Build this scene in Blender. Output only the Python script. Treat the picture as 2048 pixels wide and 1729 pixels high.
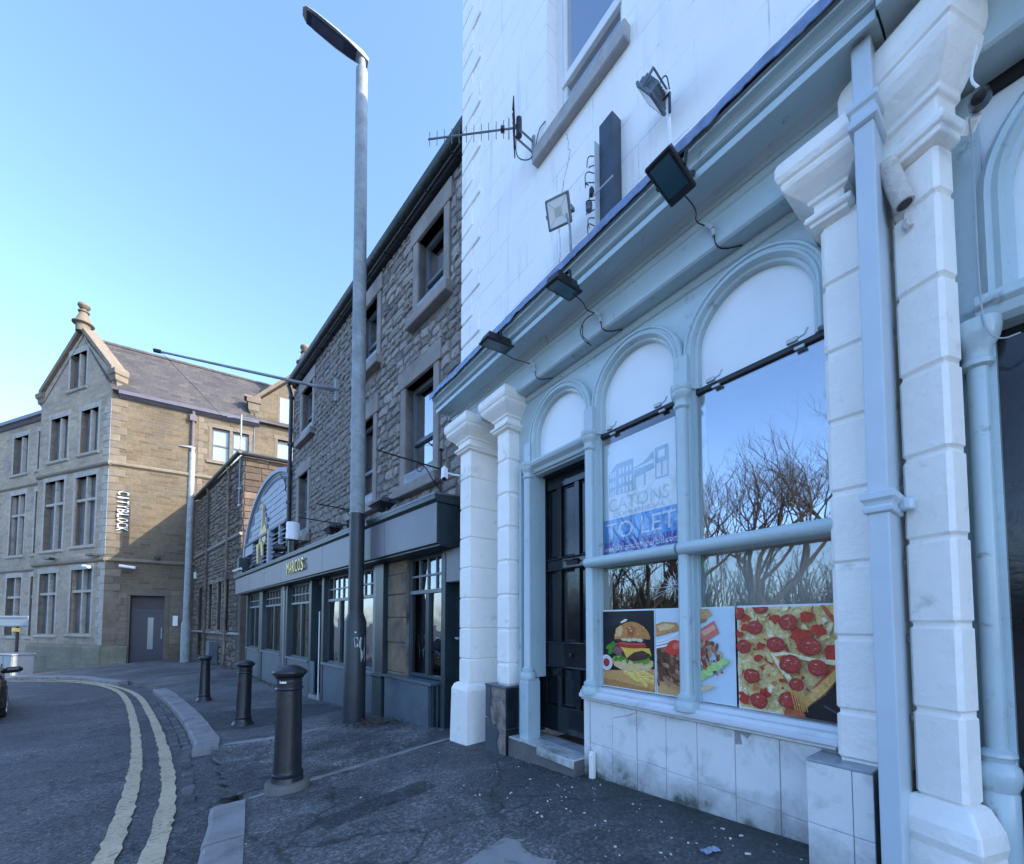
import bpy, bmesh, math, random
from mathutils import Vector, Matrix, noise

# ------------------------------------------------------------------ scene, camera, sky, sun
scene = bpy.context.scene
for o in list(bpy.data.objects):
    bpy.data.objects.remove(o)
COL = scene.collection
cam_d = bpy.data.cameras.new('camera')
cam_d.sensor_fit = 'HORIZONTAL'
cam_d.sensor_width = 36.0
cam_d.lens = 36.0 * 820.0 / 2048.0
cam_d.shift_y = 0.1683
cam_d.clip_start = 0.05
cam_d.clip_end = 3000
cam = bpy.data.objects.new('camera', cam_d)
cam.location = (0, 0, 1.5)
cam.rotation_euler = (math.radians(92.5), 0, 0)
COL.objects.link(cam)
scene.camera = cam

SUN_AZ = math.radians(102)      # clockwise from +Y
SUN_EL = math.radians(31)
world = bpy.data.worlds.new('World')
scene.world = world
world.use_nodes = True
wn = world.node_tree
wn.nodes.clear()
sky = wn.nodes.new('ShaderNodeTexSky')
sky.sky_type = 'NISHITA'
sky.sun_disc = False
sky.sun_elevation = SUN_EL
sky.sun_rotation = SUN_AZ
sky.air_density = 0.85
sky.dust_density = 1.4
sky.ozone_density = 4.6
bg = wn.nodes.new('ShaderNodeBackground')
bg.inputs['Strength'].default_value = 0.15
wo = wn.nodes.new('ShaderNodeOutputWorld')
wn.links.new(sky.outputs[0], bg.inputs[0])
wn.links.new(bg.outputs[0], wo.inputs[0])

sun_d = bpy.data.lights.new('sun', 'SUN')
sun_d.energy = 2.0
sun_d.angle = math.radians(0.5)
sun_d.color = (1.0, 0.88, 0.72)
sun = bpy.data.objects.new('sun', sun_d)
COL.objects.link(sun)
sdir = Vector((math.sin(SUN_AZ) * math.cos(SUN_EL), math.cos(SUN_AZ) * math.cos(SUN_EL), math.sin(SUN_EL)))
sun.rotation_euler = (-sdir).to_track_quat('-Z', 'Y').to_euler()
sun.location = sdir * 50

scene.view_settings.view_transform = 'Standard'
scene.view_settings.look = 'None'
scene.view_settings.gamma = 1.0
scene.view_settings.exposure = 2.2
scene.view_settings.use_curve_mapping = False

rng = random.Random(7)

# ------------------------------------------------------------------ materials
def _nodes(name):
    m = bpy.data.materials.new(name)
    m.use_nodes = True
    nt = m.node_tree
    b = nt.nodes['Principled BSDF']
    return m, nt, b

def _n(nt, t, **kw):
    n = nt.nodes.new(t)
    for k, v in kw.items():
        if k.startswith('i_'):
            n.inputs[k[2:].replace('_', ' ')].default_value = v
        else:
            setattr(n, k, v)
    return n

def rgba(c):
    return (c[0], c[1], c[2], 1)

def coords(nt, world_space=False, wall=False, scale=None):
    if world_space:
        g = _n(nt, 'ShaderNodeNewGeometry')
        out = g.outputs['Position']
    else:
        t = _n(nt, 'ShaderNodeTexCoord')
        out = t.outputs['Object']
    if wall:
        s = _n(nt, 'ShaderNodeSeparateXYZ')
        nt.links.new(out, s.inputs[0])
        c = _n(nt, 'ShaderNodeCombineXYZ')
        nt.links.new(s.outputs[0], c.inputs[0])
        nt.links.new(s.outputs[2], c.inputs[1])
        out = c.outputs[0]
    return out

def ramp(nt, src, stops):
    r = _n(nt, 'ShaderNodeValToRGB')
    els = r.color_ramp.elements
    while len(els) < len(stops):
        els.new(0.5)
    for e, (p, c) in zip(els, stops):
        e.position = p
        e.color = c if len(c) == 4 else rgba(c)
    nt.links.new(src, r.inputs[0])
    return r.outputs[0]

def mixc(nt, a, b, fac, mode='MIX'):
    m = _n(nt, 'ShaderNodeMix')
    m.data_type = 'RGBA'
    m.blend_type = mode
    for sock, v in ((m.inputs[0], fac), (m.inputs[6], a), (m.inputs[7], b)):
        if isinstance(v, (int, float)):
            sock.default_value = v
        elif isinstance(v, (tuple, list)):
            sock.default_value = rgba(v)
        else:
            nt.links.new(v, sock)
    return m.outputs[2]

def noise_tex(nt, co, scale, detail=4, rough=0.55, dist=0.0):
    n = _n(nt, 'ShaderNodeTexNoise')
    n.inputs['Scale'].default_value = scale
    n.inputs['Detail'].default_value = detail
    n.inputs['Roughness'].default_value = rough
    n.inputs['Distortion'].default_value = dist
    nt.links.new(co, n.inputs['Vector'])
    return n.outputs['Fac']

def bump(nt, b, src, strength, dist=0.01, prev=None):
    bp = _n(nt, 'ShaderNodeBump')
    bp.inputs['Strength'].default_value = strength
    bp.inputs['Distance'].default_value = dist
    nt.links.new(src, bp.inputs['Height'])
    if prev is not None:
        nt.links.new(prev, bp.inputs['Normal'])
    nt.links.new(bp.outputs[0], b.inputs['Normal'])
    return bp.outputs[0]

def mk(name, col, rough=0.6, var=0.15, vscale=3.0, bmp=0.15, bscale=30, metal=0.0, ws=False,
       dirt=None, dscale=2.0, damt=(0.55, 0.75), rand=0.0, spec=0.5, bdist=0.01, fine=0.0):
    """general painted / mineral surface: soft colour variation, dirt patches, relief"""
    m, nt, b = _nodes(name)
    co = coords(nt, ws)
    n1 = noise_tex(nt, co, vscale, 6, 0.6)
    lo = tuple(c * (1 - var) for c in col)
    hi = tuple(min(1, c * (1 + var)) for c in col)
    c = ramp(nt, n1, [(0.3, lo), (0.7, hi)])
    if dirt is not None:
        n2 = noise_tex(nt, co, dscale, 8, 0.65, 0.4)
        f = ramp(nt, n2, [(damt[0], (0, 0, 0)), (damt[1], (1, 1, 1))])
        c = mixc(nt, c, dirt, f)
    if rand > 0:
        oi = _n(nt, 'ShaderNodeObjectInfo')
        r = ramp(nt, oi.outputs['Random'], [(0, (1 - rand,) * 3), (1, (1 + rand * .4,) * 3)])
        c = mixc(nt, c, r, 1.0, 'MULTIPLY')
    if fine > 0:
        n4 = noise_tex(nt, co, 220, 2, 0.7)
        r = ramp(nt, n4, [(0.3, (1 - fine,) * 3), (0.7, (1, 1, 1))])
        c = mixc(nt, c, r, 1.0, 'MULTIPLY')
    nt.links.new(c, b.inputs['Base Color'])
    b.inputs['Roughness'].default_value = rough
    b.inputs['Metallic'].default_value = metal
    b.inputs['Specular IOR Level'].default_value = spec
    if bmp > 0:
        n3 = noise_tex(nt, co, bscale, 6, 0.6)
        bump(nt, b, n3, bmp, bdist)
    return m

M = {}
M['white_paint'] = mk('white_paint', (.93, .90, .84), .48, .04, 2.5, .55, 15, dirt=(.50, .49, .45), dscale=5.5, damt=(.60, .80), bdist=.018)
M['white_wall'] = None
M['grey_paint'] = mk('grey_gloss_paint', (.47, .585, .61), .16, .05, 3, .16, 12, dirt=(.28, .32, .33), dscale=11, damt=(.61, .72), fine=.10)
M['panel_paint'] = mk('pale_panel_paint', (.80, .83, .84), .22, .04, 2, .08, 10)
M['lead'] = mk('lead_sheet', (.17, .23, .36), .42, .35, 12, .5, 25, metal=.3, dirt=(.30, .34, .40), dscale=9, damt=(.5, .8))
M['black_gloss'] = mk('black_gloss_paint', (.012, .016, .020), .09, .3, 4, .22, 9, bdist=.006)
M['black_tile'] = mk('black_glazed_tile', (.012, .016, .02), .12, .3, 4, .04, 10)
M['black_plastic'] = mk('black_plastic', (.015, .016, .018), .35, .2, 10, .05, 80)
M['dark_green'] = mk('dark_green_paint', (.022, .038, .046), .4, .25, 4, .1, 30, dirt=(.06, .075, .08), dscale=5, damt=(.6, .85))
M['shop_grey'] = mk('slate_grey_paint', (.15, .152, .165), .42, .06, 1.2, .05, 20, dirt=(.12, .122, .135), dscale=1.3, damt=(.55, .85))
M['stall_grey'] = mk('blue_grey_paint', (.085, .115, .14), .45, .2, 2, .1, 20, dirt=(.16, .19, .20), dscale=3, damt=(.55, .85))
M['arch_grey'] = mk('pale_grey_boards', (.30, .34, .40), .5, .06, 2, .08, 20)
M['ashlar_dark'] = mk('dressed_gritstone', (.31, .285, .26), .85, .22, 2.2, .35, 24, dirt=(.17, .155, .145), dscale=1.6, damt=(.5, .8), fine=.25)
M['rubble'] = mk('rubble_stone', (.42, .385, .35), .9, .3, 7, .8, 14, rand=.45, dirt=(.19, .17, .155), dscale=5, damt=(.5, .8), bdist=.02, fine=.3)
M['mortar'] = mk('lime_mortar', (.20, .185, .17), .95, .3, 9, .7, 30, dirt=(.05, .05, .048), dscale=3, damt=(.45, .7))
M['ochre_stone'] = mk('weathered_ochre_stone', (.24, .18, .12), .85, .3, 3, .4, 20, dirt=(.11, .09, .075), dscale=2.2, damt=(.45, .7), fine=.2)
M['cstone'] = mk('old_sandstone', (.22, .175, .135), .9, .3, 3, .8, 12, rand=.5, dirt=(.075, .065, .06), dscale=2.4, damt=(.42, .7), bdist=.03, fine=.25)
M['quoin'] = mk('buff_quoin_stone', (.185, .155, .115), .85, .18, 3, .4, 16, rand=.2, fine=.2)
M['string'] = mk('string_course_stone', (.18, .15, .11), .85, .2, 3, .4, 16, dirt=(.12, .11, .08), dscale=3, damt=(.5, .8))
M['gable_trim'] = mk('grey_window_stone', (.36, .34, .30), .85, .2, 2, .4, 14, dirt=(.13, .12, .10), dscale=2, damt=(.5, .8))
M['galv'] = mk('galvanised_steel', (.26, .29, .30), .6, .25, 5, .15, 30, metal=.15, dirt=(.19, .21, .20), dscale=14, damt=(.5, .75))
M['post_green'] = mk('lamp_post_dark_paint', (.028, .036, .042), .42, .25, 4, .12, 25, dirt=(.07, .08, .085), dscale=5, damt=(.6, .85))
M['bollard'] = mk('black_bollard_paint', (.014, .017, .021), .34, .3, 6, .25, 40, dirt=(.06, .065, .065), dscale=6, damt=(.58, .8))
M['concrete'] = mk('rough_concrete', (.15, .145, .135), .9, .2, 6, .6, 30, fine=.25)
M['kerb'] = mk('kerb_stone', (.28, .275, .265), .85, .15, 3, .5, 40, ws=True, dirt=(.13, .13, .13), dscale=3.5, damt=(.5, .75), fine=.2)
M['sett'] = mk('granite_sett', (.14, .14, .14), .85, .3, 4, .6, 22, rand=.5, fine=.3)
M['iron'] = mk('black_iron', (.018, .019, .022), .5, .2, 10, .2, 40)
M['grey_metal'] = mk('grey_cast_metal', (.14, .165, .18), .45, .2, 5, .1, 30, metal=.4)
M['white_plastic'] = mk('white_plastic', (.76, .77, .76), .4, .05, 6, .03, 40)
M['old_cream'] = mk('flaking_cream_paint', (.60, .57, .52), .7, .15, 30, .9, 60, dirt=(.35, .22, .16), dscale=20, damt=(.62, .72))
M['gold'] = mk('gold_letter_metal', (.62, .50, .24), .3, .1, 6, .03, 30, metal=.8)
M['letter_white'] = mk('white_letter', (.80, .80, .77), .45, .04, 5, .03, 30)
M['gutter'] = mk('black_gutter', (.02, .022, .026), .4, .3, 6, .1, 30)
M['moss_gutter'] = mk('mossy_gutter', (.028, .040, .036), .55, .5, 9, .4, 40)
M['rubber'] = mk('tyre_rubber', (.018, .018, .019), .8, .1, 10, .2, 60)
M['car_dark'] = mk('dark_car_paint', (.075, .062, .04), .2, .1, 2, 0, 10, metal=.6)
M['car_silver'] = mk('silver_car_paint', (.42, .44, .46), .22, .05, 2, 0, 10, metal=.5)
M['car_red'] = mk('red_car_paint', (.32, .03, .02), .18, .05, 2, 0, 10)
M['car_white'] = mk('white_car_paint', (.7, .7, .7), .2, .03, 2, 0, 10)
M['alloy'] = mk('alloy_wheel', (.45, .46, .48), .3, .05, 5, 0, 10, metal=.8)
M['lamp_red'] = mk('red_lens', (.35, .01, .01), .12, .05, 5, 0, 10)
M['cable'] = mk('black_cable', (.012, .013, .015), .5, .1, 10, 0, 10)
M['cable_grey'] = mk('grey_cable', (.35, .40, .43), .5, .1, 10, 0, 10)
M['cabinet'] = mk('pale_grey_cabinet', (.27, .30, .32), .5, .06, 3, .05, 20, dirt=(.18, .2, .21), dscale=3, damt=(.6, .85))
M['yellow_plate'] = mk('yellow_plate', (.62, .40, .05), .5, .1, 4, .02, 20)
M['sign_back'] = mk('grey_sign_back', (.22, .27, .31), .45, .06, 4, .02, 20)
M['bark'] = mk('tree_bark', (.055, .045, .038), .9, .3, 6, .6, 20)
M['leaf_litter'] = mk('dead_leaves', (.10, .065, .035), .8, .5, 30, .3, 40, rand=.4)
M['litter_white'] = mk('pale_litter', (.62, .61, .58), .6, .2, 40, .1, 60)
M['packet'] = mk('crushed_packet_foil', (.34, .42, .55), .3, .5, 60, .8, 50, metal=.3)
M['cover_iron'] = mk('worn_iron_cover', (.11, .11, .115), .55, .3, 20, .6, 60, ws=True, fine=.25)
M['interior'] = mk('dark_interior', (.012, .013, .015), .8, .2, 3, 0, 10)
M['interior_beige'] = mk('beige_board', (.62, .55, .46), .8, .08, 2, .02, 20)
M['lens_dark'] = mk('lamp_glass_dark', (.035, .10, .13), .10, .1, 5, 0, 10)
M['lens_bright'] = mk('lamp_reflector', (.72, .75, .74), .25, .04, 5, 0, 10)
M['led_chip'] = mk('led_chip', (.45, .52, .42), .4, .1, 60, .05, 60)
M['paper'] = mk('torn_paper', (.50, .52, .53), .7, .15, 18, .3, 30, dirt=(.2, .22, .24), dscale=20, damt=(.55, .7))
M['green_flag'] = mk('green_tape', (.25, .5, .08), .5, .1, 5, 0, 10)
M['broken_brick'] = mk('exposed_render', (.26, .22, .185), .95, .4, 8, 1.0, 16, dirt=(.10, .08, .07), dscale=7, damt=(.45, .65), bdist=.03)
M['slate_tile'] = mk('slate_grey_tile', (.085, .10, .12), .3, .15, 4, .1, 20)

def mat_white_wall():
    """rendered wall, lined out to look like ashlar, painted white"""
    m, nt, b = _nodes('white_lined_render')
    wc = coords(nt, wall=True)
    br = _n(nt, 'ShaderNodeTexBrick')
    br.inputs['Scale'].default_value = 1.0
    br.inputs['Mortar Size'].default_value = 0.006
    br.inputs['Mortar Smooth'].default_value = 0.6
    br.inputs['Brick Width'].default_value = 0.92
    br.inputs['Row Height'].default_value = 0.29
    nt.links.new(wc, br.inputs['Vector'])
    co = coords(nt)
    n1 = noise_tex(nt, co, 1.3, 8, .65)
    c = ramp(nt, n1, [(.3, (.87, .85, .81)), (.65, (.93, .91, .87))])
    # rain streaks, long in z
    mp = _n(nt, 'ShaderNodeMapping')
    mp.inputs['Scale'].default_value = (5, 5, .5)
    nt.links.new(co, mp.inputs[0])
    n2 = noise_tex(nt, mp.outputs[0], 1.6, 8, .65)
    f = ramp(nt, n2, [(.56, (0, 0, 0)), (.82, (.55, .55, .55))])
    c = mixc(nt, c, (.46, .47, .46), f)
    n5 = noise_tex(nt, co, 5.5, 10, .75, 1.2)
    f5 = ramp(nt, n5, [(.64, (0, 0, 0)), (.69, (.7, .7, .7))])
    c = mixc(nt, c, (.50, .50, .50), f5)
    gm = noise_tex(nt, co, 2.2, 4, .6)
    gf = ramp(nt, gm, [(.42, (0, 0, 0)), (.62, (1, 1, 1))])
    fm = _n(nt, 'ShaderNodeMath', operation='MULTIPLY')
    nt.links.new(br.outputs['Fac'], fm.inputs[0])
    nt.links.new(gf, fm.inputs[1])
    c = mixc(nt, c, (.56, .58, .60), fm.outputs[0])
    nt.links.new(c, b.inputs['Base Color'])
    b.inputs['Roughness'].default_value = .55
    n3 = noise_tex(nt, co, 22, 8, .6)
    p = bump(nt, b, n3, .25, .01)
    inv = _n(nt, 'ShaderNodeMath', operation='SUBTRACT')
    inv.inputs[0].default_value = 1
    nt.links.new(fm.outputs[0], inv.inputs[1])
    bump(nt, b, inv.outputs[0], .5, .006, p)
    return m
M['white_wall'] = mat_white_wall()

def mat_courses(name, cols, bw, rh, mort, mortc, bstr=.6, rough=.88, green=None):
    """coursed stone seen from far: courses of different tone, recessed joints"""
    m, nt, b = _nodes(name)
    wc = coords(nt, wall=True)
    nd = _n(nt, 'ShaderNodeTexNoise')
    nd.inputs['Scale'].default_value = .8
    nt.links.new(wc, nd.inputs['Vector'])
    mx = _n(nt, 'ShaderNodeMix')
    mx.data_type = 'VECTOR'
    mx.inputs[0].default_value = .02
    nt.links.new(wc, mx.inputs[4])
    nt.links.new(nd.outputs['Color'], mx.inputs[5])
    br = _n(nt, 'ShaderNodeTexBrick')
    br.offset_frequency = 2
    br.squash = .7
    br.squash_frequency = 3
    br.inputs['Scale'].default_value = 1.0
    br.inputs['Mortar Size'].default_value = mort
    br.inputs['Mortar Smooth'].default_value = .3
    br.inputs['Brick Width'].default_value = bw
    br.inputs['Row Height'].default_value = rh
    br.inputs['Color1'].default_value = (0, 0, 0, 1)
    br.inputs['Color2'].default_value = (1, 1, 1, 1)
    nt.links.new(mx.outputs[1], br.inputs['Vector'])
    c = ramp(nt, br.outputs['Color'], [(i / (len(cols) - 1), cc) for i, cc in enumerate(cols)])
    co = coords(nt)
    n1 = noise_tex(nt, co, .35, 5, .6)
    big = ramp(nt, n1, [(.35, (.72, .72, .74)), (.65, (1.1, 1.06, 1.0))])
    c = mixc(nt, c, big, 1.0, 'MULTIPLY')
    n2 = noise_tex(nt, co, 6, 6, .65)
    fi = ramp(nt, n2, [(.3, (.75, .75, .75)), (.7, (1.1, 1.1, 1.1))])
    c = mixc(nt, c, fi, 1.0, 'MULTIPLY')
    c = mixc(nt, c, mortc, br.outputs['Fac'])
    if green is not None:
        n6 = noise_tex(nt, co, 1.1, 7, .7)
        f6 = ramp(nt, n6, [(.50, (0, 0, 0)), (.7, (.8, .8, .8))])
        c = mixc(nt, c, green, f6)
    nt.links.new(c, b.inputs['Base Color'])
    b.inputs['Roughness'].default_value = rough
    b.inputs['Specular IOR Level'].default_value = .25
    n3 = noise_tex(nt, co, 12, 6, .6)
    p = bump(nt, b, n3, .4, .02)
    inv = _n(nt, 'ShaderNodeMath', operation='SUBTRACT')
    inv.inputs[0].default_value = 1
    nt.links.new(br.outputs['Fac'], inv.inputs[1])
    bump(nt, b, inv.outputs[0], bstr, .02, p)
    return m
M['buff_wall'] = mat_courses('buff_coursed_stone', [(.125, .100, .066), (.16, .128, .084), (.175, .148, .104), (.14, .124, .094), (.18, .142, .096)], .62, .165, .008, (.17, .145, .11))
M['grey_wall'] = mat_courses('grey_coursed_stone', [(.32, .27, .20), (.39, .33, .25), (.42, .365, .285), (.35, .30, .235)], .6, .17, .008, (.30, .28, .25))
M['base_wall'] = mat_courses('green_stained_base_stone', [(.20, .19, .14), (.26, .25, .19), (.22, .21, .17)], 1.3, .32, .008, (.16, .16, .12), green=(.12, .17, .09))
M['roof_slate'] = None

def mat_slate():
    m, nt, b = _nodes('slate_roof')
    t = _n(nt, 'ShaderNodeTexCoord')
    br = _n(nt, 'ShaderNodeTexBrick')
    br.inputs['Scale'].default_value = 1
    br.inputs['Mortar Size'].default_value = .012
    br.inputs['Mortar Smooth'].default_value = .2
    br.inputs['Brick Width'].default_value = .42
    br.inputs['Row Height'].default_value = .26
    br.inputs['Color1'].default_value = (0, 0, 0, 1)
    br.inputs['Color2'].default_value = (1, 1, 1, 1)
    nt.links.new(t.outputs['UV'], br.inputs['Vector'])
    c = ramp(nt, br.outputs['Color'], [(0, (.048, .046, .047)), (.4, (.078, .073, .071)), (.7, (.064, .06, .062)), (1, (.098, .089, .082))])
    n2 = noise_tex(nt, t.outputs['UV'], 1.2, 8, .7)
    fi = ramp(nt, n2, [(.3, (.7, .72, .75)), (.7, (1.15, 1.1, 1.05))])
    c = mixc(nt, c, fi, 1.0, 'MULTIPLY')
    c = mixc(nt, c, (.05, .05, .055), br.outputs['Fac'])
    nt.links.new(c, b.inputs['Base Color'])
    b.inputs['Roughness'].default_value = .7
    inv = _n(nt, 'ShaderNodeMath', operation='SUBTRACT')
    inv.inputs[0].default_value = 1
    nt.links.new(br.outputs['Fac'], inv.inputs[1])
    p = bump(nt, b, inv.outputs[0], .8, .02)
    n3 = noise_tex(nt, t.outputs['UV'], 9, 5, .6)
    bump(nt, b, n3, .35, .02, p)
    return m
M['roof_slate'] = mat_slate()

def mat_asphalt(name, base, patch, agg=.5, wet=.5):
    m, nt, b = _nodes(name)
    co = coords(nt, True)
    n1 = noise_tex(nt, co, .55, 8, .65, .6)
    c = ramp(nt, n1, [(.32, tuple(x * .62 for x in base)), (.5, base), (.66, patch)])
    v = _n(nt, 'ShaderNodeTexVoronoi')
    v.inputs['Scale'].default_value = 60
    nt.links.new(co, v.inputs['Vector'])
    sp = ramp(nt, v.outputs['Color'], [(.15, (1 - agg,) * 3), (.6, (1, 1, 1)), (.95, (1 + agg * 2.2,) * 3)])
    c = mixc(nt, c, sp, 1.0, 'MULTIPLY')
    n2 = noise_tex(nt, co, 2.6, 8, .7, .8)
    st = ramp(nt, n2, [(.36, (.55, .55, .56)), (.52, (1, 1, 1))])
    c = mixc(nt, c, st, 1.0, 'MULTIPLY')
    n5 = noise_tex(nt, co, 6.5, 3, .6)
    gm = ramp(nt, n5, [(.70, (0, 0, 0)), (.71, (.7, .7, .7))])
    c = mixc(nt, c, tuple(x * 2.0 for x in base), gm)
    # dark hairline cracks
    v2 = _n(nt, 'ShaderNodeTexVoronoi', feature='DISTANCE_TO_EDGE')
    v2.inputs['Scale'].default_value = .8
    nz = _n(nt, 'ShaderNodeTexNoise')
    nz.inputs['Scale'].default_value = 3
    nz.inputs['Detail'].default_value = 5
    nt.links.new(co, nz.inputs['Vector'])
    mx = _n(nt, 'ShaderNodeMix')
    mx.data_type = 'VECTOR'
    mx.inputs[0].default_value = .3
    nt.links.new(co, mx.inputs[4])
    nt.links.new(nz.outputs['Color'], mx.inputs[5])
    nt.links.new(mx.outputs[1], v2.inputs['Vector'])
    ck = ramp(nt, v2.outputs['Distance'], [(.0, (.25, .25, .25)), (.012, (1, 1, 1))])
    c = mixc(nt, c, ck, .85, 'MULTIPLY')
    nt.links.new(c, b.inputs['Base Color'])
    rr = ramp(nt, n2, [(.35, (.52,) * 3), (.65, (.85,) * 3)])
    nt.links.new(rr, b.inputs['Roughness'])
    n3 = noise_tex(nt, co, 70, 4, .7)
    p = bump(nt, b, n3, .8, .012)
    n4 = noise_tex(nt, co, 3.5, 6, .6)
    bump(nt, b, n4, .35, .05, p)
    return m
M['road'] = mat_asphalt('road_asphalt', (.092, .093, .096), (.14, .138, .136), .6)
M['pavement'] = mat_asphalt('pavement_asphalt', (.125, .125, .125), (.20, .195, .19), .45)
M['patch'] = mat_asphalt('fresh_asphalt_patch', (.06, .061, .062), (.085, .085, .085), .4)
M['rough_patch'] = mat_asphalt('broken_asphalt', (.085, .084, .084), (.22, .215, .21), .7)
M['cement_patch'] = mk('cement_patch', (.30, .30, .29), .8, .12, 6, .3, 40, ws=True, dirt=(.12, .12, .12), dscale=7, damt=(.55, .7), fine=.15)

def mat_yellow():
    m, nt, b = _nodes('worn_yellow_road_paint')
    co = coords(nt, True)
    n1 = noise_tex(nt, co, 2.5, 6, .6)
    c = ramp(nt, n1, [(.3, (.50, .41, .25)), (.7, (.60, .50, .33))])
    n2 = noise_tex(nt, co, 26, 5, .75)
    f = ramp(nt, n2, [(.50, (0, 0, 0)), (.60, (1, 1, 1))])
    n4 = noise_tex(nt, co, 3.1, 5, .6)
    g = ramp(nt, n4, [(.36, (.1,) * 3), (.68, (.95,) * 3)])
    fm = _n(nt, 'ShaderNodeMath', operation='MULTIPLY')
    nt.links.new(f, fm.inputs[0]); nt.links.new(g, fm.inputs[1])
    c = mixc(nt, c, (.075, .073, .07), fm.outputs[0])
    nt.links.new(c, b.inputs['Base Color'])
    b.inputs['Roughness'].default_value = .75
    n3 = noise_tex(nt, co, 70, 4, .7)
    bump(nt, b, n3, .6, .01)
    return m
M['yellow'] = mat_yellow()

def mat_glass(name, refl=.5, tint=(.86, .9, .92), rough=.01, wob=.02):
    """window pane: partly see-through, mirrors the street"""
    m = bpy.data.materials.new(name)
    m.use_nodes = True
    nt = m.node_tree
    nt.nodes.clear()
    out = _n(nt, 'ShaderNodeOutputMaterial')
    tr = _n(nt, 'ShaderNodeBsdfTransparent')
    tr.inputs[0].default_value = rgba(tint)
    gl = _n(nt, 'ShaderNodeBsdfGlossy')
    gl.inputs['Roughness'].default_value = rough
    gl.inputs['Color'].default_value = (.92, .95, .98, 1)
    fr = _n(nt, 'ShaderNodeLayerWeight')
    fr.inputs['Blend'].default_value = .25
    ma = _n(nt, 'ShaderNodeMath', operation='MULTIPLY_ADD')
    ma.inputs[1].default_value = 1.0 - refl
    ma.inputs[2].default_value = refl
    nt.links.new(fr.outputs['Fresnel'], ma.inputs[0])
    ma.use_clamp = True
    mx = _n(nt, 'ShaderNodeMixShader')
    nt.links.new(ma.outputs[0], mx.inputs[0])
    nt.links.new(tr.outputs[0], mx.inputs[1])
    nt.links.new(gl.outputs[0], mx.inputs[2])
    nt.links.new(mx.outputs[0], out.inputs[0])
    if wob > 0:
        co = coords(nt)
        n = noise_tex(nt, co, 1.7, 2, .5)
        bp = _n(nt, 'ShaderNodeBump')
        bp.inputs['Strength'].default_value = wob
        bp.inputs['Distance'].default_value = .05
        nt.links.new(n, bp.inputs['Height'])
        nt.links.new(bp.outputs[0], gl.inputs['Normal'])
    return m
M['glass'] = mat_glass('shop_window_glass', .24)
M['glass_low'] = mat_glass('clear_window_glass', .22)
M['glass_dark'] = mat_glass('dark_window_glass', .16, (.3, .33, .36))
M['glass_far'] = mat_glass('sky_window_glass', .5, (.5, .6, .6), .05, .0)

def mat_print():
    """flat printed vinyl: colours stored per printed shape"""
    m, nt, b = _nodes('printed_vinyl')
    a = _n(nt, 'ShaderNodeVertexColor')
    a.layer_name = 'Col'
    co = coords(nt)
    n = noise_tex(nt, co, 55, 6, .7, .8)
    r = ramp(nt, n, [(.32, (.55, .50, .46)), (.5, (.95, .92, .88)), (.68, (1.3, 1.25, 1.15))])
    sp = _n(nt, 'ShaderNodeMath', operation='MULTIPLY')
    c = mixc(nt, a.outputs['Color'], r, a.outputs['Alpha'], 'MULTIPLY')
    nt.links.new(c, b.inputs['Base Color'])
    b.inputs['Roughness'].default_value = .28
    return m
M['print'] = mat_print()
M['glass_up'] = mat_glass('upper_window_glass', .45)
M['glass_clear'] = mat_glass('very_clear_glass', .03, (.97, .98, .98))
M['tile_dirty'] = mk('white_glazed_tile', (.78, .79, .78), .22, .05, 3, .06, 8, dirt=(.33, .33, .30), dscale=4.5, damt=(.52, .82), fine=.08)
M['tile_grey'] = mk('grey_glazed_tile', (.34, .38, .41), .25, .12, 4, .06, 8, dirt=(.15, .16, .16), dscale=6, damt=(.5, .75), fine=.1)
M['grey_white'] = mk('pale_sill_paint', (.60, .64, .67), .35, .06, 4, .3, 14, dirt=(.34, .36, .36), dscale=6, damt=(.58, .8))
M['pipe_paint'] = mk('pale_blue_grey_paint', (.50, .58, .64), .3, .05, 3, .2, 14, dirt=(.32, .36, .38), dscale=7, damt=(.66, .85))
M['galv_light'] = mk('painted_catch', (.48, .53, .55), .4, .1, 8, .1, 30)
M['crack'] = mk('glass_fracture', (.7, .75, .78), .4, .1, 8, 0, 30)
M['glass_mid'] = mat_glass('lower_shop_glass', .07)

def add_ground_dirt(mname, green=(.055, .065, .05), z_lo=.22, z_hi=.55):
    """splash staining and algae that clings to the foot of the tiled front, broken up by noise"""
    m = M[mname]
    nt = m.node_tree
    b = nt.nodes['Principled BSDF']
    src = b.inputs['Base Color'].links[0].from_socket
    g = _n(nt, 'ShaderNodeNewGeometry')
    s = _n(nt, 'ShaderNodeSeparateXYZ')
    nt.links.new(g.outputs['Position'], s.inputs[0])
    n = noise_tex(nt, g.outputs['Position'], 5, 8, .7)
    a = _n(nt, 'ShaderNodeMath', operation='MULTIPLY_ADD')
    a.inputs[1].default_value = .55
    nt.links.new(n, a.inputs[0])
    nt.links.new(s.outputs[2], a.inputs[2])
    f = ramp(nt, a.outputs[0], [(z_lo + .27, (.92, .92, .92)), (z_lo + .35, (.5, .5, .5)), (z_hi + .22, (0, 0, 0))])
    c = mixc(nt, src, green, f)
    nt.links.new(c, b.inputs['Base Color'])
add_ground_dirt('tile_dirty')
M['vinyl'] = mk('white_vinyl', (.66, .74, .78), .3, .03, 3, .02, 10)
M['crack_dark'] = mk('crack_grey', (.30, .31, .32), .8, .3, 20, 0, 10)  # dark grey of the thin crack line in the white wall
M['tile_grout'] = mk('grey_grout', (.34, .35, .35), .9, .2, 8, .2, 30)
M['lighter_patch'] = mat_asphalt('old_pale_asphalt', (.135, .135, .134), (.19, .187, .183), .45)
M['sill_grey'] = mk('weathered_sill_stone', (.42, .41, .40), .7, .15, 5, .4, 20, dirt=(.24, .235, .23), dscale=5, damt=(.5, .75), fine=.15)
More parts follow.
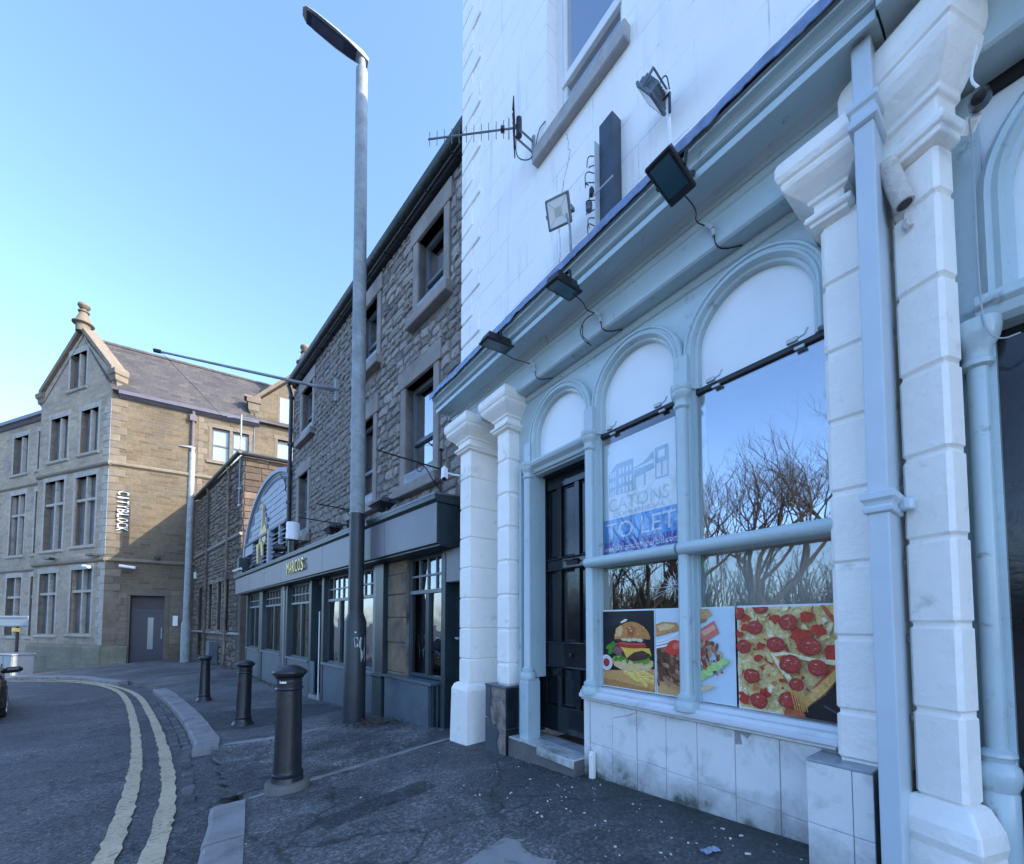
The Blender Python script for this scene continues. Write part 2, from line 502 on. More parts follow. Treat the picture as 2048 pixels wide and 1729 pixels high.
M['bracket_blue'] = mk('dark_blue_steel', (.030, .048, .075), .45, .3, 5, .1, 30, dirt=(.10, .13, .16), dscale=8, damt=(.6, .8))
M['board_grey'] = mk('grey_window_board', (.26, .29, .33), .5, .15, 5, .2, 20, dirt=(.15, .17, .2), dscale=6, damt=(.5, .8))
M['sash_grey'] = mk('grey_sash_paint', (.10, .12, .14), .4, .2, 5, .1, 20)
M['slate_plain'] = mk('plain_slate', (.10, .10, .105), .7, .3, 3, .5, 8)
M['shop_frame'] = mk('dark_blue_green_frame', (.035, .055, .066), .4, .2, 5, .08, 20)
M['frame_light'] = mk('grey_frame_paint', (.15, .18, .20), .4, .15, 5, .08, 20)
M['glass_bar'] = mat_glass('bar_window_glass', .16, (.5, .53, .55), .015, .25)
M['mortar_brown'] = mk('brown_mortar', (.11, .095, .08), .95, .3, 6, .7, 20, dirt=(.05, .045, .04), dscale=3, damt=(.45, .7))
M['cstone_warm'] = mk('warm_sandstone_block', (.17, .12, .082), .88, .25, 3, .6, 12, rand=.45, dirt=(.085, .062, .048), dscale=2.4, damt=(.5, .75), fine=.2)
M['glass_town'] = mk('dull_window_glass', (.13, .13, .135), .12, .3, 1.5, 0, 10)
M['gutter_blue'] = mk('blue_grey_gutter', (.10, .10, .13), .5, .15, 4, .1, 20)
M['pipe_purple'] = mk('purple_grey_pipe', (.13, .11, .12), .5, .15, 4, .1, 20)
M['navy_door'] = mk('navy_door_paint', (.030, .034, .055), .4, .15, 4, .05, 20)
M['brown_panel'] = mk('dark_brown_panel', (.050, .042, .042), .6, .2, 3, .1, 20)
M['pale_blind'] = mk('pale_window', (.26, .31, .30), .15, .06, 1.5, 0, 10)

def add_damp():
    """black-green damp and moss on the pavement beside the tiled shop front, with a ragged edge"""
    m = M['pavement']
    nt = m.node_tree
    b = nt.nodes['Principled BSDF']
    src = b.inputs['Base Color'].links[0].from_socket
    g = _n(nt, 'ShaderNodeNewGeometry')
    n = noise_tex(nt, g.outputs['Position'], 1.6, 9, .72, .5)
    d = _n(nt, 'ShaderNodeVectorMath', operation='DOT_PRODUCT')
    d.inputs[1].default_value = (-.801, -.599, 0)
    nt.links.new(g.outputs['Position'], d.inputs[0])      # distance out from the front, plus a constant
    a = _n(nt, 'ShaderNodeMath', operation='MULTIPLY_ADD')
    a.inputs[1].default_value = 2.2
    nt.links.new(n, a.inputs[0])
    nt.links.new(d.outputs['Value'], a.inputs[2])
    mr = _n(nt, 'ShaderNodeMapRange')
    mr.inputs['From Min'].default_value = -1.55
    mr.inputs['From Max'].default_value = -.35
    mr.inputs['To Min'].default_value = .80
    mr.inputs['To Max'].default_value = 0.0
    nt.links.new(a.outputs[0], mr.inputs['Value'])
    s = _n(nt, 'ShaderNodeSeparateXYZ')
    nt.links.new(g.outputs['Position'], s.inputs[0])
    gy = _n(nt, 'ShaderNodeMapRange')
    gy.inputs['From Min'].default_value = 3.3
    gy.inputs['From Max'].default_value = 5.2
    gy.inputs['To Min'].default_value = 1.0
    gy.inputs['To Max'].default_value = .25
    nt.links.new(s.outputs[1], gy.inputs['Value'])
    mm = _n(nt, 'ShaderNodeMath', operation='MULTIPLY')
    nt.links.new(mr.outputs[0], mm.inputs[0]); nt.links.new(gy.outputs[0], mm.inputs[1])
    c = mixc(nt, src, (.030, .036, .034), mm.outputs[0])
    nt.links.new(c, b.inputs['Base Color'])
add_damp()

# ------------------------------------------------------------------ mesh helpers
class MB:
    """collects faces; local axes: x along the wall, y = -w (w = out of the wall), z up"""
    def __init__(s):
        s.v, s.f = [], []
    def add(s, vs, fs):
        o = len(s.v)
        s.v += [tuple(p) for p in vs]
        s.f += [tuple(i + o for i in f) for f in fs]
        return s
    def box(s, u0, u1, w0, w1, z0, z1):
        y0, y1 = -w1, -w0
        return s.add([(u0, y0, z0), (u1, y0, z0), (u1, y1, z0), (u0, y1, z0), (u0, y0, z1), (u1, y0, z1), (u1, y1, z1), (u0, y1, z1)],
                     [(0, 3, 2, 1), (4, 5, 6, 7), (0, 1, 5, 4), (1, 2, 6, 5), (2, 3, 7, 6), (3, 0, 4, 7)])
    def cbox(s, u0, u1, w0, w1, z0, z1, c=.01):
        """box with chamfered edges"""
        c = min(c, (u1 - u0) * .45, (w1 - w0) * .45, (z1 - z0) * .45)
        bm = bmesh.new()
        mb = MB().box(u0, u1, w0, w1, z0, z1)
        vs = [bm.verts.new(p) for p in mb.v]
        for f in mb.f:
            bm.faces.new([vs[i] for i in f])
        bmesh.ops.bevel(bm, geom=list(bm.edges), offset=c, segments=1, affect='EDGES', profile=.5)
        bm.verts.index_update()
        s.add([v.co[:] for v in bm.verts], [[v.index for v in f.verts] for f in bm.faces])
        bm.free()
        return s
    def prism(s, pts, w0, w1):
        """polygon in (u, z) pushed out from w0 to w1"""
        n = len(pts)
        vs = [(u, -w0, z) for u, z in pts] + [(u, -w1, z) for u, z in pts]
        fs = [tuple(range(n)), tuple(range(2 * n - 1, n - 1, -1))]
        fs += [(i, (i + 1) % n, n + (i + 1) % n, n + i) for i in range(n)]
        return s.add(vs, fs)
    def sheet(s, pts, w):
        return s.add([(u, -w, z) for u, z in pts], [tuple(range(len(pts)))])
    def sweep(s, prof, u0, u1, cut0=0.0, cut1=0.0):
        """closed profile of (w, z) run along u"""
        n = len(prof)
        vs = [(u0 - cut0 * w, -w, z) for w, z in prof] + [(u1 + cut1 * w, -w, z) for w, z in prof]
        fs = [tuple(range(n)), tuple(range(2 * n - 1, n - 1, -1))]
        fs += [(i, (i + 1) % n, n + (i + 1) % n, n + i) for i in range(n)]
        return s.add(vs, fs)
    def lathe(s, u, w, prof, seg=20, y=None):
        """profile of (r, z) about a vertical axis"""
        cy = -w if y is None else y
        n = len(prof)
        vs = []
        for r, z in prof:
            for k in range(seg):
                a = 2 * math.pi * k / seg
                vs.append((u + r * math.cos(a), cy + r * math.sin(a), z))
        fs = []
        for i in range(n - 1):
            for k in range(seg):
                k2 = (k + 1) % seg
                fs.append((i * seg + k, i * seg + k2, (i + 1) * seg + k2, (i + 1) * seg + k))
        fs.append(tuple(range(seg - 1, -1, -1)))
        fs.append(tuple((n - 1) * seg + k for k in range(seg)))
        return s.add(vs, fs)
    def tube(s, path, r, seg=8, closed=False):
        path = [Vector(p) for p in path]
        n = len(path)
        rr = r if isinstance(r, (list, tuple)) else [r] * n
        vs = []
        up = None
        for i in range(n):
            t = (path[min(i + 1, n - 1)] - path[max(i - 1, 0)]).normalized()
            if up is None:
                up = Vector((0, 0, 1)) if abs(t.z) < .9 else Vector((1, 0, 0))
            a = t.cross(up)
            if a.length < 1e-5:
                a = t.orthogonal()
            a.normalize()
            b = a.cross(t).normalized()
            up = b
            for k in range(seg):
                an = 2 * math.pi * k / seg
                vs.append(path[i] + (a * math.cos(an) + b * math.sin(an)) * rr[i])
        fs = []
        for i in range(n - 1):
            for k in range(seg):
                k2 = (k + 1) % seg
                fs.append((i * seg + k, i * seg + k2, (i + 1) * seg + k2, (i + 1) * seg + k))
        fs.append(tuple(range(seg - 1, -1, -1)))
        fs.append(tuple((n - 1) * seg + k for k in range(seg)))
        return s.add(vs, fs)
    def loft(s, u0, u1, w0, w1, rings):
        """rectangle grown by off on the left, right and front at each (off, z)"""
        vs = []
        for off, z in rings:
            vs += [(u0 - off, -(w1 + off), z), (u1 + off, -(w1 + off), z), (u1 + off, -w0, z), (u0 - off, -w0, z)]
        n = len(rings)
        fs = [(3, 2, 1, 0), tuple((n - 1) * 4 + k for k in range(4))]
        for i in range(n - 1):
            for k in range(4):
                k2 = (k + 1) % 4
                fs.append((i * 4 + k, i * 4 + k2, (i + 1) * 4 + k2, (i + 1) * 4 + k))
        return s.add(vs, fs)
    def rail(s, path2, prof, closed=False):
        """path2: (u, z) points; prof: closed list of (offset along left normal, w)"""
        n = len(path2)
        m = len(prof)
        vs = []
        for i in range(n):
            a = Vector(path2[max(i - 1, 0)]); b = Vector(path2[min(i + 1, n - 1)])
            t = (b - a).normalized()
            nn = Vector((-t.y, t.x))
            for off, w in prof:
                p = Vector(path2[i]) + nn * off
                vs.append((p.x, -w, p.y))
        fs = [tuple(range(m - 1, -1, -1)), tuple((n - 1) * m + k for k in range(m))]
        for i in range(n - 1):
            for k in range(m):
                k2 = (k + 1) % m
                fs.append((i * m + k, i * m + k2, (i + 1) * m + k2, (i + 1) * m + k))
        return s.add(vs, fs)
    def mesh(s, name):
        me = bpy.data.meshes.new(name)
        bm = bmesh.new()
        vs = [bm.verts.new(p) for p in s.v]
        for f in s.f:
            try:
                bm.faces.new([vs[i] for i in f])
            except ValueError:
                pass
        bmesh.ops.recalc_face_normals(bm, faces=list(bm.faces))
        bm.to_mesh(me)
        bm.free()
        return me
    def build(s, name, mat, parent=None, smooth=False, loc=None, rz=None, bev=0, ang=35):
        return put(name, s.mesh(name), mat, parent, smooth, loc, rz, bev, ang)

def put(name, me, mat, parent=None, smooth=False, loc=None, rz=None, bev=0, ang=35):
    if mat is not None and not me.materials:
        me.materials.append(M[mat] if isinstance(mat, str) else mat)
    o = bpy.data.objects.new(name, me)
    COL.objects.link(o)
    if parent is not None:
        o.parent = parent
    if loc is not None:
        o.location = loc
    if rz is not None:
        o.rotation_euler = (0, 0, rz)
    if smooth:
        for p in me.polygons:
            p.use_smooth = True
        me.set_sharp_from_angle(angle=math.radians(ang))
    if bev:
        b = o.modifiers.new('bevel', 'BEVEL')
        b.width = bev
        b.segments = 2
        b.limit_method = 'ANGLE'
        b.angle_limit = math.radians(35)
    return o

def empty(name, loc=(0, 0, 0), rz=0.0, parent=None):
    o = bpy.data.objects.new(name, None)
    o.empty_display_size = .2
    COL.objects.link(o)
    o.location = loc
    o.rotation_euler = (0, 0, rz)
    if parent is not None:
        o.parent = parent
    return o

def tag(o, label=None, cat=None, group=None, kind=None):
    if label: o['label'] = label
    if cat: o['category'] = cat
    if group: o['group'] = group
    if kind: o['kind'] = kind
    return o

def struct(o):
    o['kind'] = 'structure'
    return o

def copy_tree(o, parent=None):
    c = o.copy()
    COL.objects.link(c)
    if parent is not None:
        c.parent = parent
    for ch in list(o.children):
        copy_tree(ch, c)
    return c

def text_shape(body, size=1.0, space=1.0):
    """returns verts (x, y) and faces of flat lettering"""
    cu = bpy.data.curves.new('lettering', 'FONT')
    cu.body = body
    cu.size = size
    cu.space_character = space
    cu.resolution_u = 3
    ob = bpy.data.objects.new('lettering', cu)
    COL.objects.link(ob)
    dg = bpy.context.evaluated_depsgraph_get()
    me = bpy.data.meshes.new_from_object(ob.evaluated_get(dg))
    vs = [(v.co.x, v.co.y) for v in me.vertices]
    fs = [tuple(p.vertices) for p in me.polygons]
    bpy.data.objects.remove(ob)
    bpy.data.meshes.remove(me)
    x0 = min(v[0] for v in vs); x1 = max(v[0] for v in vs)
    y0 = min(v[1] for v in vs); y1 = max(v[1] for v in vs)
    return [((x - x0) / (x1 - x0), (y - y0) / (y1 - y0)) for x, y in vs], fs

def thick_text(mb, body, u0, u1, z0, z1, w0, w1, down=False, bold=0.0):
    """raised lettering fitted in a rectangle; down = reads from top to bottom"""
    vs, fs = text_shape(body)
    def pt(x, y):
        if down:
            return (u0 + y * (u1 - u0), z1 - x * (z1 - z0))
        return (u0 + x * (u1 - u0), z0 + y * (z1 - z0))
    n = len(vs)
    P = [pt(*v) for v in vs]
    edges = {}
    for f in fs:
        for a, b in zip(f, f[1:] + f[:1]):
            edges[(a, b)] = edges.get((a, b), 0) + 1
    border = [(a, b) for (a, b) in edges if (b, a) not in edges]
    V = [(u, -w1, z) for u, z in P] + [(u, -w0, z) for u, z in P]
    F = list(fs) + [(a, b, b + n, a + n) for a, b in border]
    mb.add(V, F)
    return mb

def interp(x, xs, ys):
    if x <= xs[0]: return ys[0]
    for a, b, c, d in zip(xs, xs[1:], ys, ys[1:]):
        if x <= b:
            t = (x - a) / (b - a)
            return c + (d - c) * t
    return ys[-1]

# ------------------------------------------------------------------ ground
def gz(X, Y):
    """pavement level: the street falls away from the camera and towards the kerb"""
    s = -.65 * X + .76 * Y
    t = .76 * X + .65 * Y
    H = 0
    for d in (-.8, 0, .8):
        H += interp(s + d, [-6, 0, 3.95, 8.24, 12.47, 29, 80], [.95, 1.24, 1.49, 1.777, 1.93, 2.0, 2.2]) / 3
    c = interp(t, [-20, -5, .8, 3.2, 10], [.14, .14, 0, -.10, -.1])
    z = 1.5 - H - c
    if X < -19:
        z -= min(1.6, .08 * (-19 - X))
    return z

def sub(a, b, n):
    return [a + (b - a) * i / n for i in range(n)]
xs = [-600, -300, -150, -90, -60] + sub(-45, -24, 14) + sub(-24, 6, 60) + [6, 8, 11, 15, 22, 40, 90, 300, 600]
ys = [-600, -300, -120, -60, -30, -15] + sub(-8, 0, 10) + sub(0, 24, 60) + [24, 27, 32, 40, 60, 120, 300, 600]
mb = MB()
mb.v = [(x, y, gz(x, y) - .11 - (0 if (-24 < x < 8 and 0 < y < 24) else .02)) for y in ys for x in xs]
nx = len(xs)
mb.f = [(j * nx + i, j * nx + i + 1, (j + 1) * nx + i + 1, (j + 1) * nx + i) for j in range(len(ys) - 1) for i in range(nx - 1)]
road = struct(mb.build('road', 'road', smooth=True))

def resample(path, step):
    out = [Vector(path[0])]
    acc = 0
    for a, b in zip(path, path[1:]):
        a, b = Vector(a), Vector(b)
        L = (b - a).length
        n = max(1, int(round(L / step)))
        for k in range(1, n + 1):
            out.append(a.lerp(b, k / n))
    return out

def smooth_path(path, it=2):
    p = [Vector(q) for q in path]
    for _ in range(it):
        q = [p[0]]
        for a, b in zip(p, p[1:]):
            q += [a.lerp(b, .25), a.lerp(b, .75)]
        q.append(p[-1])
        p = q
    return p

kerb_in = [(4.1, -7), (.6, -1), (-.85, 1.25), (-1.6, 2.5), (-1.95, 3.06), (-2.27, 3.56), (-3.2, 4.72), (-4.07, 5.77), (-4.29, 6.11), (-5.55, 7.55), (-7.91, 10.04), (-10.3, 12.3),
           (-11.8, 13.3), (-13.24, 14.13), (-16.44, 15.8), (-20, 16.4), (-27, 15.8), (-45, 11)]
bld_in = [(11, -4), (6, .2), (4.4, 1.6), (3.2, 2.9), (2.6, 3.5), (2, 4.2), (1.4, 5.2), (.9, 6), (.2, 6.8), (-1.5, 8.5), (-5, 12.5), (-8.5, 16), (-10.5, 18.5), (-12.5, 22), (-15, 25), (-20, 27), (-27, 28), (-45, 24)]

def drop(X, Y):
    """dropped kerb between the first and second bollard"""
    d = math.hypot(X + 3.2, Y - 4.7)
    return -.085 * max(0.0, 1 - (d / 1.25) ** 2)

def pz(X, Y):
    return gz(X, Y) + drop(X, Y) + .006 * noise.noise(Vector((X * 1.7, Y * 1.7, 0))) + .004 * noise.noise(Vector((X * 4, Y * 4, 3)))

A_, B_ = [], []
for i in range(len(kerb_in) - 1):
    n = 6 if i > 1 else 8
    for k in range(n):
        t = k / n
        A_.append(Vector(kerb_in[i]).lerp(Vector(kerb_in[i + 1]), t))
        B_.append(Vector(bld_in[i]).lerp(Vector(bld_in[i + 1]), t))
A_.append(Vector(kerb_in[-1])); B_.append(Vector(bld_in[-1]))
NC = 30
mb = MB()
for a, b in zip(A_, B_):
    mb.v.append((a.x, a.y, gz(a.x, a.y) - .35))
    for k in range(NC + 1):
        p = a.lerp(b, (k / NC) ** 1.3)
        mb.v.append((p.x, p.y, pz(p.x, p.y)))
w_ = NC + 2
mb.f = [(i * w_ + k, i * w_ + k + 1, (i + 1) * w_ + k + 1, (i + 1) * w_ + k) for i in range(len(A_) - 1) for k in range(NC + 1)]
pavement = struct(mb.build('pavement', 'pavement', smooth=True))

# kerb stones: real blocks, top flush with the pavement
def offset_pt(path, i, d):
    a = path[max(i - 1, 0)]; b = path[min(i + 1, len(path) - 1)]
    t = (b - a).normalized()
    return path[i] + Vector((-t.y, t.x)) * d      # left of travel = road side

def kerb_run(path, width, length=.92, top=.012, gap=.018):
    p = resample(path, length / 4)
    j = 0
    r = random.Random(len(path) * 3 + 1)
    while j + 1 < len(p):
        e = min(j + 4, len(p) - 1)
        mb = MB()
        seq = list(range(j, e + 1))
        rows = []
        dz = r.uniform(-.006, .006)
        for k in seq:
            q0 = p[k]; q1 = offset_pt(p, k, width + r.uniform(-.006, .006))
            if k == j or k == e:
                tdir = (p[min(k + 1, len(p) - 1)] - p[max(k - 1, 0)]).normalized() * gap * (1 if k == j else -1)
                q0 = q0 + tdir; q1 = q1 + tdir
            z0 = gz(q0.x, q0.y) + top + dz; z1 = gz(q1.x, q1.y) + top + dz - .004
            qc = q0.lerp(q1, .88)
            rows.append([(q0.x, q0.y, z0 - .3), (q0.x, q0.y, z0), (qc.x, qc.y, z1), (q1.x, q1.y, z1 - .018), (q1.x, q1.y, z1 - .3)])
        for rr in rows: mb.v += rr
        n = len(rows)
        mb.f = [(a * 5 + b, a * 5 + b + 1, (a + 1) * 5 + b + 1, (a + 1) * 5 + b) for a in range(n - 1) for b in range(4)]
        mb.f += [tuple(range(5)), tuple((n - 1) * 5 + b for b in range(4, -1, -1))]
        mb.build('kerb_stone', 'kerb', pavement)
        j = e
kerb_run([(.6, -1), (-.85, 1.25), (-1.6, 2.5), (-1.95, 3.06), (-2.27, 3.56)], .235)
kerb_run([(-4.05, 5.74), (-4.29, 6.11), (-5.55, 7.55), (-6.8, 8.9), (-7.91, 10.04), (-9.2, 11.3), (-10.3, 12.3)], .30)
kerb_run([(-13.0, 14.0), (-16.44, 15.8), (-20, 16.4), (-27, 15.8)], .28, 1.6)

# painted double yellow lines
def ribbon(path, width, lift, nm, mat, jit=.0, seed=1):
    p = resample(smooth_path(path, 2), .10)
    r = random.Random(seed)
    mb = MB()
    for i in range(len(p)):
        a = offset_pt(p, i, width / 2 + r.uniform(-jit, jit)); b = offset_pt(p, i, -width / 2 + r.uniform(-jit, jit))
        for k in range(3):
            q = a.lerp(b, k / 2)
            mb.v.append((q.x, q.y, gz(q.x, q.y) - .11 + lift))
    mb.f = [(i * 3 + k, i * 3 + k + 1, (i + 1) * 3 + k + 1, (i + 1) * 3 + k) for i in range(len(p) - 1) for k in range(2)]
    return struct(mb.build(nm, mat, smooth=True))
ribbon([(-.9, .2), (-2.2, 2.08), (-2.62, 2.66), (-3.1, 3.3), (-3.85, 4.22), (-5.4, 6.0), (-7.6, 8.35), (-9.95, 10.75), (-12.2, 12.8), (-14.4, 14.25), (-16.3, 15.05), (-18.5, 15.4), (-24, 15.3), (-32, 13)], .125, .012, 'yellow_line', 'yellow', .012, 1)
ribbon([(-.55, .15), (-1.9, 2.1), (-2.3, 2.65), (-2.78, 3.34), (-3.62, 4.42), (-5.5, 6.55), (-8.2, 9.4), (-10.75, 11.9), (-12.9, 13.5), (-14.6, 14.5), (-16.3, 15.3), (-18.5, 15.7), (-24, 15.55), (-32, 13.3)], .125, .012, 'yellow_line', 'yellow', .012, 2)

# granite setts in the channel beside the kerb
sett_meshes = []
for k in range(5):
    r = random.Random(40 + k)
    mb = MB().cbox(-.5, .5, -.5, .5, -.5, .5, .12)
    me = mb.mesh('sett')
    for v in me.vertices:
        v.co += Vector([r.uniform(-.05, .05) for _ in range(3)])
    me.materials.append(M['sett'])
    sett_meshes.append(me)
chan = resample([(-2.75, 4.15), (-3.35, 4.9), (-4.05, 5.74), (-4.29, 6.11), (-5.55, 7.55), (-7.91, 10.04), (-9.2, 11.3)], .15)
r = random.Random(3)
for i, q in enumerate(chan):
    for row in range(2):
        p = offset_pt(chan, i, .365 + row * .118 + r.uniform(-.008, .008))
        if (r.random() < .25 and i < 16) or (row == 1 and i < 19):
            continue
        o = bpy.data.objects.new('sett', r.choice(sett_meshes))
        COL.objects.link(o)
        o.parent = road
        tdir = chan[min(i + 1, len(chan) - 1)] - chan[max(i - 1, 0)]
        o.location = (p.x, p.y, gz(p.x, p.y) - .125 + r.uniform(-.008, .006))
        o.rotation_euler = (r.uniform(-.06, .06), r.uniform(-.06, .06), math.atan2(tdir.y, tdir.x) + r.uniform(-.08, .08))
        o.scale = (.138, .108, .07)

# strips and patches let into the pavement
def slab(nm, poly, lift, mat, parent=None, edge=0.0, seed=0):
    """thin irregular sheet laid on the pavement"""
    r = random.Random(seed)
    pts = resample(list(poly) + [poly[0]], .12)[:-1]
    c = sum(pts, Vector((0, 0))) / len(pts)
    pts = [p + (p - c).normalized() * r.uniform(-edge, edge) for p in pts]
    mb = MB()
    n = len(pts)
    for k in range(4):
        t = 1 - k / 4
        for p in pts:
            q = c.lerp(p, t)
            zz = pz(q.x, q.y) + (lift if k else lift * .2)
            mb.v.append((q.x, q.y, zz))
    mb.v.append((c.x, c.y, pz(c.x, c.y) + lift))
    for k in range(3):
        mb.f += [(k * n + i, k * n + (i + 1) % n, (k + 1) * n + (i + 1) % n, (k + 1) * n + i) for i in range(n)]
    mb.f += [(3 * n + i, 3 * n + (i + 1) % n, 4 * n) for i in range(n)]
    return mb.build(nm, mat, parent, smooth=True, ang=60)
slab('edging_strip', [(-2.27, 3.60), (-1.92, 3.99), (-.75, 5.22), (-.72, 5.16), (-1.88, 3.93), (-2.24, 3.55)], .012, 'kerb', pavement, .004, 1)
slab('edging_strip', [(-4.02, 5.80), (-3.34, 6.0), (-2.86, 6.46), (-2.83, 6.38), (-3.30, 5.92), (-3.98, 5.72)], .012, 'kerb', pavement, .004, 2)
slab('broken_surface', [(-2.5, 3.62), (-1.7, 4.35), (-.9, 5.2), (-1.3, 5.9), (-2.6, 6.1), (-3.4, 5.75), (-4.0, 5.55), (-3.3, 4.75)], .008, 'rough_patch', pavement, .06, 3)
slab('asphalt_patch', [(-6.6, 8.5), (-4.1, 8.9), (-3.2, 8.1), (-4.2, 6.8), (-4.8, 6.75)], .007, 'patch', pavement, .03, 4)
slab('cement_patch', [(-.30, 2.30), (-.02, 2.60), (.10, 2.61), (.05, 2.47), (.26, 2.30), (.12, 2.16), (-.1, 2.1)], .006, 'cement_patch', pavement, .035, 5)
slab('asphalt_patch', [(-1.45, 3.05), (-.80, 3.72), (-.62, 3.55), (-1.27, 2.88)], .005, 'patch', pavement, .006, 7)
slab('asphalt_patch', [(-.62, 3.60), (.36, 2.30), (.24, 2.21), (-.72, 3.50)], .006, 'lighter_patch', pavement, .006, 8)
slab('asphalt_patch', [(-1.35, 2.35), (-.75, 2.85), (-.35, 2.35), (-.9, 1.9)], .004, 'lighter_patch', pavement, .02, 9)
slab('asphalt_patch', [(.10, 4.05), (.52, 3.62), (.50, 3.52), (.04, 3.95)], .005, 'patch', pavement, .01, 6)

# ------------------------------------------------------------------ white corner building (shop to let)
A_ANG = math.radians(-53.21)
A_LOC = Vector((-.63, 5.27, 0))
WB = empty('white_shop_building', A_LOC, A_ANG)
tag(WB, 'white painted shop building with grey arched shopfront and black door', 'building')
def Aw(u, w, z):
    x = Vector((math.cos(A_ANG), math.sin(A_ANG), 0)); y = Vector((-math.sin(A_ANG), math.cos(A_ANG), 0))
    return A_LOC + x * u - y * w + Vector((0, 0, z))

def wall_open(mb, u0, u1, z0, z1, ops, w0, w1):
    """wall slab with rectangular openings (u0, u1, z0, z1)"""
    us = sorted({u0, u1} | {c for o in ops for c in o[:2] if u0 < c < u1})
    for a, b in zip(us, us[1:]):
        cuts = sorted((o[2], o[3]) for o in ops if o[0] <= a + 1e-6 and o[1] >= b - 1e-6)
        z = z0
        for c, d in cuts:
            if c > z + 1e-6:
                mb.box(a, b, w0, w1, z, c)
            z = max(z, d)
        if z < z1 - 1e-6:
            mb.box(a, b, w0, w1, z, z1)
    return mb

WW = .05
mb = MB()
wall_open(mb, .05, 7.5, 4.05, 12.5, [(1.70, 2.62, 6.28, 8.3)], -.30, WW)
mb.build('wall', 'white_wall', WB)
MB().box(.05, 7.5, -4.0, -.30, 4.0, 12.5).build('rear_wall', 'white_wall', WB)
MB().box(.2, 5.6, -4.0, -1.6, -.6, 4.0).build('back_room_wall', 'interior', WB)
mb = MB().box(.06, .40, -4.0, -.25, -.6, 4.0).box(.40, .95, -1.6, -.27, -.6, 4.0)
mb.build('end_wall', 'white_paint', WB)
MB().box(.95, 5.6, -1.6, -.10, 3.86, 4.0).build('shop_ceiling', 'interior', WB)
MB().box(2.2, 5.6, -1.6, -.12, -.6, .60).build('shop_floor', 'interior', WB)

# quoins down the left corner, long and short
zq = 4.46
k = 0
while zq < 12.2:
    ln = .44 if k % 2 == 0 else .27
    MB().cbox(.03, .03 + ln, -.28, WW + .022, zq + .012, zq + .285, .010).build('quoin', 'white_wall', WB)
    zq += .2965
    k += 1

# upper sash window
f = MB()
f.box(1.70, 1.78, -.16, -.09, 6.30, 8.3).box(2.54, 2.62, -.16, -.09, 6.30, 8.3).box(1.78, 2.54, -.16, -.09, 6.30, 6.39).box(1.78, 2.54, -.15, -.08, 6.86, 6.96)
f.box(1.78, 1.83, -.15, -.10, 6.39, 6.86).box(2.49, 2.54, -.15, -.10, 6.39, 6.86).box(1.78, 1.83, -.15, -.10, 6.96, 8.3).box(2.49, 2.54, -.15, -.10, 6.96, 8.3)
win = f.build('window', 'white_plastic', WB, bev=.006)
MB().box(1.83, 2.49, -.135, -.125, 6.39, 6.86).build('pane', 'glass_up', win)
MB().box(1.83, 2.49, -.135, -.125, 6.96, 8.3).build('pane', 'glass_up', win)
MB().box(1.70, 2.62, -.29, -.28, 6.28, 8.3).build('window_backing', 'interior', win)
MB().cbox(1.55, 2.70, -.10, .125, 6.13, 6.285, .010).build('sill', 'sill_grey', win)
def crack(pts, wid, seed):
    r_ = random.Random(seed)
    fine = []
    for a, b in zip(pts, pts[1:]):
        for k in range(8):
            t = k / 8
            fine.append((a[0] + (b[0] - a[0]) * t + r_.uniform(-.012, .012), a[1] + (b[1] - a[1]) * t))
    mb_ = MB()
    for i, (u, z) in enumerate(fine):
        q = wid * r_.uniform(.2, 1.0)
        mb_.v += [(u - q, -(WW + .0025), z), (u + q, -(WW + .0025), z)]
    mb_.f = [(2 * i, 2 * i + 1, 2 * i + 3, 2 * i + 2) for i in range(len(fine) - 1)]
    mb_.build('wall_crack', 'crack_dark', WB)
crack([(1.98, 6.09), (2.02, 5.85), (1.93, 5.65), (1.86, 5.35), (1.88, 5.0), (1.84, 4.7)], .004, 3)

# cornice, frieze, lead
corn = [(-.1, 4.14), (.10, 4.14), (.12, 4.150), (.125, 4.17), (.15, 4.175), (.165, 4.20), (.20, 4.205), (.322, 4.200), (.325, 4.178), (.343, 4.178), (.345, 4.222), (.328, 4.228), (.328, 4.238),
        (.352, 4.241), (.368, 4.250), (.368, 4.258), (.352, 4.267), (.336, 4.270), (.338, 4.284), (.350, 4.302), (.374, 4.316), (.402, 4.320), (.404, 4.334), (.385, 4.336), (.385, 4.346), (.405, 4.348), (.405, 4.362), (.0, 4.40)]
MB().sweep(corn, -.12, 4.20, .0, .0).build('cornice', 'grey_paint', WB, bev=.003)
MB().sweep([(w + .03 if w > .12 else w, z + .012) for w, z in corn], 4.206, 7.5).build('cornice', 'grey_paint', WB, bev=.003)
mb = MB()
r = random.Random(5)
uu = -.135
rows = []
while uu < 7.5:
    jj = .018 * noise.noise(Vector((uu * 3.1, 0, 0))) + .012 * noise.noise(Vector((uu * 11, 5, 0))) + .008 * noise.noise(Vector((uu * 31, 5, 0)))
    bul = .006 * noise.noise(Vector((uu * 8, 2, 0)))
    rows.append([(uu, -(.05), 4.60 + bul), (uu, -.08, 4.50 + bul), (uu, -.30 - bul, 4.43 + bul), (uu, -.432 - bul, 4.405 + .3 * jj), (uu, -.440 - bul, 4.375), (uu, -.434, 4.340 + jj * 1.2), (uu, -.428, 4.338 + jj * 1.2), (uu, -.42, 4.385)])
    uu += .022
for rr in rows: mb.v += rr
mb.f = [(i * 8 + k, i * 8 + (k + 1) % 8, (i + 1) * 8 + (k + 1) % 8, (i + 1) * 8 + k) for i in range(len(rows) - 1) for k in range(8)]
mb.build('lead_flashing', 'lead', WB, smooth=True, ang=50)
fri = [(-.12, 3.90), (.085, 3.90), (.10, 3.915), (.10, 4.085), (.115, 4.10), (.115, 4.139), (-.12, 4.139)]
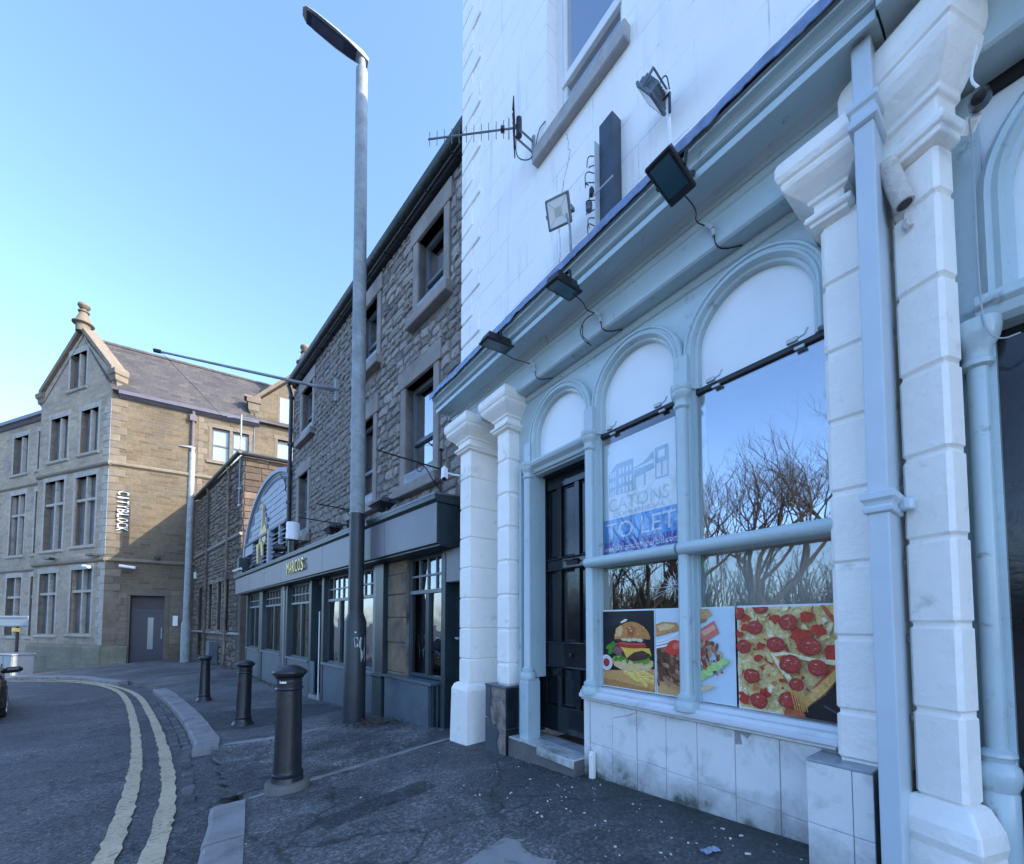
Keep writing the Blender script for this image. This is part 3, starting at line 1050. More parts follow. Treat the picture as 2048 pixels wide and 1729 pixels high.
MB().sweep(fri, .07, 4.17).build('frieze', 'grey_paint', WB, bev=.004)
MB().sweep([(w - .02, z + .02) for w, z in fri], 4.36, 7.5).build('frieze', 'grey_paint', WB, bev=.004)
bed = [(-.13, 3.80), (-.075, 3.80), (-.06, 3.815), (-.06, 3.84), (-.04, 3.85), (-.025, 3.87), (-.025, 3.899), (-.13, 3.899)]
MB().sweep(bed, .95, 3.97).build('bed_moulding', 'grey_paint', WB, bev=.003)

# rusticated pilasters
def pilaster(u0, u1, w0, w1, zs, ztop, cap=True, base=None, nm='pilaster', parent=WB, cham=.016, back=None, rz=None, loc=None, flare=1.0, ztopcap=3.985, capu1=None):
    """zs: joint heights from the bottom; blocks between them"""
    core = MB().box(u0 + .014, u1 - .014, w0, w1 - .014, zs[0] - .02, ztop + .02)
    p = core.build(nm, 'white_paint', parent, loc=loc, rz=rz)
    for a, b in zip(zs, zs[1:]):
        MB().cbox(u0, u1, w0 - .001, w1, a + .003, b - .003, cham).build('block', 'white_paint', p)
    if cap:
        f_ = flare
        k_ = (ztopcap - ztop) / .44
        rings = [(o_ * f_, ztop + h_ * k_) for o_, h_ in ((.0, -.001), (.032, .006), (.034, .025), (.050, .030), (.055, .048), (.050, .066), (.018, .074), (.018, .135), (.040, .142), (.040, .160), (.055, .172), (.074, .192), (.104, .222), (.126, .252), (.136, .282), (.124, .288), (.140, .298), (.152, .330), (.152, .385), (.142, .415), (.10, .44))]
        MB().loft(u0, u1 if capu1 is None else capu1, w0, w1, rings).build('capital', 'white_paint', p, bev=.006)
    if base is not None:
        MB().loft(u0, u1, w0, w1, base).build('base', 'white_paint', p, bev=.014)
    return p
zj = [3.25 - .365 * i for i in range(8)][::-1]
# end pier
pilaster(.17, .41, -.26, .15, [.775] + zj[1:] + [3.58], 3.58, base=[(.085, -.3), (.075, .30), (.068, .70), (.045, .755), (.02, .775), (.0, .78)], cham=.012)
# pilaster left of the door
pilaster(.90, 1.11, -.09, .10, [.83] + zj[1:] + [3.58], 3.58, cham=.02)
# pilaster right of the window
pilaster(3.905, 4.17, -.09, .10, [.82] + zj[1:] + [3.58], 3.58, cham=.018, capu1=4.0)

# tiled block under the left pilaster: black tile on the side, broken face with bare render in front
blk = MB().box(.80, 1.145, -.05, .150, -.2, .815)
blk = blk.build('pilaster_pedestal', 'broken_brick', WB)
MB().cbox(1.147, 1.157, -.04, .155, .40, .82, .003).build('tile', 'black_tile', blk)
MB().cbox(1.147, 1.157, -.04, .155, .02, .395, .003).build('tile', 'black_tile', blk)
MB().prism([(.785, -.1), (1.0, -.1), (1.02, .12), (.985, .25), (1.03, .34), (.96, .42), (.90, .40), (.88, .48), (.785, .46)], .151, .166).build('tile', 'slate_tile', blk)
MB().prism([(.785, .47), (.865, .49), (.855, .62), (.885, .70), (.87, .815), (.785, .815)], .151, .163).build('tile', 'slate_tile', blk)
MB().cbox(.775, 1.16, -.05, .172, .815, .832, .004).build('tile', 'slate_tile', blk)

# arched bays
SPR, RO = 3.37, .43
bays = [1.77, 2.63, 3.49]
def arch_path(cu, r, z0=3.12, n=26):
    pts = [(cu - r, z0 + (SPR - z0) * k / 4) for k in range(4)]
    pts += [(cu - r * math.cos(math.pi * k / n), SPR + r * math.sin(math.pi * k / n)) for k in range(n + 1)]
    pts += [(cu + r, SPR - (SPR - z0) * (k + 1) / 4) for k in range(4)]
    return pts
for i, cu in enumerate(bays):
    p = arch_path(cu, .385)
    prof = [(.043, -.10), (.043, -.01), (.034, .004), (.022, .004), (.018, -.008), (.004, -.008), (-.004, .002), (-.016, .002), (-.024, -.012), (-.030, -.035), (-.046, -.042), (-.050, -.06), (-.050, -.10)]
    ar = MB().rail(p, prof).build('arch_moulding', 'grey_paint', WB, smooth=True, ang=25)
    q = arch_path(cu, .34, 3.11)
    MB().sheet(q, -.085).build('tympanum', 'panel_paint', WB)
    # spandrel board above the arch
    mb = MB()
    n = 24
    top = 3.87
    row = [(cu - .43 + .86 * k / n) for k in range(n + 1)]
    for a, b in zip(row, row[1:]):
        za = SPR + math.sqrt(max(0, .40 ** 2 - (a - cu) ** 2)) if abs(a - cu) < .40 else SPR - .2
        zb = SPR + math.sqrt(max(0, .40 ** 2 - (b - cu) ** 2)) if abs(b - cu) < .40 else SPR - .2
        mb.add([(a, .055, za), (b, .055, zb), (b, .055, top), (a, .055, top), (a, .10, za), (b, .10, zb), (b, .10, top), (a, .10, top)],
               [(0, 1, 2, 3), (7, 6, 5, 4), (0, 4, 5, 1), (3, 2, 6, 7)])
    mb.build('spandrel', 'grey_paint', WB)
# board to the left of the door arch
MB().box(1.11, 1.34, -.10, -.058, .35, 3.87).build('side_board', 'grey_paint', WB)

def colonnette(u, zb, w=.0, r=.043, post=True, pw=.075, parent=WB):
    prof = [(r * 1.9, zb - .07), (r * 1.95, zb - .03), (r * 1.75, zb - .005), (r * 1.4, zb), (r * 1.5, zb + .015), (r * 1.45, zb + .03), (r * 1.1, zb + .04), (r, zb + .06),
            (r * .95, 2.98), (r * 1.05, 2.985), (r * 1.28, 2.995), (r * 1.30, 3.01), (r * 1.08, 3.02), (r * 1.05, 3.045), (r * 1.3, 3.06), (r * 1.55, 3.075), (r * 1.62, 3.10), (r * 1.5, 3.104), (r * 1.62, 3.11), (r * 1.65, 3.15), (r * 1.5, 3.155)]
    c = MB().lathe(u, w, prof, 22).build('colonnette', 'grey_paint', parent, smooth=True, ang=40)
    MB().box(u - r * 1.15, u + r * 1.15, w - .03, w + .015, 3.155, 3.36).build('stilt', 'grey_paint', c)
    if post:
        MB().box(u - pw * .75, u + pw * .75, -.20, w - .012, zb - .06, 3.13).build('jamb_post', 'grey_paint', c)
    return c
colonnette(1.33, 1.0, .0, pw=.055)
c = colonnette(2.20, .965, .02)
c = colonnette(3.06, .975, .02)
# pedestal of the door colonnette
MB().loft(1.262, 1.398, -.10, .06, [(.0, .1), (.0, .90), (-.012, .91), (-.015, .935)]).build('colonnette_pedestal', 'grey_paint', WB, bev=.004)
MB().box(1.16, 1.20, -.28, -.012, .1, 3.2).build('side_jamb', 'grey_paint', WB)
# door head moulding
MB().sweep([(-.14, 3.02), (-.06, 3.02), (-.05, 3.035), (-.03, 3.04), (-.02, 3.07), (.0, 3.085), (.02, 3.10), (.03, 3.125), (.03, 3.145), (-.14, 3.15)], 1.345, 2.15).build('door_head', 'grey_paint', WB, bev=.003)

# door: stiles, rails and raised panels
DW = -.22
d = MB()
d.box(1.245, 1.36, DW - .05, DW, .40, 3.02).box(1.99, 2.12, DW - .05, DW, .40, 3.02).box(1.36, 1.99, DW - .05, DW - .001, 2.88, 3.02)
d.box(1.36, 1.99, DW - .05, DW - .001, 2.03, 2.15).box(1.36, 1.99, DW - .05, DW - .001, 1.05, 1.30).box(1.36, 1.99, DW - .05, DW - .001, .40, .66)
for a, b in ((1.52, 1.585), (1.775, 1.84)):
    for z0, z1 in ((.66, 1.05), (1.30, 2.03), (2.15, 2.88)):
        d.box(a, b, DW - .05, DW - .002, z0, z1)
door = d.build('door', 'black_gloss', WB, bev=.004)
MB().box(1.245, 2.12, DW - .10, DW - .051, .40, 3.02).build('door_back', 'interior', door)
for (a, b) in ((1.36, 1.52), (1.585, 1.775), (1.84, 1.99)):
    for z0, z1 in ((.66, 1.05), (1.30, 2.03), (2.15, 2.88)):
        MB().loft(a + .012, b - .012, DW - .045, DW - .030, [(.01, z0 + .012), (.0, z0 + .03), (.0, z1 - .03), (.01, z1 - .012)]).build('door_panel', 'black_gloss', door, bev=.004)
for z in (2.145, 2.035, 1.295, 1.055):
    MB().sweep([(DW, z - .012), (DW + .012, z - .008), (DW + .016, z), (DW + .012, z + .008), (DW, z + .012)], 1.365, 1.985).build('door_moulding', 'black_gloss', door)
k = MB().box(1.67, 1.83, DW, DW + .012, 2.065, 2.125)
k.tube([Vector((1.69, -(DW + .012), 2.11)), Vector((1.69, -(DW + .055), 2.105)), Vector((1.75, -(DW + .065), 2.085)), Vector((1.81, -(DW + .055), 2.105)), Vector((1.81, -(DW + .012), 2.11))], .009, 8)
k.build('letter_knocker', 'iron', door, smooth=True)
MB().lathe(1.73, DW + .012, [(.018, 1.16), (.02, 1.17), (.02, 1.19), (.012, 1.20)], 12).build('lock', 'iron', door)
MB().box(1.20, 1.245, -.30, -.17, .35, 3.05).box(2.12, 2.17, -.30, -.16, .35, 3.05).box(1.245, 2.12, -.30, -.17, 3.02, 3.06).build('door_frame', 'dark_green', WB)

# doorstep with broken white tiles
st = MB().box(1.158, 2.10, -.30, .125, -.2, .318).build('doorstep', 'concrete', WB)
r = random.Random(9)
uu = 1.165
while uu < 2.06:
    u2 = min(uu + .215, 2.10)
    MB().cbox(uu + .003, u2 - .003, -.055, .130 + r.uniform(-.012, .012), .319, .334 + r.uniform(-.002, .002), .003).build('tile', 'tile_dirty', st)
    MB().cbox(uu + .003, u2 - .003, -.235, -.060, .319, .336, .003).build('tile', 'tile_grey', st)
    uu = u2
MB().cbox(1.62, 2.10, .128, .142, .262, .330, .003).build('tile', 'tile_dirty', st)

# window sill and tiled plinth
MB().sweep([(-.16, .86), (.055, .86), (.07, .868), (.07, .895), (.055, .90), (.045, .925), (.02, .93), (.0, .955), (-.16, .965)], 2.10, 3.90).build('window_sill', 'grey_white', WB, bev=.005)
pl = MB().box(2.105, 3.89, -.4, -.005, -.2, .862).build('plinth', 'tile_grout', WB)
MB().cbox(2.085, 2.16, -.33, .010, .0, .855, .02).build('plinth_end', 'tile_dirty', pl)
MB().sweep([(-.05, .83), (.0, .83), (.045, .845), (.05, .859), (-.05, .862)], 2.11, 3.885).build('plinth_capping', 'tile_dirty', pl)
edges = [2.165, 2.402, 2.637, 2.883, 3.114, 3.36, 3.608, 3.81]
for a, b in zip(edges, edges[1:]):
    za = .478 - (a - 2.16) * .045
    for z0, z1 in ((za + .002, .828), (-.2, za - .002)):
        if a == 3.36 and z0 > .3:
            # cracked tile with a missing corner
            MB().prism([(a + .003, z0), (b - .003, z0), (b - .003, z1), (a + .10, z1), (a + .075, z1 - .035), (a + .035, z1 - .012), (a + .045, z1 - .075), (a + .003, z1 - .085)], -.012, .0).build('tile', 'tile_dirty', pl)
        elif a == 2.402 and z0 > .3:
            MB().prism([(a + .003, z0), (b - .003, z0), (b - .003, z1 - .02), (b - .09, z1 - .06), (a + .003, z1 - .10)], -.012, .0).build('tile', 'tile_dirty', pl)
            MB().prism([(a + .003, z1 - .096), (b - .092, z1 - .055), (b - .003, z1 - .015), (b - .003, z1), (a + .003, z1)], -.012, .003).build('tile', 'tile_dirty', pl)
        else:
            MB().cbox(a + .002, b - .002, -.012, .0 + rng.uniform(-.001, .0015), z0, z1, .002).build('tile', 'tile_dirty', pl)
ex = MB().box(2.19, 2.235, .012, .05, .12, .42).box(2.20, 2.225, .05, .058, .36, .40)
ex.build('broken_pipe_stub', 'white_paint', WB, bev=.006)
# tiled pedestal below the right pilaster
pd = MB().box(3.815, 4.06, -.1, .185, -.2, .80).build('pilaster_pedestal', 'concrete', WB)
MB().cbox(3.812, 3.982, .185, .197, .50, .80, .002).build('tile', 'tile_dirty', pd)
MB().cbox(3.985, 4.06, .185, .197, .50, .80, .002).build('tile', 'tile_dirty', pd)
MB().cbox(3.812, 3.982, .185, .197, -.2, .497, .002).build('tile', 'tile_dirty', pd)
MB().cbox(3.985, 4.06, .185, .197, -.2, .497, .002).build('tile', 'tile_dirty', pd)
MB().cbox(3.801, 3.813, .0, .197, .50, .80, .002).build('tile', 'tile_dirty', pd)
MB().cbox(3.801, 3.813, .0, .197, -.2, .497, .002).build('tile', 'tile_dirty', pd)
MB().cbox(3.800, 4.06, -.05, .20, .801, .816, .003).build('capping_tile', 'tile_grey', pd)

# shop windows
GW = -.065
for (a, b) in ((2.245, 3.015), (3.105, 3.905)):
    # half-round transom rail with a flat bar behind
    rl = MB()
    prof = [(.055 + .04 * math.cos(t), 2.005 + .042 * math.sin(t)) for t in [math.pi * (k / 10 - .5) for k in range(11)]]
    rl.sweep([(-.12, 2.047)] + prof[::-1] + [(-.12, 1.963)], a - .06, b + .01)
    fr = rl.build('transom_rail', 'grey_paint', WB, smooth=True, ang=40)
    g = MB().box(a, b, GW - .006, GW, .96, 1.965).build('pane', 'glass_mid', fr)
    g = MB().box(a, b, GW - .006, GW, 2.045, 3.10).build('pane', 'glass' if a > 3 else 'glass_clear', fr)
    MB().box(a, a + .025, GW, GW + .03, .96, 3.12).box(b - .02, b, GW, GW + .03, .96, 3.12).build('window_bead', 'grey_paint', fr)
    hd = MB().box(a, b, -.10, -.045, 3.085, 3.115).build('window_head_bar', 'iron', WB)
    for t in (.18, .78):
        u = a + (b - a) * t
        MB().box(u + .0, u + .05, -.045, -.03, 3.07, 3.084).build('stop', 'galv_light', hd)
        k = MB().box(u - .035, u + .02, -.045, -.02, 3.118, 3.142)
        k.tube([Vector((u + .02, .03, 3.13)), Vector((u + .055, .03, 3.135)), Vector((u + .07, .03, 3.165))], .006, 6)
        k.build('catch', 'galv_light', hd)
MB().box(3.02, 3.905, -.17, -.15, 1.55, 1.985).build('inside_board', 'interior_beige', WB)
MB().prism([(3.12, 1.90), (3.15, 1.86), (3.175, 1.87), (3.16, 1.93), (3.13, 1.955)], -.085, -.08).build('green_tape', 'green_flag', WB)
MB().prism([(2.27, 1.955), (2.27, 1.93), (2.75, 1.945), (2.75, 1.958)], -.085, -.08).build('green_tape', 'green_flag', WB)
# star crack in the lower left pane
ck = MB()
r = random.Random(21)
for k in range(26):
    a = r.uniform(0, 2 * math.pi); L = r.uniform(.03, .14) if k > 5 else r.uniform(.16, .32)
    ca, sa = math.cos(a), math.sin(a)
    if k <= 5: ca, sa = -abs(ca), sa * .5
    u0, z0 = 2.93, 1.76
    pts = [(u0 + ca * .012, z0 + sa * .012), (u0 + ca * L * .5 + r.uniform(-.006, .006), z0 + sa * L * .5 + r.uniform(-.006, .006)), (min(3.0, u0 + ca * L), z0 + sa * L)]
    for p, q in zip(pts, pts[1:]):
        nx_, nz_ = -(q[1] - p[1]), q[0] - p[0]
        l = math.hypot(nx_, nz_) or 1
        t = .0009
        ck.sheet([(p[0] + nx_ / l * t, p[1] + nz_ / l * t), (q[0] + nx_ / l * t, q[1] + nz_ / l * t), (q[0] - nx_ / l * t, q[1] - nz_ / l * t), (p[0] - nx_ / l * t, p[1] - nz_ / l * t)], GW + .002)
ck.build('glass_crack', 'crack', WB)

# square downpipe
dp = MB()
dp.loft(4.098, 4.170, .04, .29, [(.0, -.2), (.0, 4.19)])
pipe = dp.build('downpipe', 'pipe_paint', WB, bev=.006)
MB().loft(4.098, 4.170, .10, .29, [(.004, 1.98), (.014, 1.985), (.016, 2.005), (.008, 2.015), (.012, 2.03), (.022, 2.045), (.022, 2.075), (.014, 2.08), (.004, 2.085)]).lathe(4.20, .15, [(.028, 2.0), (.032, 2.01), (.032, 2.045), (.026, 2.055)], 12).build('pipe_bracket', 'pipe_paint', pipe, bev=.004)
MB().loft(4.098, 4.170, .10, .29, [(.004, 3.78), (.018, 3.79), (.018, 3.815), (.008, 3.83), (.008, 3.86), (.020, 3.875), (.020, 3.90), (.004, 3.91)]).build('pipe_collar', 'pipe_paint', pipe, bev=.003)

# skewed pier on the bend of the front, then the neighbouring doorway
P4 = math.radians(-72.5) - A_ANG
x4 = Vector((math.cos(P4), math.sin(P4), 0))
ZJ4 = [2.255, 2.63, 3.0]
org = Vector((4.18, -.10, 0))
p4 = pilaster(.0, .175, -.12, .0, [.74, 1.115, 1.49, 1.865, 2.24, 2.62, 3.0, 3.38, 3.60], 3.60, base=[(.07, -.3), (.068, .50), (.06, .56), (.07, .60), (.062, .66), (.02, .735), (.0, .745)], cham=.016, loc=org, rz=P4, flare=.85, ztopcap=4.18, nm='corner_pier')
# neighbouring doorway
NX = 4.40
MB().box(4.24, 4.455, -.5, -.07, -.2, 3.9).build('neighbour_reveal', 'grey_paint', WB)
c = MB().lathe(4.418, -.02, [(.06, .35), (.06, .79), (.055, .80), (.066, .83), (.072, .865), (.066, .90), (.050, .92), (.052, .935), (.060, .945), (.058, .96), (.034, .975), (.034, 2.60), (.052, 2.61), (.054, 2.63), (.046, 2.64), (.048, 2.68), (.070, 2.72), (.078, 2.76), (.078, 2.80)], 20)
c = c.build('colonnette', 'grey_paint', WB, smooth=True, ang=40)
MB().sweep([(-.22, 2.78), (-.03, 2.78), (.0, 2.80), (.01, 2.84), (.03, 2.86), (.03, 2.90), (-.22, 2.92)], 4.42, 6.4).build('door_head', 'grey_paint', WB, bev=.004)
MB().rail(arch_path(4.98, .49, 2.92, 26), [(.05, -.16), (.05, -.05), (.03, -.03), (.01, -.04), (-.01, -.03), (-.03, -.06), (-.05, -.07), (-.05, -.16)]).build('arch_moulding', 'grey_paint', WB, smooth=True, ang=25)
MB().box(4.40, 6.4, -.24, -.12, 2.90, 3.95).build('tympanum', 'panel_paint', WB)
MB().box(4.448, 4.472, -.22, -.03, .2, 2.78).build('door_frame', 'grey_paint', WB)
nd_ = MB().box(4.472, 5.6, -.26, -.12, .2, 2.78).build('neighbour_door', 'black_gloss', WB)
MB().box(4.57, 5.5, -.12, -.112, 1.4, 2.65).build('door_glass', 'black_gloss', nd_)
MB().box(5.6, 7.5, -.3, .0, -.3, 3.9).build('neighbour_wall', 'white_wall', WB)

# ------------------------------------------------------------------ printed window posters
class Art:
    """flat print made of coloured shapes; x, y in 0..1 of the sheet"""
    def __init__(s, u0, u1, z0, z1, w):
        s.r = (u0, u1, z0, z1); s.w = w; s.V = []; s.F = []; s.C = []; s.layer = 0
    def pt(s, x, y):
        u0, u1, z0, z1 = s.r
        x = min(1, max(0, x)); y = min(1, max(0, y))
        return (u0 + x * (u1 - u0), -(s.w + s.layer * .00012), z1 - y * (z1 - z0))
    def poly(s, pts, col, tex=.6):
        o = len(s.V)
        s.layer += 1
        s.V += [s.pt(*p) for p in pts]
        s.F.append(tuple(range(o, o + len(pts))))
        s.C.append((col[0], col[1], col[2], tex))
    def blob(s, x, y, rx, ry, col, tex=.6, n=16, jit=.0, rot=0.0, seed=0):
        r = random.Random(seed * 977 + int(x * 999) + int(y * 777))
        pts = []
        for k in range(n):
            a = 2 * math.pi * k / n
            q = 1 + r.uniform(-jit, jit)
            dx, dy = rx * math.cos(a) * q, ry * math.sin(a) * q
            pts.append((x + dx * math.cos(rot) - dy * math.sin(rot), y + dx * math.sin(rot) + dy * math.cos(rot)))
        s.poly(pts, col, tex)
    def text(s, body, x0, x1, y0, y1, col, tex=0.0, skew=0.0):
        vs, fs = text_shape(body)
        s.layer += 1
        o = len(s.V)
        s.V += [s.pt(x0 + a * (x1 - x0), y1 + b * (y0 - y1)) for a, b in vs]
        for f in fs:
            s.F.append(tuple(i + o for i in f))
            s.C.append((col[0], col[1], col[2], tex))
    def build(s, name, parent):
        me = bpy.data.meshes.new(name)
        me.from_pydata(s.V, [], s.F)
        at = me.color_attributes.new('Col', 'FLOAT_COLOR', 'CORNER')
        i = 0
        for p, c in zip(me.polygons, s.C):
            for _ in range(p.loop_total):
                at.data[i].color = c
                i += 1
        return put(name, me, 'print', parent)

def poster(name, label, u0, u1, z0, z1, w):
    """a sheet: white vinyl backing as the thing, the print as its part"""
    loc = Aw(0, 0, 0)
    o = MB().box(u0 - .008, u1 + .008, w - .003, w, z0 - .008, z1 + .012).build(name, 'vinyl', None, loc=loc, rz=A_ANG)
    tag(o, label, 'poster', 'food posters on the shop window')
    return o, Art(u0, u1, z0, z1, w + .0006)
PW = -.055

# burger
o, a = poster('food_poster', 'poster of a cheeseburger with fries on a black background, on the window', 2.26, 2.765, .975, 1.59, PW)
a.poly([(0, 0), (1, 0), (1, 1), (0, 1)], (.008, .009, .014), .2)
a.poly([(.05, .12), (.5, .06), (.5, .14), (.05, .22)], (.012, .018, .03), .2)
a.poly([(0, .80), (.3, .78), (1, .72), (1, 1), (0, 1)], (.62, .33, .12), .5)
a.poly([(0, .90), (1, .97), (1, 1), (0, 1)], (.45, .22, .07), .5)
a.blob(.58, .66, .40, .10, (.62, .44, .2), .7, 20, .05)          # lower bun
a.blob(.60, .70, .36, .08, (.70, .52, .26), .7, 20, .05)
for k in range(26):                                              # lettuce
    r_ = random.Random(k)
    x = .14 + .80 * (k / 26)
    a.blob(x, .585 + .05 * math.sin(k * 1.7) - (.10 if k < 5 else 0), .055, .04, (.05 + r_.uniform(0, .08), .17 + r_.uniform(0, .16), .03), .9, 9, .35, seed=k)
a.blob(.34, .52, .09, .06, (.28, .10, .12), .8, 12, .15)
a.blob(.66, .55, .25, .085, (.065, .028, .02), 1.0, 18, .10)      # patty
a.blob(.68, .52, .23, .05, (.10, .04, .03), 1.0, 18, .10)
a.poly([(.38, .47), (.92, .47), (.95, .55), (.80, .50), (.64, .53), (.50, .61), (.44, .52)], (.80, .50, .08), .4)  # cheese
a.blob(.58, .435, .28, .045, (.48, .03, .03), .6, 18, .08)        # tomato
a.blob(.60, .415, .24, .02, (.66, .10, .08), .5, 16, .08)
a.blob(.58, .385, .26, .03, (.12, .035, .03), 1, 16, .15)
for k in range(4):
    a.blob(.45 + .10 * k, .365 + .008 * (k % 2), .06, .024, (.62, .60, .42), .5, 10, .2, seed=k)
bun = [(.26 + .68 * (k / 18), .33 - .19 * math.sin(math.pi * k / 18) ** .62) for k in range(19)]
a.poly(bun + [(.93, .36), (.6, .345), (.27, .375)], (.55, .24, .07), .8)
a.poly([(.27, .34), (.30, .23), (.40, .18), (.44, .24), (.40, .33)], (.75, .46, .20), .6)
a.poly([(.50, .22), (.60, .19), (.68, .23), (.64, .32), (.54, .33)], (.42, .13, .045), .8)
a.blob(.46, .13, .07, .018, (.80, .76, .62), .1, 10, .1, -.3)
for k in range(9):
    r_ = random.Random(60 + k)
    a.blob(r_.uniform(.34, .86), r_.uniform(.19, .30), .012, .008, (.85, .66, .36), .2, 6, .2, seed=k)
for k, (x, y, rt) in enumerate([(.55, .81, .1), (.70, .80, -.2), (.63, .855, .35), (.80, .84, -.1), (.90, .80, .3), (.78, .885, .5), (.92, .87, .1), (.66, .78, .6)]):
    ca, sa = math.cos(rt), math.sin(rt)
    pts = [(x + dx * ca - dy * sa, y + dx * sa + dy * ca) for dx, dy in ((-.11, -.022), (.11, -.022), (.11, .022), (-.11, .022))]
    a.poly(pts, (.78, .50 + .04 * (k % 3), .12), .5)
    a.poly([(p[0], p[1] - .006) for p in pts[:2]] + [(pts[1][0], pts[1][1] + .008), (pts[0][0], pts[0][1] + .008)], (.90, .66, .26), .2)
a.blob(.09, .665, .12, .075, (.50, .03, .03), .5, 16, .06)
for rr in (1.0, .72):
    ring = [(.10 + .125 * rr * math.cos(t), .69 + .105 * rr * math.sin(t)) for t in [2 * math.pi * k / 20 for k in range(21)]]
    inn = [(.10 + .095 * rr * math.cos(t), .69 + .078 * rr * math.sin(t)) for t in [2 * math.pi * k / 20 for k in range(21)]]
    a.poly(ring + inn[::-1], (.80, .76, .74), .1)
a.build('print', o)

# kebab sandwich
o, a = poster('food_poster', 'poster of a kebab in a bun on pale blue, partly behind the middle column', 2.785, 3.345, .975, 1.59, PW)
a.poly([(0, 0), (1, 0), (1, 1), (0, 1)], (.55, .70, .80), .1)
a.poly([(0, 0), (.5, 0), (.48, .5), (0, .3)], (.62, .73, .80), .1)
a.poly([(0, .70), (.2, .72), (.34, .86), (.42, 1), (0, 1)], (.55, .30, .12), .6)
a.poly([(.0, .86), (.3, .95), (.34, 1), (0, 1)], (.62, .36, .15), .5)
a.blob(.22, .62, .34, .24, (.16, .065, .035), 1.0, 22, .12)
for k in range(46):
    r_ = random.Random(200 + k)
    x, y = r_.uniform(-.02, .44), r_.uniform(.42, .90)
    c = r_.choice([(.11, .05, .035), (.22, .09, .05), (.30, .15, .08), (.07, .035, .03), (.42, .24, .14)])
    a.blob(x, y, r_.uniform(.03, .08), r_.uniform(.012, .03), c, .9, 8, .3, r_.uniform(.2, 1.4), k)
a.poly([(0, .17), (.10, .14), (.30, .15), (.34, .24), (.2, .27), (0, .32)], (.62, .30, .10), .8)      # bread
a.poly([(.02, .19), (.14, .16), (.28, .18), (.2, .23), (.05, .25)], (.80, .55, .30), .6)
for k in range(3):
    y = .31 + .035 * k
    a.poly([(0, y + .06), (.16, y + .025), (.36, y - .07), (.37, y - .05), (.17, y + .048), (0, y + .085)], (.86, .84, .84), .05)
a.blob(.26, .44, .13, .085, (.72, .06, .04), .4, 16, .08, -.3)
a.blob(.30, .42, .07, .035, (.82, .18, .12), .2, 12, .1, -.3)
a.poly([(.50, 0), (.72, .0), (.76, .07), (.66, .12), (.50, .16)], (.60, .38, .18), .7)                 # right half of the bread
a.poly([(.50, .14), (.70, .10), (.68, .14), (.50, .20)], (.38, .20, .09), .7)
a.poly([(.50, .22), (.58, .23), (.62, .40), (.68, .52), (.64, .62), (.50, .72)], (.80, .84, .84), .15)
a.poly([(.58, .24), (.78, .13), (.84, .26), (.64, .38), (.60, .30)], (.66, .20, .14), .5)
a.poly([(.62, .25), (.78, .17), (.80, .22), (.66, .30)], (.82, .40, .30), .3)
for k in range(60):
    r_ = random.Random(400 + k)
    t = r_.random()
    x, y = .60 + .24 * t + r_.uniform(-.03, .05), .34 + .34 * r_.random() + .02
    c = r_.choice([(.30, .12, .06), (.45, .22, .10), (.55, .32, .17), (.20, .07, .05), (.62, .42, .26), (.40, .06, .05)])
    a.blob(x, y, r_.uniform(.02, .05), r_.uniform(.01, .025), c, .8, 7, .35, r_.uniform(.8, 1.8), k)
for k in range(12):
    r_ = random.Random(500 + k)
    a.blob(.50 + r_.uniform(0, .12), .60 + r_.uniform(0, .12), .04, .02, (.26, .12, .07), .8, 7, .3, .6, k)
for k in range(24):
    r_ = random.Random(600 + k)
    t = k / 24
    a.blob(.52 + .40 * t, .80 - .24 * t + r_.uniform(-.03, .03), .05, .03, (.34 + r_.uniform(0, .2), .62 + r_.uniform(0, .12), .16 + r_.uniform(0, .15)), .5, 8, .35, seed=k)
a.poly([(.52, .88), (.72, .82), (.80, .83), (.70, .88), (.54, .92)], (.74, .60, .36), .5)
a.build('print', o)

# pizza
o, a = poster('food_poster', 'large poster of a pepperoni pizza with a lifted slice, next to the white pilaster', 3.375, 3.90, .97, 1.592, PW)
a.poly([(0, 0), (1, 0), (1, 1), (0, 1)], (.74, .62, .30), 1.0)
for k in range(170):
    r_ = random.Random(700 + k)
    c = r_.choice([(.82, .72, .40), (.78, .66, .30), (.86, .80, .56), (.70, .48, .16), (.66, .50, .22), (.84, .76, .46)])
    a.blob(r_.random(), r_.random(), r_.uniform(.02, .06), r_.uniform(.01, .035), c, .9, 8, .4, r_.uniform(0, 3), k)
for k in range(60):
    r_ = random.Random(900 + k)
    c = r_.choice([(.50, .07, .03), (.58, .14, .04), (.42, .05, .03), (.60, .24, .08)])
    a.blob(r_.random(), r_.random(), r_.uniform(.012, .045), r_.uniform(.006, .022), c, .9, 7, .5, r_.uniform(0, 3), k)
for x, y, q in ((.09, .11, .06), (.10, .20, .05), (.41, .11, .05), (.64, .27, .10), (.68, .37, .07), (.95, .40, .09), (.26, .38, .05), (.24, .49, .05), (.30, .83, .06), (.08, .90, .06), (.82, .22, .06), (.02, .27, .05), (.72, .10, .06)):
    a.blob(x, y, q, q * .8, (.46, .05, .03), .8, 11, .35)
a.poly([(.36, .44), (.50, .42), (.80, .47), (.99, .47), (.99, .52), (.80, .50), (.52, .47), (.46, .50), (.62, .74), (.60, .77), (.42, .55)], (.84, .76, .50), .7)
a.poly([(.40, .47), (.50, .45), (.60, .46), (.52, .48), (.47, .52)], (.58, .30, .10), .8)
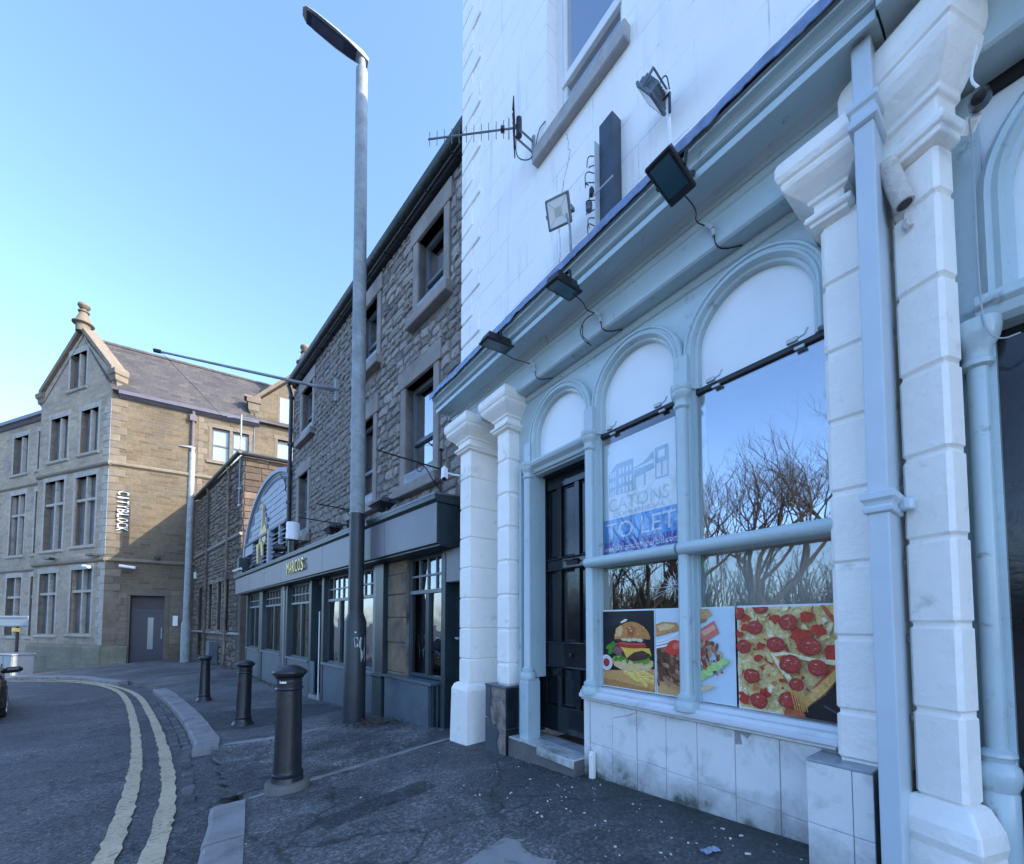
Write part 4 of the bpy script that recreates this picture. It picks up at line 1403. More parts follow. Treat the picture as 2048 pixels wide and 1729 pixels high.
# crust and the dark pan corner
a.poly([(.86, .0), (1, 0), (1, .17), (.93, .09)], (.70, .50, .16), .8)
a.poly([(.84, .0), (.88, 0), (1, .15), (1, .22), (.90, .09)], (.52, .12, .05), .8)
a.poly([(1, .58), (.86, .76), (.70, .90), (.64, .86), (.80, .70), (1, .50)], (.66, .42, .14), .9)
a.poly([(1, .50), (.80, .70), (.74, .74), (.90, .56), (1, .46)], (.50, .10, .05), .9)
a.poly([(1, .60), (.86, .78), (.70, .91), (.64, 1), (1, 1)], (.012, .014, .018), .2)
a.poly([(.84, .86), (1, .93), (1, .945), (.85, .88)], (.05, .10, .11), .1)
a.poly([(.50, .92), (.64, .90), (.69, 1), (.48, 1)], (.42, .12, .05), .9)
for x, y, q in ((.01, .05, .085), (.27, .0, .08), (.21, .20, .078), (.55, .15, .088), (.42, .355, .085), (.75, .365, .093), (.085, .39, .08), (.165, .67, .085), (.24, .90, .088), (.56, .53, .10), (.81, .545, .085), (.53, .86, .085), (.62, .71, .07)):
    a.blob(x, y, q * 1.05, q * .86, (.26, .035, .03), .5, 20, .05)
    a.blob(x, y - .006, q * .96, q * .77, (.40, .055, .045), .9, 20, .06)
    for k in range(9):
        r_ = random.Random(int(x * 100) * 7 + k)
        a.blob(x + r_.uniform(-.6, .6) * q, y + r_.uniform(-.55, .5) * q, q * .10, q * .06, r_.choice([(.56, .16, .12), (.28, .03, .03), (.62, .24, .18)]), .5, 6, .4, seed=k)
    a.blob(x - q * .15, y - q * .35, q * .22, q * .07, (.66, .34, .30), .2, 8, .3)
for k in range(6):
    x = .56 + .022 * k
    a.poly([(x, .76), (x + .012, .76), (x + .05, .94), (x + .042, .94)], (.72, .36, .10), .6)
a.build('print', o)

# letting board inside the left window
tl = MB().box(2.165, 2.99, -.108, -.102, 2.055, 3.03).build('letting_board', 'vinyl', None, loc=Aw(0, 0, 0), rz=A_ANG)
tag(tl, 'white and blue TO LET letting board behind the left shop window', 'sign')
a = Art(2.20, 2.99, 2.055, 3.03, -.1015)
a.poly([(0, 0), (1, 0), (1, 1), (0, 1)], (.93, .95, .95), .0)
a.poly([(0, .675), (1, .675), (1, .875), (0, .875)], (.02, .32, .78), .05)
a.poly([(0, .873), (1, .873), (1, 1), (0, 1)], (.035, .075, .46), .05)
pb = (.36, .50, .66)
a.poly([(.14, .27), (.24, .20), (.46, .20), (.46, .47), (.14, .47)], pb, .0)
for r0 in (.235, .32, .405):
    for k in range(4):
        a.poly([(.155 + .022 * k, r0 + .03 - .004 * k), (.168 + .022 * k, r0 + .028 - .004 * k), (.168 + .022 * k, r0 + .075), (.155 + .022 * k, r0 + .075)], (.93, .95, .95), 0)
    for k in range(4):
        a.poly([(.275 + .046 * k, r0 + .012), (.30 + .046 * k, r0 + .012), (.30 + .046 * k, r0 + .062), (.275 + .046 * k, r0 + .062)], (.93, .95, .95), 0)
a.poly([(.47, .285), (.58, .27), (.70, .20), (.70, .265), (.47, .295)], pb, 0)
a.poly([(.47, .31), (.70, .30), (.70, .345), (.47, .375)], pb, 0)
a.poly([(.585, .345), (.605, .345), (.605, .46), (.585, .46)], pb, 0)
a.poly([(.47, .33), (.485, .33), (.485, .47), (.47, .47)], pb, 0)
a.poly([(.715, .19), (.86, .19), (.86, .315), (.715, .315)], pb, 0)
a.poly([(.75, .22), (.82, .22), (.82, .28), (.75, .28)], (.93, .95, .95), 0)
for x in (.715, .78, .845):
    a.poly([(x, .315), (x + .012, .315), (x + .012, .44), (x, .44)], pb, 0)
a.poly([(.715, .43), (.857, .43), (.857, .44), (.715, .44)], pb, 0)
a.text('CATONS', .14, .86, .50, .61, (.58, .66, .72))
a.text('COMMERCIAL', .20, .82, .625, .66, (.58, .66, .72))
a.text('TO LET', .10, .93, .71, .85, (.82, .86, .90))
a.text('www.catonscommercial.com', .07, .95, .905, .955, (.82, .86, .92))
a.build('print', tl)

# ------------------------------------------------------------------ fittings on the white front
def orient(o, loc, n, up):
    n = Vector(n).normalized(); y = -n
    z = (Vector(up) - n * Vector(up).dot(n)).normalized()
    x = y.cross(z)
    m = Matrix((x, y, z)).transposed().to_4x4()
    m.translation = Vector(loc)
    o.matrix_world = m

ax = Vector((math.cos(A_ANG), math.sin(A_ANG), 0)); ao = Vector((math.sin(A_ANG), -math.cos(A_ANG), 0)); az = Vector((0, 0, 1))

def floodlight(label, loc, n, up, sx, sz, lens='lens_dark', body='black_plastic', chin=.25, bright=False, group=None):
    """LED floodlight: cast housing with cooling fins, bezel, glass, U bracket"""
    o = empty('floodlight')
    tag(o, label, 'floodlight', group)
    h = MB().loft(-sx * .42, sx * .42, -.055, -.02, [(0, -sz * .42), (0, sz * .42)])
    h.cbox(-sx / 2, sx / 2, -.022, .0, -sz / 2, sz / 2, .008)
    for k in range(7):
        u = -sx * .36 + sx * .72 * k / 6
        h.box(u - .003, u + .003, -.08, -.05, -sz * .38, sz * .38)
    h.build('housing', body, o, bev=.003)
    z0 = -sz / 2 + sz * chin * .55
    b = .016
    fr = MB().box(-sx / 2 + b, sx / 2 - b, .0, .004, z0, z0 + .008).box(-sx / 2 + b, sx / 2 - b, .0, .004, sz / 2 - b - .008, sz / 2 - b)
    fr.box(-sx / 2 + b, -sx / 2 + b + .006, .0, .004, z0, sz / 2 - b).box(sx / 2 - b - .006, sx / 2 - b, .0, .004, z0, sz / 2 - b)
    fr.build('bezel', body, o)
    a_, c_, d_, e_ = -sx / 2 + b + .006, sx / 2 - b - .006, z0 + .008, sz / 2 - b - .008
    MB().box(a_, c_, .0005, .003, d_, e_).build('lens', lens, o)
    if bright:
        cu, cz = (a_ + c_) / 2, (d_ + e_) / 2
        MB().box(cu - sx * .15, cu + sx * .15, .003, .0045, cz - sz * .15, cz + sz * .15).build('led_panel', 'led_chip', o)
        for (x0, z0_), (x1, z1_) in (((a_, d_), (cu - sx * .15, cz - sz * .15)), ((c_, d_), (cu + sx * .15, cz - sz * .15)), ((a_, e_), (cu - sx * .15, cz + sz * .15)), ((c_, e_), (cu + sx * .15, cz + sz * .15))):
            MB().tube([Vector((x0, -.003, z0_)), Vector((x1, -.003, z1_))], .0012, 4).build('reflector_edge', 'grey_metal', o)
    br = MB().box(-sx / 2 - .008, -sx / 2 - .002, -.10, -.01, -.012, .012).box(sx / 2 + .002, sx / 2 + .008, -.10, -.01, -.012, .012).box(-sx / 2 - .008, sx / 2 + .008, -.108, -.10, -.014, .014)
    br.build('bracket', body, o)
    orient(o, loc, n, up)
    return o

def world_tube(name, pts, r, mat, parent, seg=6, smoothit=2):
    """cable given in world points, parented without moving"""
    p = [Vector(q) for q in pts]
    if smoothit:
        p = smooth_path(p, smoothit)
    o = MB().tube(p, r, seg).build(name, mat, None, smooth=True)
    bpy.context.view_layer.update()
    o.parent = parent
    o.matrix_parent_inverse = parent.matrix_world.inverted()
    return o

def lamp_cable(o, u, w, z, uc):
    """black flex from the lamp to a plug on the frieze, grey flex on to the soffit"""
    world_tube('flex', [Aw(u, w - .02, z - .03), Aw(u + .01, .30, z - .05), Aw(uc - .03, .2, 4.07), Aw(uc, .13, 4.06)], .004, 'cable', o)
    world_tube('plug', [Aw(uc - .01, .125, 4.075), Aw(uc + .02, .125, 4.05), Aw(uc + .045, .125, 4.01)], .013, 'galv_light', o, 8, 0)
    world_tube('plug', [Aw(uc + .045, .122, 4.005), Aw(uc + .05, .122, 3.96)], .011, 'galv_light', o, 8, 0)
    world_tube('flex', [Aw(uc + .05, .118, 3.965), Aw(uc + .055, .112, 3.90), Aw(uc + .07, .05, 3.893), Aw(uc + .16, -.02, 3.893)], .004, 'cable', o, 6, 1)
dn = -az
o = floodlight('big black floodlight tilted down from the cornice above the right arch', Aw(3.34, .57, 4.05), ao * .18 + dn * .98, ao, .166, .28, group='black floodlights along the cornice', chin=.3)
lamp_cable(o, 3.34, .48, 4.08, 3.31)
world_tube('arm', [Aw(3.35, .50, 4.10), Aw(3.36, .36, 4.21)], .018, 'black_plastic', o, 8, 0)
o = floodlight('black floodlight on the cornice above the middle arch, loose wires beside it', Aw(2.382, .492, 4.07), ao * -.16 + dn * .98, ao + ax * .1, .14, .31, group='black floodlights along the cornice', chin=.15)
lamp_cable(o, 2.39, .42, 4.11, 2.375)
world_tube('loose_wire', [Aw(2.37, .13, 4.06), Aw(2.30, .17, 4.04), Aw(2.25, .19, 3.95), Aw(2.30, .18, 3.84), Aw(2.36, .16, 3.78)], .004, 'cable', o, 6)
world_tube('loose_wire', [Aw(2.28, .18, 4.0), Aw(2.27, .17, 3.90), Aw(2.31, .17, 3.86), Aw(2.345, .16, 3.79)], .004, 'cable', o, 6)
o = floodlight('small looking black floodlight at the far left end of the cornice', Aw(1.443, .476, 4.15), ao * -.09 + dn * .99, ao, .158, .32, group='black floodlights along the cornice', chin=.25)
lamp_cable(o, 1.46, .40, 4.13, 1.54)

bpy.context.view_layer.update()
o = floodlight('square grey LED floodlight with bright face, on a thin mast above the cornice', Aw(2.12, .30, 5.05), -ax * .05 + ao * .75 - az * .42 + ax * .42, az, .22, .22, lens='lens_bright', body='grey_metal', chin=.05, bright=True)
world_tube('mast', [Aw(2.20, .28, 4.97), Aw(2.22, .26, 4.86), Aw(2.225, .24, 4.38)], .011, 'galv', o, 8, 0)
o = floodlight('grey finned LED floodlight seen from behind, on a white mast high on the wall', Aw(2.98, .22, 5.20), -ax * .80 + ao * .05 - az * .45, az, .20, .24, lens='lens_bright', body='grey_metal', chin=.05)
world_tube('mast', [Aw(3.09, .18, 5.18), Aw(3.10, .18, 4.95), Aw(3.11, .18, 4.42)], .014, 'white_plastic', o, 8, 0)
world_tube('clamp', [Aw(3.07, .20, 5.12), Aw(3.12, .20, 5.12), Aw(3.12, .20, 4.98)], .009, 'iron', o, 6, 0)
world_tube('flex', [Aw(3.06, .2, 5.2), Aw(3.04, .2, 5.28), Aw(3.10, .2, 5.29), Aw(3.12, .2, 5.15)], .004, 'cable', o, 6)

# upright dark trunking with loose wires
tr = MB().cbox(2.46, 2.60, WW, WW + .11, 4.62, 5.58, .004)
o = tr.build('sign_bracket', 'bracket_blue', None, loc=Aw(0, 0, 0), rz=A_ANG)
tag(o, 'tall dark blue metal channel fixed upright on the white wall, wires hanging', 'bracket')
M_extra = None
MB().box(2.452, 2.462, WW, WW + .16, 4.62, 5.42).build('flange', 'galv_light', o)
MB().box(2.440, 2.451, WW + .02, WW + .05, 4.35, 5.2).build('conduit', 'white_plastic', o)
for k in range(9):
    r_ = random.Random(k + 3)
    z = 5.3 - .075 * k
    MB().tube(smooth_path([Vector((2.455, -(WW + .15), z)), Vector((2.43 - r_.uniform(0, .05), -(WW + .17 + r_.uniform(0, .06)), z + r_.uniform(-.03, .05))), Vector((2.42 - r_.uniform(0, .05), -(WW + .18), z - r_.uniform(0, .09)))], 2), .004, 5).build('loose_wire', 'cable', o, smooth=True)
MB().lathe(2.40, WW + .17, [(.012, 4.86), (.026, 4.87), (.028, 4.93), (.016, 4.95)], 10).build('junction', 'grey_metal', o)
MB().lathe(2.42, WW + .16, [(.010, 4.98), (.02, 4.99), (.02, 5.04), (.010, 5.06)], 10).build('junction', 'iron', o)
MB().tube([Vector((2.44, -(WW + .16), 4.97)), Vector((2.55, -(WW + .17), 4.95)), Vector((2.64, -(WW + .16), 4.96))], .007, 6).build('peg', 'galv_light', o)

# television aerial
o = empty('tv_aerial', Aw(1.50, .05, 6.40))
tag(o, 'thin metal television aerial sticking out from the white wall by the window sill', 'aerial')
bpy.context.view_layer.update()
b0, b1 = Aw(1.52, .30, 6.42), Aw(.95, .98, 6.36)
world_tube('boom', [b0, b1], .009, 'grey_metal', o, 6, 0)
bd = (b1 - b0).normalized()
for k in range(11):
    p = b0.lerp(b1, .14 + .84 * k / 10)
    L = .095 - .002 * k
    world_tube('element', [p + az * L, p - az * L], .004, 'grey_metal', o, 5, 0)
side = bd.cross(az).normalized()
pr = b0.lerp(b1, .02)
fr_ = MB()
for s_ in (-1, 1):
    q = [pr + side * t for t in (-.13, -.065, 0, .065, .13)]
    for p in q:
        fr_.tube([p + az * s_ * .02 + bd * .01, p + az * s_ * .16 - bd * .0], .006, 5)
    fr_.tube([q[0] + az * s_ * .16, q[-1] + az * s_ * .16], .006, 5)
    fr_.tube([q[0] + az * s_ * .06, q[-1] + az * s_ * .06], .006, 5)
ob = fr_.build('reflector', 'iron', None); ob.parent = o; ob.matrix_parent_inverse = o.matrix_world.inverted()
for dz in (-.06, .06):
    world_tube('dipole', [b0.lerp(b1, .08) + az * .11 + bd * .0, b0.lerp(b1, .08) - az * .11], .005, 'grey_metal', o, 5, 0)
    world_tube('wall_arm', [Aw(1.50, .05, 6.41 + dz), Aw(1.50, .32, 6.41 + dz)], .011, 'galv', o, 6, 0)
world_tube('wall_plate', [Aw(1.50, .055, 6.28), Aw(1.50, .055, 6.53)], .022, 'galv', o, 4, 0)
world_tube('clamp', [b0 - bd * .03 - az * .09, b0 - bd * .03 + az * .09], .03, 'black_plastic', o, 8, 0)
world_tube('feed_box', [b0.lerp(b1, .13) + az * .0, b0.lerp(b1, .17) + az * .005], .028, 'black_plastic', o, 10, 0)
world_tube('aerial_cable', [b0 - az * .09, Aw(1.45, .25, 6.20), Aw(1.53, .12, 6.19), Aw(1.56, .08, 6.34), Aw(1.60, .07, 6.50), Aw(1.69, .06, 6.50)], .005, 'cable', o, 6)

# security cameras
def bullet_cam(label, p0, p1, rad, mat, base, cat='camera', square=False, hood=True):
    o = empty('security_camera', base)
    tag(o, label, cat)
    bpy.context.view_layer.update()
    p0, p1 = Vector(p0), Vector(p1)
    d = (p1 - p0).normalized()
    b = world_tube('housing', [p0, p0.lerp(p1, .03), p1 - d * .01, p1], [rad * .8, rad, rad, rad * .95], mat, o, 4 if square else 16, 0)
    world_tube('lens', [p1 - d * .004, p1 + d * .003], rad * .72, 'black_plastic', o, 12, 0)
    world_tube('mount', [p0.lerp(p1, .35), p0.lerp(p1, .35).lerp(Vector(base), .5) - az * .01, Vector(base)], rad * .32, mat, o, 8, 0)
    return o
o = bullet_cam('old cream bullet security camera with flaking paint on the near white pier', Aw(4.185, .175, 3.63), Aw(4.24, .165, 3.39), .038, 'old_cream', Aw(4.25, .10, 3.52))
world_tube('back_plate', [Aw(4.245, .10, 3.58), Aw(4.25, .10, 3.30)], .03, 'white_plastic', o, 4, 0)
world_tube('cable_knot', [Aw(4.24, .12, 3.34), Aw(4.235, .135, 3.31), Aw(4.25, .135, 3.29)], .016, 'old_cream', o, 6)
o = bullet_cam('white box security camera on the far white end pier', Aw(.16, .36, 3.38), Aw(.27, .42, 3.20), .040, 'white_plastic', Aw(.19, .17, 3.32), square=True)

# black lamp holder and cable by the neighbouring doorway
o = empty('lamp_holder', Aw(4.46, .05, 3.45))
tag(o, 'black bulkhead lamp holder with hanging white cable above the neighbouring doorway', 'lamp')
bpy.context.view_layer.update()
q = Aw(4.475, .20, 3.62)
world_tube('body', [q + ao * .055 - az * .045, q + ao * .048 - az * .040, q + ao * .03 - az * .02, q - ao * .02, q - ao * .05 + az * .02, q - ao * .06 + az * .025], [.003, .022, .031, .034, .024, .004], 'black_plastic', o, 14, 0)
world_tube('socket', [q - ao * .04 - az * .03 - ax * .02, q - ao * .08 - az * .05 - ax * .04], [.026, .022], 'white_paint', o, 10, 0)
world_tube('wire', [q + az * .04, q + az * .09 - ax * .02, q + az * .14 - ax * .015, q + az * .22], .005, 'white_plastic', o, 6)
world_tube('cable', [q - az * .06 - ax * .03, Aw(4.445, .10, 3.45), Aw(4.44, .06, 3.2), Aw(4.44, .05, 2.9), Aw(4.45, .06, 2.72), Aw(4.49, .06, 2.66), Aw(4.54, .02, 2.68)], .0032, 'cable_grey', o, 6)

# ------------------------------------------------------------------ rubble stone building with the dark bar front
B_ANG = math.radians(-46.796)
B_LOC = Vector((-.71, 5.5, 0))
SB = empty('stone_bar_building', B_LOC, B_ANG)
tag(SB, 'three storey rubble stone building with a dark grey bar front at street level', 'building')
bx_ = Vector((math.cos(B_ANG), math.sin(B_ANG), 0)); bo = Vector((math.sin(B_ANG), -math.cos(B_ANG), 0))
def Bw(u, w, z):
    return B_LOC + bx_ * u + bo * w + Vector((0, 0, z))

def stone_templates(n, seed, prof=.5):
    """irregular pillow-faced stones, unit size, back on w = 0"""
    out = []
    for k in range(n):
        r = random.Random(seed + k)
        m = 9
        ring = []
        for i in range(m):
            a = 2 * math.pi * (i + .5 * r.uniform(-.4, .4)) / m
            ca, sa = math.cos(a), math.sin(a)
            q = .5 / max(abs(ca), abs(sa)) if r.random() < .7 else .5 / max(abs(ca), abs(sa)) * r.uniform(.74, .95)
            q *= r.uniform(.93, 1.0)
            ring.append((ca * q, sa * q))
        vs = [(x, .25, z) for x, z in ring] + [(x * .97, -.35 + r.uniform(-.1, .1), z * .97) for x, z in ring] + [(x * .80 + r.uniform(-.03, .03), -.75 + r.uniform(-.35, .2), z * .78 + r.uniform(-.03, .03)) for x, z in ring] + [(0, -1.0 + r.uniform(-.2, .1), 0)]
        fs = [(i, (i + 1) % m, m + (i + 1) % m, m + i) for i in range(m)] + [(m + i, m + (i + 1) % m, 2 * m + (i + 1) % m, 2 * m + i) for i in range(m)] + [(2 * m + i, 2 * m + (i + 1) % m, 3 * m) for i in range(m)]
        out.append((vs, fs))
    return out

def lay_stones(u0, u1, z0, z1, hr, lr, holes, seed):
    """rough courses; returns (uc, zc, len, height)"""
    r = random.Random(seed)
    out = []
    z = z0
    while z < z1 - .04:
        h = min(r.uniform(*hr), z1 - z)
        u = u0 - r.uniform(0, .2)
        while u < u1:
            L = r.uniform(*lr) * (1.25 if h > sum(hr) / 2 else .85)
            a, b = max(u, u0), min(u + L, u1)
            parts = [(a, b)]
            for (ha, hb, hc, hd) in holes:
                if z + h * .75 > hc and z + h * .25 < hd:
                    new = []
                    for p, q in parts:
                        if q <= ha or p >= hb: new.append((p, q))
                        else:
                            if p < ha - .07: new.append((p, ha))
                            if q > hb + .07: new.append((hb, q))
                    parts = new
            for p, q in parts:
                if q - p < .07: continue
                if h > .2 and q - p > .18 and r.random() < .3:
                    out.append(((p + q) / 2, z + h * .27, q - p, h * .5)); out.append(((p + q) / 2, z + h * .77, q - p, h * .46))
                else:
                    out.append(((p + q) / 2 , z + h / 2 + r.uniform(-.012, .012), q - p, h * r.uniform(.93, 1.04)))
            u += L
        z += h
    return out

def put_stones(stones, w, templates, mat, parent, depth, limit, seed, nm='stone', rz=None, far_first=False, rot=.06):
    r = random.Random(seed)
    stones = sorted(stones, key=lambda s: -s[0]) if not far_first else stones
    mes = []
    for vs, fs in templates:
        mb = MB(); mb.v = list(vs); mb.f = list(fs)
        me = mb.mesh(nm); me.materials.append(M[mat])
        mes.append(me)
    rest = MB()
    for i, (uc, zc, L, h) in enumerate(stones):
        k = r.randrange(len(templates))
        a = r.uniform(-rot, rot)
        d = depth * r.uniform(.7, 1.25)
        if i < limit:
            o = bpy.data.objects.new(nm, mes[k])
            COL.objects.link(o)
            o.parent = parent
            o.location = (uc, -w, zc)
            o.rotation_euler = (0, a, 0)
            o.scale = (L * .955, d, h * .93)
        else:
            ca, sa = math.cos(a), math.sin(a)
            vs, fs = templates[k]
            rest.add([(uc + (x * L * .955) * ca + (z * h * .93) * sa, -w + y * d, zc - (x * L * .955) * sa + (z * h * .93) * ca) for x, y, z in vs], fs)
    if rest.v:
        ob = rest.build('stonework', mat, parent)
        ob['kind'] = 'stuff'

UW = -.15
TOPZ = 8.26
# windows of the upper floors: (u0, u1, z0, z1)
up_w = [(-1.40, -.62, 6.60, 7.88), (-3.68, -2.92, 6.60, 7.88), (-7.62, -6.72, 6.55, 7.86),
        (-1.78, -.88, 3.80, 5.52), (-3.90, -3.02, 3.80, 5.52), (-7.78, -6.98, 3.80, 5.52)]
mb = MB()
wall_open(mb, -8.5, .2, 2.4, TOPZ, up_w, UW - .45, UW)
wall = mb.build('wall', 'mortar', SB)
MB().box(-8.5, .1, -5, UW - .46, 1.0, TOPZ).build('rear_wall', 'mortar', SB)
holes = []
for (a, b, c, d) in up_w:
    holes.append((a - .17, b + .17, c - .22, d + .34))
stones = lay_stones(-8.45, .18, 3.1, TOPZ - .02, (.09, .21), (.14, .38), holes, 77)
put_stones(stones, UW, stone_templates(10, 300), 'rubble', wall, .028, 300, 5)
for (a, b, c, d) in up_w:
    w_ = MB()
    w_.cbox(a - .15, a, UW - .40, UW + .035, c, d, .008).cbox(b, b + .15, UW - .40, UW + .035, c, d, .008)
    fr = w_.build('window_surround', 'ashlar_dark', SB)
    MB().cbox(a - .22, b + .22, UW - .40, UW + .05, d, d + .32, .01).build('lintel', 'ashlar_dark', fr)
    MB().cbox(a - .22, b + .22, UW - .40, UW + .14, c - .20, c - .03, .012).build('sill', 'ashlar_dark', fr)
    MB().cbox(a - .01, b + .01, UW - .12, UW + .03, c - .028, c + .20, .006).build('sill_board', 'board_grey', fr)
    s_ = MB().box(a, a + .06, UW - .20, UW - .13, c, d).box(b - .06, b, UW - .20, UW - .13, c, d).box(a + .06, b - .06, UW - .20, UW - .13, d - .07, d).box(a + .06, b - .06, UW - .21, UW - .12, c + (d - c) * .42, c + (d - c) * .42 + .06).box(a + .06, b - .06, UW - .20, UW - .13, c + .0, c + .10)
    s_.build('sash', 'sash_grey', fr)
    MB().box(a + .06, b - .06, UW - .175, UW - .168, c, d - .07).build('pane', 'glass_up', fr)
    MB().box(a, b, UW - .45, UW - .44, c, d).build('window_backing', 'interior', fr)

# eaves: dark soffit, half-round gutter, roof
MB().sweep([(UW - .1, TOPZ), (UW + .10, TOPZ + .01), (UW + .11, TOPZ + .10), (UW - .1, TOPZ + .13)], -8.3, .2).build('eaves_board', 'gutter', SB)
gp = [(UW + .185 + .072 * math.cos(t), TOPZ + .15 + .085 * math.sin(t)) for t in [math.pi + math.pi * k / 10 for k in range(11)]]
MB().sweep(gp + [(UW + .257, TOPZ + .18), (UW + .113, TOPZ + .18)], -8.32, .2).build('gutter', 'moss_gutter', SB, smooth=True, ang=40)
for k in range(12):
    u = -8.1 + k * .72
    MB().box(u - .012, u + .012, UW + .02, UW + .20, TOPZ - .012, TOPZ + .0).build('gutter_bracket', 'iron', SB)
rf = MB()
rf.add([(-8.45, -(UW + .14), TOPZ + .20), (.1, -(UW + .14), TOPZ + .20), (.1, 2.9, TOPZ + 1.9), (-8.45, 2.9, TOPZ + 1.9), (-8.45, -(UW + .14), TOPZ + .15), (.1, -(UW + .14), TOPZ + .15), (.1, 2.9, TOPZ + 1.8), (-8.45, 2.9, TOPZ + 1.8)],
       [(0, 1, 2, 3), (7, 6, 5, 4), (0, 4, 5, 1), (3, 2, 6, 7), (0, 3, 7, 4), (1, 5, 6, 2)])
rf.build('roof', 'slate_plain', SB)
# far corner downpipe
MB().tube([Vector((-8.42, .06, 3.2)), Vector((-8.42, .06, 8.05)), Vector((-8.42, .02, 8.25)), Vector((-8.42, -.03, 8.38))], .055, 10).build('downpipe', 'gutter', SB, smooth=True)
for z in (4.9, 6.6, 8.0):
    MB().lathe(-8.42, -.06, [(.06, z), (.075, z + .01), (.075, z + .07), (.06, z + .08)], 10).build('pipe_collar', 'gutter', SB)

# fascia
F0, F1, FZ0, FZ1, FW = -13.85, -.10, 2.55, 3.10, .30
fa = MB().box(F0, F1, -.06, FW, FZ0, FZ1).build('fascia', 'shop_grey', SB, bev=.006)
MB().box(F1 + .001, F1 + .006, -.05, FW - .004, FZ0 + .003, FZ1 - .003).build('fascia_end', 'dark_green', fa)
MB().sweep([(-.12, FZ1), (FW + .015, FZ1), (FW + .045, FZ1 + .03), (FW + .05, FZ1 + .085), (-.12, FZ1 + .13)], F0 - .03, F1 + .03).build('fascia_capping', 'dark_green', fa)
MB().sweep([(FW + .02, FZ1 + .088), (FW + .055, FZ1 + .088), (FW + .055, FZ1 + .115), (-.12, FZ1 + .15), (-.12, FZ1 + .134)], F0 - .03, F1 + .035).build('capping_lead', 'grey_metal', fa)
for u in (-1.6, -3.0, -4.45, -7.6, -9.4, -11.5):
    MB().box(u - .003, u + .003, FW, FW + .0025, FZ0 + .01, FZ1 - .01).build('panel_joint', 'stall_grey', fa)
MB().box(-2.45, -2.05, FW, FW + .003, FZ0 + .015, FZ1 - .02).build('fascia_panel', 'dark_green', fa)
MB().box(F0, F1, -.30, .25, FZ0 - .03, FZ0 - .002).build('fascia_soffit', 'dark_green', SB)
# raised gold name, each letter a piece
L = 'MARCOS'
cw = (6.87 - 5.50) / len(L)
for i, ch in enumerate(L):
    mb = MB()
    u0 = -6.87 + cw * i
    thick_text(mb, ch, u0 + .02, u0 + cw - .03, 2.70, 2.99, FW + .03, FW + .06)
    mb.build('letter', 'gold', fa)

# shop front between the ground and the fascia
def bar_window(u0, u1, z0, z1, cols, trz, w=-.10, mull=(), mat='shop_frame', backing=True, rows=2):
    f_ = MB().box(u0, u0 + .05, w - .05, w + .03, z0, z1).box(u1 - .05, u1, w - .05, w + .03, z0, z1).box(u0 + .05, u1 - .05, w - .05, w + .028, z1 - .05, z1).box(u0 + .05, u1 - .05, w - .05, w + .035, z0, z0 + .05)
    fr = f_.build('window', mat, SB, bev=.004)
    MB().box(u0 + .05, u1 - .05, w - .04, w + .045, trz - .025, trz + .03).build('transom', 'frame_light', fr)
    if rows > 1:
        zm = (trz + z1 - .05) / 2
        MB().box(u0 + .05, u1 - .05, w - .03, w + .024, zm - .014, zm + .014).build('glazing_bar', 'frame_light', fr)
    for k in range(1, cols):
        u = u0 + .05 + (u1 - u0 - .10) * k / cols
        MB().box(u - .012, u + .012, w - .03, w + .020, trz + .031, z1 - .05).build('glazing_bar', 'frame_light', fr)
    for u in mull:
        MB().box(u - .045, u + .045, w - .05, w + .04, z0 + .05, trz - .026).build('mullion', mat, fr)
    MB().box(u0 + .05, u1 - .05, w - .010, w - .004, z0 + .05, trz - .025).build('pane', 'glass_bar', fr)
    MB().box(u0 + .05, u1 - .05, w - .010, w - .004, trz + .03, z1 - .05).build('pane', 'glass_bar', fr)
    if backing:
        MB().box(u0, u1, w - .62, w - .60, z0, z1).build('window_backing', 'interior', fr)
    return fr
GZ1 = FZ0 - .03
bar_window(-1.45, -.40, .66, GZ1, 4, 1.965, mull=(-.90,))
bar_window(-5.15, -2.60, .60, GZ1, 9, 1.985, mull=(-4.40, -3.45))
bar_window(-8.0, -6.15, .57, GZ1, 6, 2.0, mull=(-7.05,))
bar_window(-10.85, -8.65, .60, GZ1, 6, 2.02, mull=(-9.75,))
bar_window(-13.2, -11.3, .60, GZ1, 5, 2.04, mull=(-12.3,))
for a_, b_, c_, d_ in ((-13.35, -13.2, -.16, .02), (-11.3, -10.85, -.16, .03), (-8.65, -8.0, -.16, .03), (-6.15, -6.0, -.5, .02), (-5.28, -5.15, -.5, .02)):
    MB().box(a_, b_, c_, d_, -.7, GZ1).build('shop_post', 'shop_frame', SB, bev=.006)
MB().loft(-8.32, -8.18, .02, .05, [(.02, -.6), (.02, -.1), (0, -.08), (0, 2.4), (.02, 2.42), (.02, 2.5)]).build('shop_pilaster', 'frame_light', SB)
MB().loft(-2.42, -2.12, -.10, .06, [(.03, -.6), (.03, .55), (.045, .57), (.045, .60), (0, .62), (0, GZ1)]).build('shop_pilaster', 'dark_green', SB, bev=.005)
MB().box(-2.60, -2.40, -.12, .02, -.6, GZ1).build('shop_post', 'frame_light', SB)
